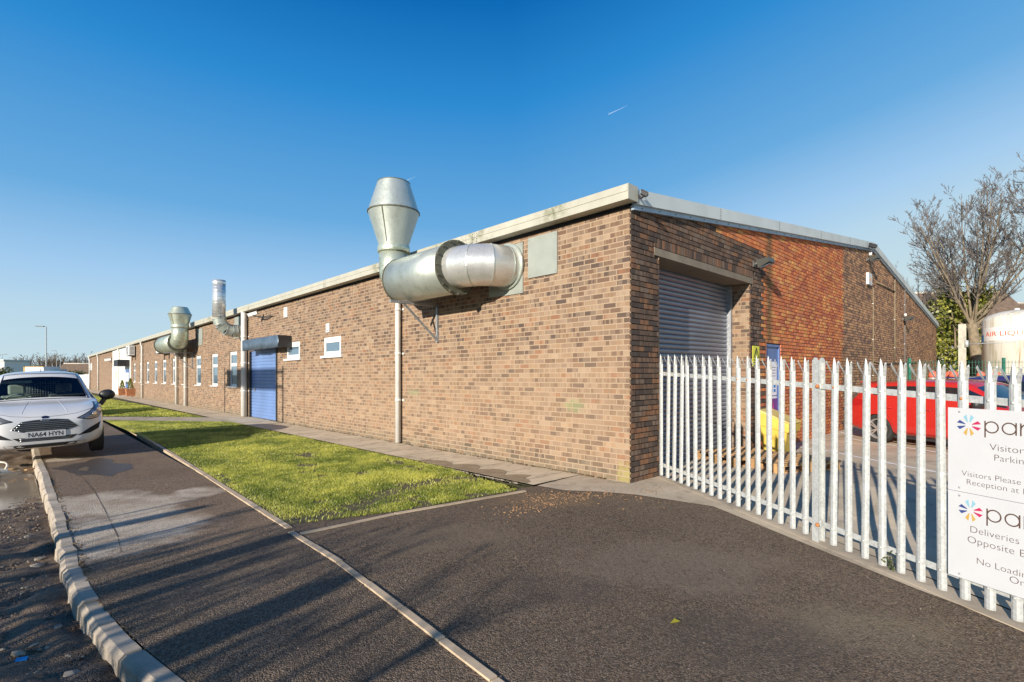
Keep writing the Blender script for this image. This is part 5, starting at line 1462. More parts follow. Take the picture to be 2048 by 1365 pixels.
# gas cylinders with red caps
def cylinder(u, v, D, label, group, cap='redcap', rr=0.115):
    X, z = (u-1024)/1024*D, CAMZ+(748-v)/1024*D; gz = g(X, D); h = z-gz
    t = thing('gas_cylinder', label, 'gas cylinder', (X, D, gz), group=group); m = MB()
    m.lathe([(rr*.95, 0), (rr, 0.02), (rr, h-.20), (rr*.99, h-.185)], 20, Matrix.Translation((X, D, gz))); m.build('body', M['bottle'], t)
    m = MB(); m.lathe([(rr*.985, h-.184), (rr*.985, h-.12), (rr*.92, h-.075), (rr*.75, h-.03), (rr*.5, h-.008), (rr*.3, h)], 20, Matrix.Translation((X, D, gz))); m.build('shoulder', M[cap], t)
    m = MB(); m.tube([(X, D, gz+h), (X, D, gz+h+0.03)], 0.03, 8); m.build('valve', M['angle'], t)
cylinder(1866, 743, 15.2, 'gas cylinder with red shoulder nearest the gable end', 'red topped gas cylinders')
cylinder(1899, 743, 15.4, 'gas cylinder with red shoulder in the middle of the row', 'red topped gas cylinders')
cylinder(1907, 742, 15.0, 'gas cylinder with red shoulder just left of the tall steel post', 'red topped gas cylinders')
cylinder(1962, 744, 16.0, 'gas cylinder with red shoulder at the foot of the white tank, left', 'red topped gas cylinders')
cylinder(1993, 744, 16.0, 'gas cylinder with red shoulder in front of the white tank lettering', 'red topped gas cylinders')

# storage tank
def tank():
    D = 21.0; X = (2034-1024)/1024*D; rr = 1.07; gz = g(X, D); zt = CAMZ+(748-640)/1024*D; zd = CAMZ+(748-617)/1024*(D-0.6)
    tm = NT('stained_white_tank'); p = tm.obj(); x, y, z = tm.sep(p)
    n = tm.noise(tm.scale(p, (3.2, 3.2, 0.22)), 1.6, 6, 0.7); n2 = tm.noise(p, 1.5, 4)
    c = tm.mix(tm.math('MULTIPLY', tm.ramp(n, [(0.50, 0.0), (0.66, 0.85)]), tm.ramp(n2, [(0.35, 0.2), (0.65, 1.0)])), (0.62, 0.59, 0.51), (0.30, 0.235, 0.10))
    n3 = tm.noise(tm.scale(p, (6, 6, 0.3)), 2.0, 3)
    c = tm.mix(tm.ramp(n3, [(0.66, 0.0), (0.70, 0.8)]), c, (0.36, 0.15, 0.04))
    M['tank'] = tm.fin(c, 0.5, 0, 0.4)
    t = thing('storage_tank', 'tall white rust streaked storage tank with domed top and red lettering', 'tank', (X, D, gz))
    Mx = Matrix.Translation((X, D, 0)); m = MB()
    prof = [(rr, gz), (rr, zt-0.9), (rr+0.004, zt-0.895), (rr+0.004, zt-0.875), (rr, zt-0.87), (rr, zt-0.05)]
    for k in range(1, 9): a = k/8*math.pi/2; prof.append((rr*math.cos(a)+0.001, zt-0.05+(zd-zt+0.05)*math.sin(a)))
    m.lathe(prof, 48, Mx); m.build('shell', M['tank'], t)
    m = MB(); m.lathe([(0.09, zd-0.02), (0.09, zd+0.05), (0.05, zd+0.08)], 14, Mx); m.build('vent_cap', M['upvc'], t)
    a_c = math.atan2(-D, -X)                      # towards the yard
    def wrap(a, z, d=0.006): return Vector((X+(rr+d)*math.cos(a), D+(rr+d)*math.sin(a), z))
    # pale band and lettering
    m = MB(); zb0 = CAMZ+(748-679)/1024*D*0.96; zb1 = CAMZ+(748-652)/1024*D*0.96
    n = 40
    for k in range(n):
        a, b = a_c-1.5+3.0*k/n, a_c-1.5+3.0*(k+1)/n; m.face([wrap(a, zb0, .004), wrap(b, zb0, .004), wrap(b, zb1, .004), wrap(a, zb1, .004)])
    m.build('band', M['white_panel'], t, fix=False)
    def ang(u):              # bearing to a point of the cylinder
        best = min((abs((lambda w: w.x/w.y)(wrap(a_c-1.5+3*i/600, 0, 0)) - (u-1024)/1024), a_c-1.5+3*i/600) for i in range(601)); return best[1]
    a0 = ang(1972); a1 = ang(2047)
    sz = 0.29; me = text_mesh('AIR LIQUIDE', sz, 0.0); wdt = max(v.co.x for v in me.vertices); z0 = CAMZ+(748-669.5)/1024*D*0.955
    w8 = text_mesh('AIR LIQU', sz, 0.0); w8w = max(v.co.x for v in w8.vertices); bpy.data.meshes.remove(w8)
    k = (a1-a0)/w8w
    m = MB(); m.add_mesh(me, lambda co: wrap(a0 + co.x*k, z0 + co.y*0.92, 0.012)); m.build('lettering', M['redink'], t, fix=False); bpy.data.meshes.remove(me)
    # blue square mark with white letter strokes, wrapping round the left flank
    m = MB(); s0, s1 = ang(1957.6), ang(1968.2); zq0, zq1 = CAMZ+(748-686)/1024*D*0.97, CAMZ+(748-667)/1024*D*0.97
    lo, hi = min(s0, s1)-0.0, max(s0, s1)
    sgn = 1 if a1 > a0 else -1
    s_right = s1; s_left = s1 - sgn*0.62
    for i in range(8):
        a, b = s_left+(s_right-s_left)*i/8, s_left+(s_right-s_left)*(i+1)/8; m.face([wrap(a, zq0, .010), wrap(b, zq0, .010), wrap(b, zq1, .010), wrap(a, zq1, .010)])
        m.face([wrap(a, zq1+.02, .010), wrap(b, zq1+.02, .010), wrap(b, zq1+.30, .010), wrap(a, zq1+.30, .010)], None, 1) if i < 6 else None
    m.build('emblem', [M['tankblue'], M['greyink']], t, fix=False)
    m = MB(); h = zq1-zq0; st = lambda f: s_left+(s_right-s_left)*f
    def quad(f0, z0_, f1, z1_, w=0.07): m.face([wrap(st(f0), z0_, .016), wrap(st(f0+w), z0_, .016), wrap(st(f1+w), z1_, .016), wrap(st(f1), z1_, .016)])
    quad(0.70, zq0+.15*h, 0.70, zq0+.85*h, .08); quad(0.70, zq0+.15*h, 0.70, zq0+.25*h, .22); quad(0.44, zq0+.15*h, 0.58, zq0+.85*h); quad(0.30, zq0+.15*h, 0.44, zq0+.85*h); 
    m.build('mark', M['sign'], t, fix=False)
tank()
# tall steel post and green mesh fence
D = 15.6; X = (1924.5-1024)/1024*D; gz = g(X, D); H = CAMZ+(748-649)/1024*D-gz
t = thing('steel_post', 'tall weathered steel channel post behind the fence near the white tank', 'post', (X, D, gz))
fn = xf((X, D, gz), -0.75); m = MB()
m.hexa(fn, (-0.09, 0.09), (-0.07, -0.055), (0, H)); m.hexa(fn, (-0.09, 0.09), (0.055, 0.07), (0, H-0.06)); m.hexa(fn, (-0.01, 0.01), (-0.0545, 0.0545), (0, H-0.03)); m.build('column', M['weathered'], t)
m = MB(); m.tube([fn(0.1, -0.08, H-0.62), fn(1.15, -0.5, H-0.60)], 0.018, 6); m.tube([fn(0.1, -0.075, H-0.70), fn(0.1, -0.075, H-0.5)], 0.05, 8); m.build('latch_bar', M['galv'], t)
mf = thing('mesh_fence', 'green welded mesh fence in front of the ivy and white tank', 'fence', (15, 17.6, g(15, 17.6)))
p, q = Vector((13.6, 17.6, 0)), Vector((22.5, 16.4, 0)); m = MB(); d = (q-p).normalized(); L = (q-p).length
zf = g(16, 17) ; ztop = zf+2.02
for k in range(int(L/0.10)): c = p+d*k*0.10; m.tube([(c.x, c.y, zf), (c.x, c.y, ztop)], 0.0055, 4, cap=False)
for k in range(11): z = zf+0.05+k*0.19; m.tube([(p.x, p.y, z), (q.x, q.y, z)], 0.006, 4, cap=False)
m.build('mesh_panel', M['green_fence'], mf)
for k in range(4):
    c = p+d*(0.1+k*2.9); m = MB(); m.box((c.x, c.y+0.06, zf+1.05), (0.07, 0.07, 2.1), Matrix.Rotation(-0.13, 3, 'Z')); m.build('post', M['green_fence'], mf)
# ------------------------------------------------------------------ cars
def lerp_tab(tab, x):
    xs = [a for a, _ in tab]; ys = [b for _, b in tab]
    return float(np.interp(x, xs, ys))
PROF = dict(
    w=[(-1.99, .60), (-1.95, .70), (-1.86, .775), (-1.6, .83), (-1.2, .855), (0, .86), (1.2, .855), (1.45, .84), (1.70, .795), (1.86, .70), (1.94, .60), (1.985, .44)],
    zb=[(-1.99, .40), (-1.93, .27), (-1.6, .20), (0, .19), (1.6, .19), (1.9, .20), (1.985, .26)],
    belt=[(-1.99, .70), (-1.93, .93), (-1.80, 1.02), (-1.2, 1.04), (0, .975), (.95, .92), (1.2, .895), (1.5, .855), (1.72, .80), (1.88, .715), (1.95, .66), (1.985, .585)],
    top=[(-1.99, .72), (-1.95, .96), (-1.87, 1.05), (-1.82, 1.10), (-1.66, 1.38), (-1.58, 1.415), (-1.0, 1.465), (-.3, 1.49), (.10, 1.475), (.24, 1.455), (.30, 1.43), (.95, .975), (.98, .958), (1.02, .95), (1.2, .935), (1.5, .895), (1.72, .835), (1.88, .755), (1.95, .69), (1.985, .61)])
XS = [1.985, 1.955, 1.90, 1.80, 1.62, 1.42, 1.2, 1.03, .985, .95, .64, .34, .28, .10, -.12, -.42, -.50, -.85, -1.15, -1.22, -1.40, -1.56, -1.64, -1.80, -1.84, -1.90, -1.955, -1.99]
def car_shell(name, sx, sy, sz, van=False):
    T = PROF; mb = MB(); rings = []
    for x in XS:
        w, zb, bl, tp = (lerp_tab(T[k], x) for k in ('w', 'zb', 'belt', 'top'))
        cabin = -1.82 <= x <= .955
        f = clamp((tp-bl)/0.48, 0, 1) if cabin else 0
        y8 = w*.855 + (0.585-w*.855)*f**0.85 if cabin else w*.74
        z8 = tp - (.055 if cabin and f > .3 else .03)
        pts = [(0, zb), (w*.80, zb), (w*.975, zb+.09), (w, zb+.34*(bl-zb)), (w*.985, zb+.76*(bl-zb)), (w*.945, bl)]
        p6 = (w*.905, bl+.022) if cabin else (w*.88, bl+.35*(tp-bl))
        p8 = (y8, z8) if cabin else (w*.70, bl+.72*(tp-bl))
        p7 = (p6[0]+(p8[0]-p6[0])*.88, p6[1]+(p8[1]-p6[1])*.86) if cabin else (w*.80, bl+.52*(tp-bl))
        pts += [p6, p7, p8, (p8[0]*.55, tp-.012), (0, tp)]
        L = [mb.vert((x*sx, y*sy, z*sz)) for y, z in pts]
        Rr = [L[0]] + [mb.vert((x*sx, -y*sy, z*sz)) for y, z in pts[1:-1]] + [L[-1]]
        rings.append((L, Rr))
    for i in range(len(XS)-1):
        xm = (XS[i]+XS[i+1])/2
        for side in (0, 1):
            a, b = rings[i][side], rings[i+1][side]
            for k in range(10):
                mi = 0
                if k == 0: mi = 4
                elif k in (8, 9) and .34 < xm < .95: mi = 1
                elif k in (8, 9) and -1.80 < xm < -1.64: mi = 2
                elif k == 6 and -1.22 < xm < .64:
                    mi = 3 if -.50 < xm < -.42 else 2
                    if van and xm < -.45: mi = 0
                elif k == 6 and -1.40 < xm <= -1.22 and not van: mi = 2
                elif k == 6 and .64 < xm < .95: mi = 3
                q = [a[k], a[k+1], b[k+1], b[k]]
                mb.idx(q if side == 0 else q[::-1], None, mi, True)
    for L, Rr, rev in ((*rings[0], True), (*rings[-1], False)):
        loop = L + Rr[1:-1][::-1]
        mb.idx(loop[::-1] if rev else loop, None, 0, True)
    o = bpy.data.objects.new('shell', mb.mesh('shell', [M['white_paint'], M['car_glass'], M['dark_glass'], M['black'], M['dark']])); COL.objects.link(o)
    ss = o.modifiers.new('s', 'SUBSURF'); ss.levels = ss.render_levels = 2
    cut = MB()
    for x in (1.235*sx, -1.255*sx):
        for sgn in (-1, 1):
            Mx = Matrix.Translation((x, sgn*0.62, .305)) @ Matrix.Rotation(R(-90*sgn), 4, 'X')
            cut.lathe([(.345, 0), (.345, .6)], 40, Mx, mi=0)
    c = cut.build('cut', M['dark'])
    bo = o.modifiers.new('b', 'BOOLEAN'); bo.object = c; bo.operation = 'DIFFERENCE'; bo.solver = 'EXACT'; bo.material_mode = 'TRANSFER'
    bpy.context.view_layer.update()
    me = bpy.data.meshes.new_from_object(o.evaluated_get(bpy.context.evaluated_depsgraph_get()))
    bpy.data.objects.remove(o); bpy.data.objects.remove(c)
    return me
def split(me, keep, mats):
    bm = bmesh.new(); bm.from_mesh(me)
    names = [m.name if m else '' for m in me.materials]
    bmesh.ops.delete(bm, geom=[f for f in bm.faces if f.material_index not in keep], context='FACES')
    out = bpy.data.meshes.new('part'); bm.to_mesh(out); bm.free()
    out.materials.clear()
    for m in mats: out.materials.append(m)
    rem = {k: i for i, k in enumerate(keep)}
    if len(mats) == 1: out.polygons.foreach_set('material_index', np.zeros(len(out.polygons), dtype=np.int32))
    else:
        src = np.zeros(len(out.polygons), dtype=np.int32); out.polygons.foreach_get('material_index', src)
        out.polygons.foreach_set('material_index', np.array([min(rem.get(int(k), 0), len(mats)-1) for k in src], dtype=np.int32))
    out.polygons.foreach_set('use_smooth', np.ones(len(out.polygons), dtype=bool))
    out.set_sharp_from_angle(angle=R(38))
    return out
def child(name, me, parent):
    o = bpy.data.objects.new(name, me); COL.objects.link(o); o.parent = parent; return o
def patch(bvh, outline, ray, out=0.004, deep=0.03, rings=5, dens=0.03):
    """a panel that follows the body: the outline is projected along a ray field and given thickness"""
    pts = []
    for p, q in zip(outline, outline[1:]+outline[:1]):
        p, q = Vector(p), Vector(q); n = max(1, int((q-p).length/dens))
        pts += [p + (q-p)*(k/n) for k in range(n)]
    c = sum(pts, Vector((0, 0)))/len(pts); mb = MB(); R_ = []
    for j in range(rings+1):
        f = 1-j/rings*0.98; ring_ = []
        for p in pts:
            o, d = ray(c + (p-c)*f); d = d.normalized()
            loc, nor, _, _ = bvh.ray_cast(o, d)
            if loc is None: loc, nor, _, _ = bvh.find_nearest(o + d*1.0)
            ring_.append(mb.vert(loc - d*out))
            if j == 0: R_.append((loc - d*out, loc + d*deep))
        if j: 
            n = len(pts)
            for k in range(n): mb.idx([prev[k], prev[(k+1) % n], ring_[(k+1) % n], ring_[k]], None, 0, True)
        prev = ring_
    mb.idx(prev, None, 0, True)
    n = len(pts)
    for k in range(n): mb.face([R_[k][0], R_[(k+1) % n][0], R_[(k+1) % n][1], R_[k][1]])
    return mb
def seam_line(mb, bvh, pts, ray, rad=0.003, dens=0.05):
    P = []
    for p, q in zip(pts, pts[1:]):
        p, q = Vector(p), Vector(q); n = max(1, int((q-p).length/dens)); P += [p+(q-p)*(k/n) for k in range(n)]
    P.append(Vector(pts[-1])); L = []
    for p in P:
        o, d = ray(p); loc, nor, _, _ = bvh.ray_cast(o, d.normalized())
        if loc: L.append(loc)
    if len(L) > 1: mb.tube(L, rad, 5)
def wheel(parent, x, y, rad, mat, nsp=5, rimr=0.69):
    sg = 1 if y > 0 else -1
    Mx = Matrix.Translation((x, y, rad)) @ Matrix.Rotation(R(-90*sg), 4, 'X')
    m = MB(); w = 0.10
    m.lathe([(rad*rimr, -w), (rad*.93, -w), (rad, -w*.7), (rad, w*.7), (rad*.965, w*.95), (rad*.86, w*1.0), (rad*rimr, w*.86)], 40, Mx, cap=False)
    wh = m.build('wheel', M['tyre'], parent, local=True)
    m = MB(); rr = rad*rimr
    m.lathe([(rr+.002, w*.86), (rr*.97, w*.90), (rr*.91, w*.84), (rr*.90, -w*.2), (rr*.90, -w)], 36, Mx, cap=False)
    m.lathe([(0.001, w*.80), (rr*.16, w*.80), (rr*.22, w*.60), (rr*.22, w*.2)], 20, Mx)
    for k in range(nsp):
        for e in (-.15, .15):
            a = 2*math.pi*k/nsp + e; ca, sa = math.cos(a), math.sin(a); b = a + e*0.9
            p = Mx @ Vector((rr*.16*math.cos(b), rr*.16*math.sin(b), w*.66)); q = Mx @ Vector((rr*.93*ca, rr*.93*sa, w*.72))
            m.beam(p, q, rr*.115, .022, up=Mx.to_3x3() @ Vector((0, 0, 1)))
    m.build('rim', mat, wh, local=True)
    m = MB(); m.lathe([(rr*.89, -w*.3), (rr*.86, -w*.28), (0.002, -w*.28)], 24, Mx); m.build('brake', M['dark'], wh, local=True)
def car(name, label, P, rz, sx=1, sy=1, sz=1, paint='white_paint', van=False, glass='dark_glass', front=False, rear=False, nsp=5, roll=0.0):
    t = thing(name, label, 'car', P, rz); t.rotation_euler = (roll, 0, rz)
    me = car_shell(name, sx, sy, sz, van)
    body = child('body', split(me, [0, 4], [M[paint], M['dark']]), t)
    bvh = BVHTree.FromPolygons([v.co for v in me.vertices], [list(p.vertices) for p in me.polygons])
    child('windscreen', split(me, [1], [M['car_glass'] if van else M[glass]]), t)
    child('side_window', split(me, [2], [M['car_glass'] if van else M[glass]]), t)
    child('pillar_trim', split(me, [3], [M['black']]), t)
    bpy.data.meshes.remove(me)
    wr = 0.302*min(sx, 1.06)
    for x in (1.235*sx, -1.255*sx):
        for sg in (-1, 1): wheel(t, x, sg*(0.735*sy), wr, M['alloy'], nsp)
    fr = lambda p: (Vector((3, p[0]*sy, p[1]*sz)), Vector((-1, 0, 0)))
    bk = lambda p: (Vector((-3, p[0]*sy, p[1]*sz)), Vector((1, 0, 0)))
    sd = lambda sg: (lambda p: (Vector((p[0]*sx, 2.5*sg, p[1]*sz)), Vector((0, -sg, 0))))
    s = MB()
    for sg in (-1, 1):     # doors, wings, filler: the shut lines
        seam_line(s, bvh, [(.93, .93), (1.0, .62), (.95, .30), (.9, .245)], sd(sg)); seam_line(s, bvh, [(-.44, .97), (-.46, .5), (-.44, .25)], sd(sg)); seam_line(s, bvh, [(.9, .245), (-.44, .245)], sd(sg))
        if not van: seam_line(s, bvh, [(-.44, .245), (-.86, .30), (-1.0, .62), (-1.22, .98)], sd(sg))
    if front: 
        seam_line(s, bvh, [(-.70, .82), (-.42, .745), (-.2, .722), (0, .715), (.2, .722), (.42, .745), (.70, .82)], fr, .004)
    s.build('shut_line', M['dark'], t, local=True)
    m = MB()
    for sg in (-1, 1):
        for x in ((-.28,) if van else (-.28, -1.02)):
            loc = bvh.ray_cast(Vector((x*sx, 2.5*sg, .83*sz)), Vector((0, -sg, 0)))[0]
            if loc: m.tube([loc+Vector((-.085, 0, 0)), loc+Vector((-.07, .025*sg, 0)), loc+Vector((.07, .025*sg, 0)), loc+Vector((.085, 0, 0))], .012, 8)
    build_split(m, 'door_handle', M[paint], t, local=True)
    for sg in (-1, 1):
        m = MB(); c = Vector((.62*sx, sg*.985*sy, 1.0*sz))
        Mx = Matrix.Translation(c) @ Matrix.Diagonal((.09, .135, .105, 1))
        m.lathe([(math.cos(a)*1.0+.001, math.sin(a)) for a in [R(-90+15*k) for k in range(13)]], 18, Mx)
        m.beam(c+Vector((0, -sg*.03, -.06)), c+Vector((.04, -sg*.12, -.20)), .07, .06)
        m.build('door_mirror', M['black'], t, local=True)
    if front:
        for sg in (-1, 1):
            e = Vector((-.707, .707*sg, 0)); O = Vector((1.82, .64*sg, 0)); dd = Vector((-.707, -.707*sg, 0))
            ry = lambda p, e=e, O=O, dd=dd: (Vector((O.x*sx, O.y*sy, p[1]*sz)) + e*p[0] - dd*1.2, dd)
            ol = [(-.25, .665), (-.10, .632), (.10, .655), (.26, .715), (.40, .80), (.45, .885), (.40, .90), (.26, .865), (.08, .80), (-.10, .73)]
            h = patch(bvh, ol, ry, .006, .03).build('headlight', M['lamp_in'], t, local=True)
            m = MB()
            for (a, z, q) in ((.02, .715, .052), (.20, .775, .06), (.34, .84, .035)):
                o_, d_ = ry((a, z)); loc = bvh.ray_cast(o_, d_)[0]
                if loc: m.lathe([(q, 0), (q*.9, .006), (q*.5, .012), (.001, .014)], 16, Matrix.Translation(loc - d_*.007) @ Vector((0, 0, 1)).rotation_difference(-d_).to_matrix().to_4x4())
            m.build('reflector', M['chrome'], h, local=True)
            m = MB(); rim = [Vector(q) for q in ol]
            seam_line(m, bvh, ol + ol[:1], ry, .009, .03); m.build('lamp_edge', M['black'], h, local=True)
            patch(bvh, [(.42*sg, .375), (.60*sg, .40), (.735*sg, .46), (.775*sg, .575), (.60*sg, .49)], fr, .004, .03).build('fog_recess', M['dark'], t, local=True)
        gol = [(-.435, .535), (-.30, .655), (-.15, .672), (0, .677), (.15, .672), (.30, .655), (.435, .535), (.29, .485), (-.29, .485)]
        gr = patch(bvh, gol, fr, .003, .03).build('grille', M['dark'], t, local=True)
        m = MB()
        for k, z in enumerate((.515, .545, .575, .605, .635)):
            hw = min(.43 - max(0, (z-.535))*1.02, .29+(z-.485)*2.6); seam_line(m, bvh, [(-hw+.02, z), (hw-.02, z)], lambda p: (Vector((3, p[0]*sy, p[1]*sz)), Vector((-1, 0, 0))), .0042, .04)
        m.build('chrome_bar', M['chrome'], gr, local=True)
        m = MB(); seam_line(m, bvh, gol+gol[:1], fr, .005, .03); m.build('surround', M['chrome'], gr, local=True)
        lg = patch(bvh, [(-.42, .40), (-.33, .335), (.33, .335), (.42, .40), (.30, .395), (-.30, .395)], fr, .004, .03).build('lower_grille', M['dark'], t, local=True)
        m = MB()
        for z in (.352, .375): seam_line(m, bvh, [(-.33, z), (.33, z)], fr, .005)
        m.build('chrome_bar', M['chrome'], lg, local=True)
        bd = patch(bvh, [(.052*math.cos(a), .700+.021*math.sin(a)+.012) for a in [k*math.pi/10 for k in range(20)]], fr, .006, .01, 3, .01).build('badge', M['badge'], t, local=True)
        m = MB(); seam_line(m, bvh, [(.052*math.cos(a), .712+.021*math.sin(a)) for a in [k*math.pi/12 for k in range(25)]], lambda p: (Vector((3, p[0], p[1])), Vector((-1, 0, 0))), .005, .01); m.build('badge_ring', M['chrome'], bd, local=True)
        xf_ = max(bvh.ray_cast(Vector((3, y, z)), Vector((-1, 0, 0)))[0].x for y in (-.26, 0, .26) for z in (.42, .53)) + .006
        m = MB(); m.hexa(lambda a, b, c: Vector((xf_+c, a, b)), (-.26, .26), (.412, .523), (0, .006)); pl = m.build('number_plate', M['sign'], t, local=True)
        me2 = text_mesh('NA64 HYN', 0.105, 0.0022); wd = max(v.co.x for v in me2.vertices); m = MB()
        m.add_mesh(me2, lambda co: Vector((xf_+.0072, (co.x-wd/2)*.455/wd, .43 + co.y*1.0))); m.build('lettering', M['black'], pl, fix=False, local=True); bpy.data.meshes.remove(me2)
        patch(bvh, [(-.62, .225), (.62, .225), (.66, .285), (-.66, .285)], fr, .002, .02).build('bumper_lip', M['black'], t, local=True)
        m = MB(); seam_line(m, bvh, [(.02, .0), (.03, .06)], lambda p: (Vector((.05+p[1], p[0], 3)), Vector((0, 0, -1))), .003)
        m.tube([(.10, 0, 1.475), (.05, 0, 1.54), (-.06, 0, 1.60)], .006, 6); m.lathe([(.035, 1.465), (.03, 1.492), (.01, 1.50)], 10, Matrix.Translation((.10, 0, 0))); m.build('aerial', M['black'], t, local=True)
        m = MB()
        for (y0, y1) in ((-.55, .02), (.05, .60)):
            P1 = bvh.ray_cast(Vector((.90, y0, 3)), Vector((0, 0, -1)))[0]; P2 = bvh.ray_cast(Vector((.84, y1, 3)), Vector((0, 0, -1)))[0]; m.beam(P1+Vector((.0, 0, .02)), P2+Vector((0, 0, .02)), .022, .018)
        build_split(m, 'wiper', M['black'], t, local=True)
        m = MB()
        for y in (-.24, .24): m.box((1.12, y, lerp_tab(PROF['top'], 1.12)-.012), (.03, .05, .022))
        build_split(m, 'washer_jet', M['black'], t, local=True)
        for sg in (-1, 1):
            m = MB(); seam_line(m, bvh, [(1.02, .20*sg), (1.3, .225*sg), (1.6, .26*sg), (1.82, .30*sg)], lambda p: (Vector((p[0]*sx, p[1]*sy, 3)), Vector((0, 0, -1))), .0045, .06); m.build('bonnet_crease', M[paint], t, local=True)
        m = MB(); sc_ = [(-.66, .96), (-.60, 1.16), (-.52, 1.40), (-.3, 1.425), (.3, 1.425), (.52, 1.40), (.60, 1.16), (.66, .96), (.3, .975), (-.3, .975), (-.66, .96)]
        seam_line(m, bvh, sc_, fr, .009, .04); m.build('windscreen_seal', M['black'], t, local=True)
        # cab: dash, seats, wheel, mesh bulkhead
        m = MB(); m.hexa(lambda a, b, c: Vector((a, b, c)), (.42, .93), (-.64, .64), (.55, .90)); m.hexa(lambda a, b, c: Vector((a, b, c)), (.5, .75), (-.55, -.18), (.90, .965)); m.build('dashboard', M['dash'], t, local=True)
        for y in (-.35, .35):
            m = MB(); m.box((-.12, y, .78), (.16, .48, .62), Matrix.Rotation(R(-14), 3, 'Y')); m.box((-.22, y, 1.20), (.10, .26, .20)); m.box((.12, y, .5), (.5, .5, .14)); st = m.build('seat', M['seatgrey'] if y < 0 else M['dash'], t, local=True)
            bv_ = st.modifiers.new('b', 'BEVEL'); bv_.width = .04; bv_.segments = 3
        m = MB(); m.tube([Vector((.34+.06*math.sin(a), -.35+.185*math.cos(a), .95+.175*math.sin(a))) for a in [k*math.pi/14 for k in range(29)]], .014, 8); m.build('steering_wheel', M['seatgrey'], t, local=True)
        m = MB(); m.prism([(-.72, .5), (.72, .5), (.72, 1.0), (.62, 1.40), (.50, 1.50), (-.50, 1.50), (-.62, 1.40), (-.72, 1.0)], lambda y, z, d: Vector((d, y, z)), -.47, -.44); bk_ = m.build('bulkhead', M['dark'], t, local=True)
        m = MB()
        for k in range(15): y = -.28+k*.04; m.tube([(-.43, y, 1.0), (-.43, y, 1.36)], .004, 4)
        for k in range(9): z = 1.02+k*.04; m.tube([(-.43, -.3, z), (-.43, .3, z)], .004, 4)
        m.build('mesh_grid', M['angle'], bk_, local=True)
        m = MB(); m.box((.66, .53, .955), (.008, .12, .07), Matrix.Rotation(R(-45), 3, 'Y')); m.build('parking_card', M['green_card'], t, local=True)
        m = MB(); m.hexa(lambda a, b, c: Vector((a+.02*b, b, c)), (.27, .285), (-.56, -.14), (1.33, 1.385)); m.build('sun_visor', M['seatgrey'], t, local=True)
    if rear:
        for sg in (-1, 1):
            e = Vector((.707, .707*sg, 0)); O = Vector((-1.80, .66*sg, 0)); dd = Vector((.707, -.707*sg, 0))
            ry = lambda p, e=e, O=O, dd=dd: (Vector((O.x*sx, O.y*sy, p[1]*sz)) + e*p[0] - dd*1.2, dd)
            patch(bvh, [(-.16, .86), (.10, .83), (.36, .86), (.34, .97), (.12, 1.0), (-.16, .985)], ry, .005, .03).build('tail_light', M['redlens'], t, local=True)
        m = MB(); m.prism([(-1.58, 1.40), (-1.80, 1.405), (-1.83, 1.385), (-1.60, 1.365)], lambda x, z, d: Vector((x*sx, d*sy, z*sz)), -.54, .54); m.build('spoiler', M[paint], t, local=True)
        m = MB()
        for sg in (-1, 1): m.hexa(lambda a, b, c: Vector((a*sx, b*sy*sg, c*sz)), (-.88, .88), (.80, .865), (.175, .225))
        build_split(m, 'sill', M['black'], t, local=True)
        patch(bvh, [(-.60, .30), (.60, .30), (.66, .42), (-.66, .42)], bk, .004, .02).build('rear_diffuser', M['black'], t, local=True)
    return t
# white hatchback van, two wheels up on the footpath, nose towards the camera
hd = math.atan2(-AY, -AX)
sC, rC = 8.15+1.98, -5.62
pc = G(sC, rC); pc.z = -0.022
wc = car('white_car', 'white dirty small hatchback parked half on the footpath, its number plate in view', pc, hd, 1, 1, 1.06, 'white_paint', True, 'dark_glass', front=True, roll=R(1.5))
pc = G(22.3, -6.0); pc.z = gsr(22.3, -6.0) + ROADK
car('silver_car', 'silver hatchback parked along the kerb behind the white one', pc, hd, 1.02, 1.0, 1.0, 'silver_paint', front=False)
pc = G(33.5, -6.0); pc.z = gsr(33.5, -6.0) + ROADK
# red and blue cars in the yard
dR = Vector((0.33, -0.944, 0)); lR = Vector((0.944, 0.33, 0)); W = Vector((8.30, 11.55, 0))
rzR = math.atan2(dR.y, dR.x)
sxR = 1.07
O = W + dR*1.255*sxR + lR*0.76; O.z = g(O.x, O.y) + 0.006
car('red_car', 'bright red hatchback parked in the yard beside the gable wall', O, rzR, sxR, 1.04, 0.975, 'red_paint', rear=True, nsp=5)
O = O + lR*2.75 + dR*0.15; O.z = g(O.x, O.y) + 0.006
car('blue_car', 'dark blue car parked beyond the red one', O, rzR, 1.08, 1.04, 1.05, 'blue_paint', rear=True, nsp=7)
# broken trim lying in the gutter under the white car
s0, r0 = 8.15, -6.35; c = G(s0, r0, ROADK+0.05)
bt = thing('broken_bumper', 'broken pale car trim and wood scraps lying in the gutter under the white car', 'debris', c)
m = MB(); m.tube([c + Vector((.30*math.cos(a), .16*math.sin(a), .05+.09*math.sin(a*1.3))) for a in [k*.33 for k in range(12)]], .016, 6); m.build('trim_strip', M['debris'], bt)
m = MB()
for k in range(16): m.box(c + Vector((rng.gauss(0, .35), rng.gauss(0, .22), rng.uniform(0, .04))), (rng.uniform(.04, .32), rng.uniform(.015, .06), .018), Matrix.Rotation(rng.uniform(0, 6), 3, 'Z') @ Matrix.Rotation(rng.gauss(0, .2), 3, 'X'), mi=k % 2)
m.build('scrap', [M['debris'], M['wood']], bt)

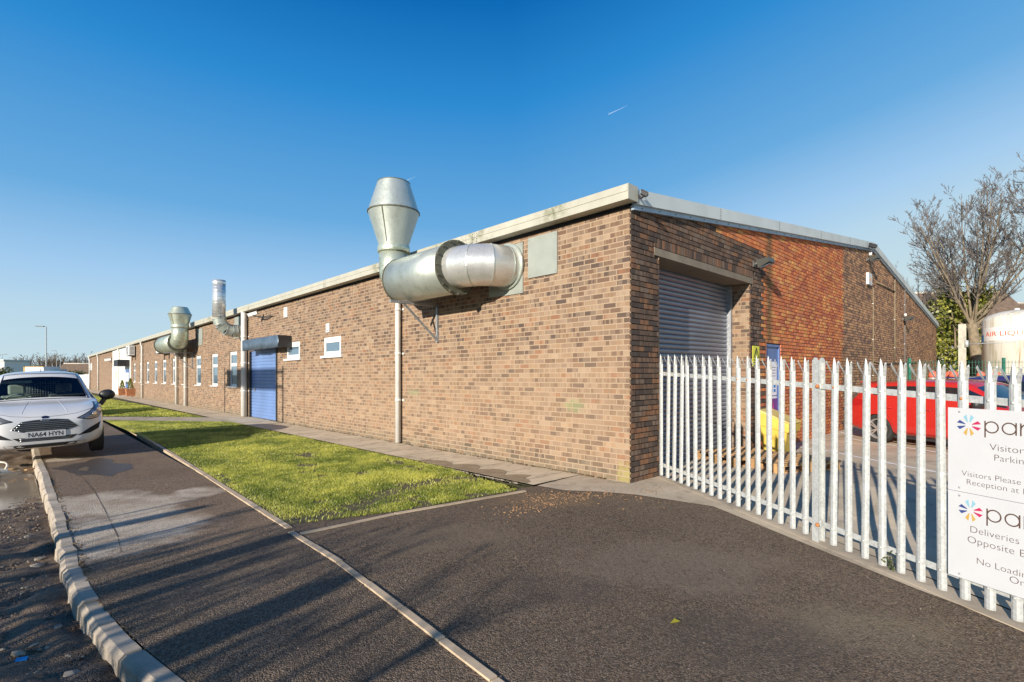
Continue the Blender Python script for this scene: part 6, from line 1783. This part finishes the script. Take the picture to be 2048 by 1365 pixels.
# ------------------------------------------------------------------ trees
def limb(mb, p, d, L, r0, r1, n, sides, rr, up=0.10, wob=0.12):
    pts, rad = [Vector(p)], [r0]; d = Vector(d).normalized()
    for i in range(n):
        d = (d + Vector((rr.gauss(0, wob), rr.gauss(0, wob), rr.gauss(0, wob*.6)+up/n*2))).normalized()
        pts.append(pts[-1] + d*L/n); rad.append(r0+(r1-r0)*(i+1)/n)
    mb.tube(pts, rad, sides, 0, False, True); return pts, rad
def grow(mb, pts, rad, depth, rr, ratio, count, up, tmin=0.006):
    n = len(pts)-1; Lp = sum((b-a).length for a, b in zip(pts, pts[1:]))
    for _ in range(count):
        f = rr.uniform(0.22, 1.0); i = min(int(f*n), n-1); q = f*n-i
        p = pts[i]*(1-q) + pts[i+1]*q; r = (rad[i]*(1-q)+rad[i+1]*q)
        dm = (pts[i+1]-pts[i]).normalized(); ax = dm.orthogonal().normalized(); ax = Matrix.Rotation(rr.uniform(0, 6.283), 3, dm) @ ax
        d = (dm*rr.uniform(.75, 1.1) + ax*rr.uniform(.45, .85)).normalized()
        L = Lp*ratio*(1.15-0.6*f)*rr.uniform(.7, 1.2)
        p2, r2 = limb(mb, p, d, L, max(r*.6, tmin), tmin*.75, 4 if depth > 1 else 3, 4 if depth > 1 else 3, rr, up, .13)
        if depth > 1: grow(mb, p2, r2, depth-1, rr, ratio*.95, max(3, int(count*.8)), up, tmin)
def bare_tree(name, label, P, H, seed, spread=0.42, stems=11, fork=0.36, tr=0.26, depth=3, count=7, ratio=.36, tmin=.007, lean=(0, 0), thin=1.0, mats=('bark', 'twig'), group=None, cat='tree', trunk_n=1):
    rr = random.Random(seed); t = thing(name, label, cat, P, group=group); P = Vector(P)
    mt, mc = MB(), MB()
    top = P + Vector((lean[0], lean[1], H*fork))
    pts, rad = [], []
    for k in range(7):
        f = k/6; pts.append(P.lerp(top, f) + Vector((rr.gauss(0, .05), rr.gauss(0, .05), 0))*H*.1*(0 < k < 6)); rad.append(tr*(1.25-.25*min(1, f*3))*(1-.25*f))
    mt.tube(pts, rad, 10)
    for k in range(stems):
        a = 2*math.pi*k/stems + rr.uniform(-.3, .3); q = spread*math.sqrt((k % 4 + .6)/4.0)*rr.uniform(.8, 1.15)
        base = pts[-1].lerp(pts[-2], rr.uniform(0, .9))
        d = Vector((math.cos(a)*q, math.sin(a)*q, rr.uniform(.55, .95) if k % 4 != 3 else rr.uniform(.3, .6)))
        L = H*(1-fork)*rr.uniform(.82, 1.12)*(0.95 if d.z > .5 else .75)
        p2, r2 = limb(mt, base, d, L, tr*thin*rr.uniform(.30, .5), tmin*1.6, 8, 7, rr, .22, .05)
        grow(mc, p2, r2, depth-1, rr, ratio, count, .18, tmin)
    mt.build('trunk', M[mats[0]], t, fix=False); mc.build('crown', M[mats[1]], t, fix=False)
    return t
D = 26.0; bx = (1966-1024)/1024*D; gz = g(bx, D)
bt1 = bare_tree('bare_tree', 'large bare many stemmed tree behind the white tank', (bx, D, gz), 11.3, 11, .55, 20, .38, .27, 4, 12, .37, .0075, lean=(-.6, 0), thin=.5)
dup(bt1, ((2150-1024)/1024*24, 24.0, g(26, 24)), 2.1, 'bare tree whose branches reach in over the white tank from the frame edge', scale=(1.12, 1.12, 1.08))
dup(bt1, ((1868-1024)/1024*46, 46.0, g(38, 46)), 4.0, 'smaller bare tree just showing over the far verge of the gable', scale=(.95, .95, .92))
# ivy grown bush
def leafy(name, label, P, sx, sy, sz, n, q, mat, seed, cat='bush', trunk=True, lumps=26):
    rr = random.Random(seed); P = Vector(P); t = thing(name, label, cat, P)
    L = [(Vector((rr.gauss(0, .42)*sx, rr.gauss(0, .42)*sy, sz*(.08+.84*rr.random()))), rr.uniform(.16, .34)) for _ in range(lumps)]
    m = MB()
    if trunk:
        for _ in range(3): limb(m, P + Vector((rr.gauss(0, .2), rr.gauss(0, .2), 0)), (rr.gauss(0, .1), rr.gauss(0, .1), 1), sz*.8, .09, .03, 5, 6, rr)
        m.build('trunk', M['bark'], t, fix=False); m = MB()
    for k in range(n):
        c, r_ = L[k % lumps]; d = Vector((rr.gauss(0, 1), rr.gauss(0, 1), rr.gauss(0, 1))).normalized()
        tp = (1-.45*(c.z/sz)**2); rad = r_*min(sx, sz)*rr.uniform(.55, 1.08)
        p = P + Vector((c.x*tp, c.y*tp, c.z)) + d*rad
        if p.z < P.z+.02: continue
        f = (d + Vector((rr.gauss(0, .6), rr.gauss(0, .6), rr.gauss(0, .6)))).normalized(); e = f.orthogonal().normalized(); h = f.cross(e); qq = q*rr.uniform(.6, 1.5)
        m.face([p-e*qq, p-h*qq*.7, p+e*qq, p+h*qq*.7], None, 0, False, clamp(rr.gauss(.42, .3), .01, 1))
    m.build('foliage', M[mat], t, fix=False); return t
D = 27.5
leafy('ivy_bush', 'tall ivy covered bush with yellow green leaves behind the gable end', ((1904-1024)/1024*D, D, g(23, D)), 2.9, 1.5, 6.3, 13000, .085, 'ivy', 5, lumps=34)
leafy('ivy_bush', 'darker lower ivy mass between the steel post and the white tank', ((1958-1024)/1024*D, D+.6, g(25, D)), 1.6, 1.0, 4.2, 5200, .085, 'ivy', 8, lumps=18)

# ------------------------------------------------------------------ houses beyond the yard
def house(name, label, c, rz, L, W_, he, hr, hip=False, cat='house', wall='render', chim=True, winrow=True):
    fn0 = xf((c[0], c[1], g(c[0], c[1])-.3), rz); t = thing(name, label, cat, fn0(0, 0, 0))
    m = MB(); m.hexa(fn0, (-L/2, L/2), (-W_/2, W_/2), (0, he)); 
    if not hip:
        for x in (-L/2, L/2): m.face([fn0(x, -W_/2, he), fn0(x, W_/2, he), fn0(x, 0, hr-.1)])
    w = m.build('wall', M[wall], t, fix=False); m = MB(); o = .35; ins = W_*.45 if hip else -.3
    A = [fn0(-L/2-o, -W_/2-o, he-.12), fn0(L/2+o, -W_/2-o, he-.12), fn0(L/2+o, W_/2+o, he-.12), fn0(-L/2-o, W_/2+o, he-.12)]; r0_, r1_ = fn0(-L/2+ins, 0, hr), fn0(L/2-ins, 0, hr)
    for q in ([A[0], A[1], r1_, r0_], [A[2], A[3], r0_, r1_], [A[1], A[2], r1_], [A[3], A[0], r0_]): m.face(q)
    up_ = Vector((0, 0, .12))
    for q in ([A[0], A[1], r1_, r0_], [A[2], A[3], r0_, r1_]): m.face([p+up_ for p in q])
    rf = m.build('roof', M['tile'], t, fix=False)
    m = MB(); m.tube([r0_+up_, r1_+up_], .12, 8); m.build('ridge', M['render'], rf)
    if chim: m = MB(); m.hexa(fn0, (L*.28, L*.28+.8), (-.4, .4), (hr-.5, hr+1.0)); m.build('chimney', M['brick_far'], rf)
    if winrow:
        for k in range(3):
            for z in ((.9, 2.2), (3.4, 4.6)):
                if z[1] > he-.2: continue
                m = MB(); x = -L*.33+k*L*.33; m.hexa(fn0, (x-.6, x+.6), (-W_/2-.05, -W_/2+.02), z); f = m.build('window', M['upvc'], t)
                m = MB(); m.hexa(fn0, (x-.5, x+.5), (-W_/2-.06, -W_/2-.051), (z[0]+.1, z[1]-.1)); m.build('pane', M['glass'], f)
D = 47.0; hz = CAMZ+(748-578)/1024*D
house('house', 'house with long brown tiled roof above the ivy bush', ((1890-1024)/1024*D, D+2, 0), -.10, 13, 9, 5.2, hz+.2, chim=False)
D = 50.0; hz = CAMZ+(748-608)/1024*D
house('house', 'house with brown hipped roof behind the white tank', ((2060-1024)/1024*D, D+2, 0), .05, 15, 9, 4.8, hz+.6, True)

# ------------------------------------------------------------------ far end of the road
def bg(u, D): return (u-1024)/1024*D
def gb(u, D): return g(bg(u, D), D)
def lamp(u, v, side, label, D=None, head=True, hl=1.25):
    D = D or 6.9*1024/(748-v); X = bg(u, D); zt = CAMZ+(748-v)/1024*D; gz = g(X, D)
    t = thing('street_lamp', label, 'street lamp', (X, D, gz), group='street lamps along the road'); m = MB()
    m.tube([(X, D, gz), (X, D, gz+1.2), (X, D, gz+1.25), (X, D, zt)], [.10, .10, .075, .06], 8); m.build('column', M['pole'], t)
    if head:
        m = MB(); m.beam((X, D, zt-.02), (X+side*.35, D, zt+.04), .07, .07); m.build('arm', M['lampgrey'], t)
        m = MB(); m.hexa(lambda a, b, c: Vector((X+side*(.3+a), D+b, zt+.05+c+.03*a)), (0, hl), (-.16, .16), (-.05, .06)); h = m.build('lantern', M['lampgrey'], t)
        m = MB(); m.hexa(lambda a, b, c: Vector((X+side*(.3+a), D+b, zt+.05+c+.03*a)), (.15, hl-.1), (-.12, .12), (-.062, -.0505)); m.build('lens', M['glass'], h)
lamp(92.5, 654, -1, 'tallest grey street lamp rising directly over the white hatchback roof')
lamp(113.2, 702.5, -1, 'street lamp with its head to the left, second tallest over the white hatchback', )
lamp(121, 709.5, 1, 'street lamp with its long head to the right beside the second tallest lamp', hl=1.9)
lamp(104.5, 712.5, 1, 'thin far street lamp with head to the right close to the tallest lamp', hl=1.9)
lamp(138, 720.5, -1, 'short far street lamp in front of the bungalow roof')
lamp(129, 727.0, -1, 'shortest far street lamp between two others')
lamp(4.8, 709.5, 1, 'street lamp at the left frame edge over the white building')
lamp(25.5, 716.0, -1, 'far street lamp before the left tree clump, taller of two')
lamp(31.5, 720.5, -1, 'far street lamp before the left tree clump, shorter of two')
# row of far bare trees
D0 = 210
ft = bare_tree('far_tree', 'bare brown tree in the far row beyond the road', (bg(52, D0), D0, gb(52, D0)), 9.6, 31, .62, 12, .25, .25, 3, 8, .36, .035, mats=('fartwig', 'fartwig'), group='far bare trees')
ft2 = bare_tree('far_tree', 'bare brown tree in the far row beyond the road', (bg(84, D0), D0, gb(84, D0)), 9.0, 32, .75, 12, .2, .25, 3, 8, .38, .035, mats=('fartwig', 'fartwig'), group='far bare trees')
for k, (u, sc, src) in enumerate([(12, .85, ft2), (24, .8, ft), (37, .9, ft2), (61, .75, ft2), (72, .62, ft), (95, .92, ft), (106, 1.0, ft2), (118, 1.05, ft), (130, 1.0, ft2), (141, .8, ft), (150, .7, ft2), (163, .95, ft), (173, 1.1, ft2), (2, .8, ft), (-8, .9, ft2)]):
    Dk = D0*rng.uniform(.94, 1.12); dup(src, (bg(u, Dk), Dk, gb(u, Dk)), rng.uniform(0, 6.28), scale=(sc*1.1, sc*1.1, sc*rng.uniform(.9, 1.02)))
# box truck
D = 62.0; X0, X1 = bg(48, D), bg(87, D); zt = CAMZ+(748-733.5)/1024*D; gz = gb(70, D)-.1
tk = thing('box_truck', 'white box truck far down the road behind the white hatchback', 'truck', (X0, D, gz)); fn = lambda a, b, c: Vector((X0+a, D+b, gz+c)); H = zt-gz; L = X1-X0
m = MB(); m.hexa(fn, (0, L), (0, 2.3), (.95, H)); bx_ = m.build('cargo_box', M['white_panel'], tk)
m = MB(); m.hexa(fn, (-.04, 0.12), (-.03, -.001), (.95, H)); m.hexa(fn, (0, L), (-.03, -.001), (H-.09, H)); m.build('trim', M['gold'], bx_)
m = MB(); m.prism([(L+.05, .5), (L+1.9, .5), (L+1.9, 1.4), (L+1.4, 2.15), (L+.05, 2.2)], lambda x, z, d: fn(x, d, z), .1, 2.2); m.build('cab', M['white_panel'], tk)
m = MB(); m.prism([(L+.6, 1.35), (L+1.75, 1.35), (L+1.38, 2.0), (L+.6, 2.0)], lambda x, z, d: fn(x, d, z), .08, .099); m.build('cab_window', M['dark_glass'], tk)
for x in (.8, L+1.1):
    for y in (.15, 2.1): m = MB(); m.lathe([(.42, -.12), (.42, .12)], 20, Matrix.Translation(fn(x, y, .42)) @ Matrix.Rotation(R(90), 4, 'X')); m.build('wheel', M['tyre'], tk)
# parked van roof further along
D = 66.0; X0 = bg(93, D); gz = gb(100, D)-.1; zt = CAMZ+(748-738.5)/1024*D
vn = thing('panel_van', 'pale van beyond the white hatchback, only its roof showing', 'van', (X0, D, gz)); H = zt-gz
m = MB(); m.prism([(0, .3), (4.6, .3), (4.6, .9), (4.0, 1.15), (3.4, H), (0, H)], lambda x, z, d: Vector((X0+x*.32, D+d, gz+z)), 0, 1.8); m.build('body', M['silver_paint'], vn)
m = MB(); m.prism([(2.9, 1.3), (3.85, 1.3), (3.35, H-.15), (2.9, H-.15)], lambda x, z, d: Vector((X0+x*.32, D+d, gz+z)), -.012, -.001); m.build('window', M['dark_glass'], vn)
for x in (.8, 3.7): m = MB(); m.lathe([(.33, -.1), (.33, .1)], 18, Matrix.Translation((X0+x*.32, D+.1, gz+.33)) @ Matrix.Rotation(R(90), 4, 'X')); m.build('wheel', M['tyre'], vn)
# white hoarding past the building, bungalow, hedges, white block
D = 64.0; t = thing('hoarding', 'plain white boundary panel beyond the far end of the brick unit', 'fence', (bg(168, D), D, gb(168, D))); gz = gb(168, D); zt = CAMZ+(748-750)/1024*D
m = MB()
for k in range(3): a = bg(154+k*9, D); m.hexa(lambda x, y, z: Vector((a+x, D+y, gz+z)), (0.01, .55), (0, .05), (0, zt-gz))
m.build('panel', M['white_panel'], t); m = MB()
for k in range(4): a = bg(154+k*9, D); m.box((a, D+.09, gz+(zt-gz)/2), (.08, .08, zt-gz))
m.build('post', M['pole'], t)
house('bungalow', 'low bungalow with a brown roof past the end of the road', (bg(163, 128), 128, 0), .12, 7.5, 5, 2.6, CAMZ+(748-727)/1024*128+.7, chim=False)
leafy('hedge', 'dark green hedge in front of the bungalow', (bg(158, 100), 100, gb(158, 100)), 4.2, 1.2, 2.75, 3000, .14, 'hedge', 41, 'hedge', False)
leafy('hedge', 'dark green hedge at the left frame edge beyond the white hatchback', (bg(4, 40), 40, gb(4, 40)), 1.3, .9, 2.15, 2600, .07, 'hedge', 42, 'hedge', False)
D = 150.0; t = thing('white_block', 'small white commercial block at the left frame edge in the distance', 'building', (bg(2, D), D, gb(2, D))); gz = gb(2, D); xa, xb = bg(-30, D), bg(8.5, D); zt = CAMZ+(748-722)/1024*D
m = MB(); m.hexa(lambda a, b, c: Vector((a, D+b, c)), (xa, xb), (0, 8), (gz, zt)); m.build('wall', M['white_panel'], t)
m = MB(); m.hexa(lambda a, b, c: Vector((a, D+b, c)), (xa-.4, xb+.4), (-.6, 8), (zt, zt+.35)); m.build('roof', M['fascia'], t)
for k in range(3): m = MB(); m.hexa(lambda a, b, c: Vector((a, D+b, c)), (xa+.8+k*1.9, xa+2.1+k*1.9), (-.06, -.001), (gz+1.2, gz+2.6)); m.build('window', M['dark_glass'], t)

# ------------------------------------------------------------------ across the road, behind the viewer: what throws the shadows
def shrub(seed, P, H, n=13):
    rr = random.Random(seed); t = thing('bare_shrub', 'bare winter shrub on the verge across the road', 'shrub', P, group='bare shrubs across the road'); P = Vector(P); m, mc = MB(), MB()
    for k in range(n):
        a = rr.uniform(0, 6.28); q = rr.uniform(.05, .45)
        pts, rad = limb(m, P + Vector((math.cos(a)*q, math.sin(a)*q, 0)), (math.cos(a)*.12, math.sin(a)*.12, 1), H*rr.uniform(.7, 1.1), rr.uniform(.025, .06), .012, 7, 6, rr, .1, .04)
        grow(mc, pts, rad, 2, rr, .30, 6, .2, .007)
    for k in range(260):     # low dead leaf and bramble
        p = P + Vector((rr.gauss(0, .55), rr.gauss(0, .35), abs(rr.gauss(0, .5)))); d = Vector((rr.gauss(0, 1), rr.gauss(0, 1), rr.gauss(0, 1))).normalized(); e = d.orthogonal(); q = rr.uniform(.02, .05)
        mc.face([p, p+d*q+e*q*.5, p+d*2*q, p+d*q-e*q*.5])
    m.build('stem', M['bark'], t, fix=False); mc.build('twigs', M['twig'], t, fix=False); return t
sh0 = shrub(3, G(-2.7, -12.4), 2.9, 16); sh1 = shrub(4, G(-2.0, -12.8), 2.9, 14)
for k, (s, r, sc, src) in enumerate([(-1.5, -12.2, .92, sh0), (-.9, -12.7, .95, sh1), (-.1, -12.3, .88, sh0), (.7, -12.6, .85, sh1), (1.5, -12.7, .72, sh1), (-.7, -11.3, .62, sh1), (2.2, -12.2, .45, sh0)]):
    dup(src, G(s, r), k*1.3, scale=(sc, sc, sc))
for k, (s, r, h) in enumerate(((-1.1, -12.9, 2.95), (-2.4, -13.0, 3.0), (.75, -12.9, 2.75))):  # unseen trunk-like poles, added to throw the broad shadow bands
    t = thing('trunk_shadow_pole', ('added trunk-like shadow pole across the road nearest the drive', 'tallest added trunk-like shadow pole across the road', 'added trunk-like shadow pole across the road opposite the puddle')[k], 'post', G(s, r)); m = MB(); m.tube([G(s, r), G(s, r)+Vector((0, 0, h-.1)), G(s, r)+Vector((0, 0, h))], [.12, .11, .06], 10); m.build('pole', M['bark'], t); t.name = 'shadow_pole'
# wide sign on two posts across the road (its shadow crosses the blue roller door)
KR = 13.6; kk = KR/0.972; ds = -0.2336*kk; TE = math.tan(R(17.5)); up_ = TE*kk
sa, sb = fac(549, 757)[0]+ds, fac(454, 757)[0]+ds; za, zb_ = fac(545, 778)[1]+up_, fac(545, 735)[1]+up_
hs_ = thing('hoarding_sign', 'wide blank sign board on two posts across the road', 'sign', G((sa+sb)/2, -KR))
m = MB(); m.hexa(B, (sa, sb), (-KR-.03, -KR+.03), (za, zb_)); m.build('panel', M['fascia'], hs_); m = MB()
for s in (sa-.75, sb+.3): p = G(s, -KR-.1); m.tube([p, Vector((p.x, p.y, zb_))], .055, 8)
for z in (za+.12, zb_-.12): m.hexa(B, (sa-.8, sb+.35), (-KR-.075, -KR-.035), (z-.04, z+.04))
m.build('post', M['pole'], hs_)

# ------------------------------------------------------------------ vapour trails, light, sky, camera
def trail(u0, v0, u1, v1, label, wd):
    Y = 9000.0; P = [Vector(((u-1024)/1024*Y, Y, CAMZ+(748-v)/1024*Y)) for u, v in ((u0, v0), (u1, v1))]
    m = MB(); n = 12; pts = [P[0].lerp(P[1], k/n) for k in range(n+1)]; m.tube(pts, [wd*(1-.92*(k/n)) for k in range(n+1)], 6)
    o = m.build('vapour_trail', M['trail']); tag(o, label, 'vapour trail')
t = NT('ice_trail_thin'); d = t.node('ShaderNodeBsdfDiffuse', {'Color': (1, 1, 1, 1)}); tr = t.node('ShaderNodeBsdfTransparent'); mx = t.node('ShaderNodeMixShader', {0: .11})
t.l.new(tr.outputs[0], mx.inputs[1]); t.l.new(d.outputs[0], mx.inputs[2]); t.l.new(mx.outputs[0], t.out.inputs[0]); M['trail'] = t.m
trail(1217, 229, 1256, 211, 'short white vapour trail high in the sky right of centre', 9)
trail(812, 362, 832, 353, 'faint tiny vapour trail just above the large exhaust cowl', 6)

EL = R(17.5); SUN = Vector((-.539, -.842, 0)).normalized()*math.cos(EL) + Vector((0, 0, math.sin(EL)))
li = bpy.data.lights.new('sun', 'SUN'); li.energy = 4.9; li.angle = R(0.5); li.color = (1.0, 0.915, 0.80)
so = bpy.data.objects.new('sun', li); COL.objects.link(so); so.rotation_euler = SUN.to_track_quat('Z', 'Y').to_euler(); so.location = (0, -20, 30)
w = bpy.data.worlds.new('World'); scene.world = w; w.use_nodes = True; nt = w.node_tree
sky = nt.nodes.new('ShaderNodeTexSky'); sky.sky_type = 'NISHITA'; sky.sun_disc = False; sky.sun_elevation = EL
sky.sun_rotation = math.atan2(SUN.x, SUN.y); sky.air_density = 1.0; sky.dust_density = 0.4; sky.ozone_density = 2.0; sky.altitude = 0
tc = nt.nodes.new('ShaderNodeTexCoord'); sx = nt.nodes.new('ShaderNodeSeparateXYZ'); nt.links.new(tc.outputs['Generated'], sx.inputs[0])
rp = nt.nodes.new('ShaderNodeValToRGB'); rp.color_ramp.interpolation = 'LINEAR'     # clear winter air: pale at the horizon, deep blue overhead
stops = [(0.0, (.345, .437, .468)), (.10, (.285, .405, .492)), (.16, (.215, .355, .51)), (.273, (.083, .243, .442)), (.465, (.014, .152, .382)), (.60, (.0, .078, .27)), (1.0, (.0, .04, .17))]
while len(rp.color_ramp.elements) < len(stops): rp.color_ramp.elements.new(.5)
for e, (p, c) in zip(rp.color_ramp.elements, stops): e.position = p; e.color = (*c, 1)
mxx = nt.nodes.new('ShaderNodeMath'); mxx.operation = 'MAXIMUM'; mxx.inputs[1].default_value = 0; nt.links.new(sx.outputs[0], mxx.inputs[0])
mad = nt.nodes.new('ShaderNodeMath'); mad.operation = 'MULTIPLY_ADD'; mad.inputs[1].default_value = -.23; nt.links.new(mxx.outputs[0], mad.inputs[0]); nt.links.new(sx.outputs[2], mad.inputs[2])
nt.links.new(mad.outputs[0], rp.inputs[0])
gn = nt.nodes.new('ShaderNodeVectorMath'); gn.operation = 'SCALE'; gn.inputs['Scale'].default_value = 1.11/0.13; nt.links.new(rp.outputs[0], gn.inputs[0])
hs = nt.nodes.new('ShaderNodeMix'); hs.data_type = 'RGBA'; hs.inputs[0].default_value = 0.985
nt.links.new(sky.outputs[0], hs.inputs[6]); nt.links.new(gn.outputs[0], hs.inputs[7]); nt.links.new(hs.outputs[2], nt.nodes['Background'].inputs[0]); nt.nodes['Background'].inputs[1].default_value = 0.13
cd = bpy.data.cameras.new('camera'); cd.lens = 18.0; cd.sensor_width = 36.0; cd.sensor_fit = 'HORIZONTAL'; cd.shift_y = (748-682.5)/2048; cd.clip_start = 0.05; cd.clip_end = 40000
co = bpy.data.objects.new('camera', cd); COL.objects.link(co); co.location = (0, 0, CAMZ); co.rotation_euler = (R(90), 0, 0); scene.camera = co
vs = scene.view_settings; vs.view_transform = 'Standard'; vs.look = 'None'; vs.exposure = 0.6; vs.gamma = 1.0; vs.use_curve_mapping = False
scene.cycles.max_bounces = 8; scene.cycles.transparent_max_bounces = 12
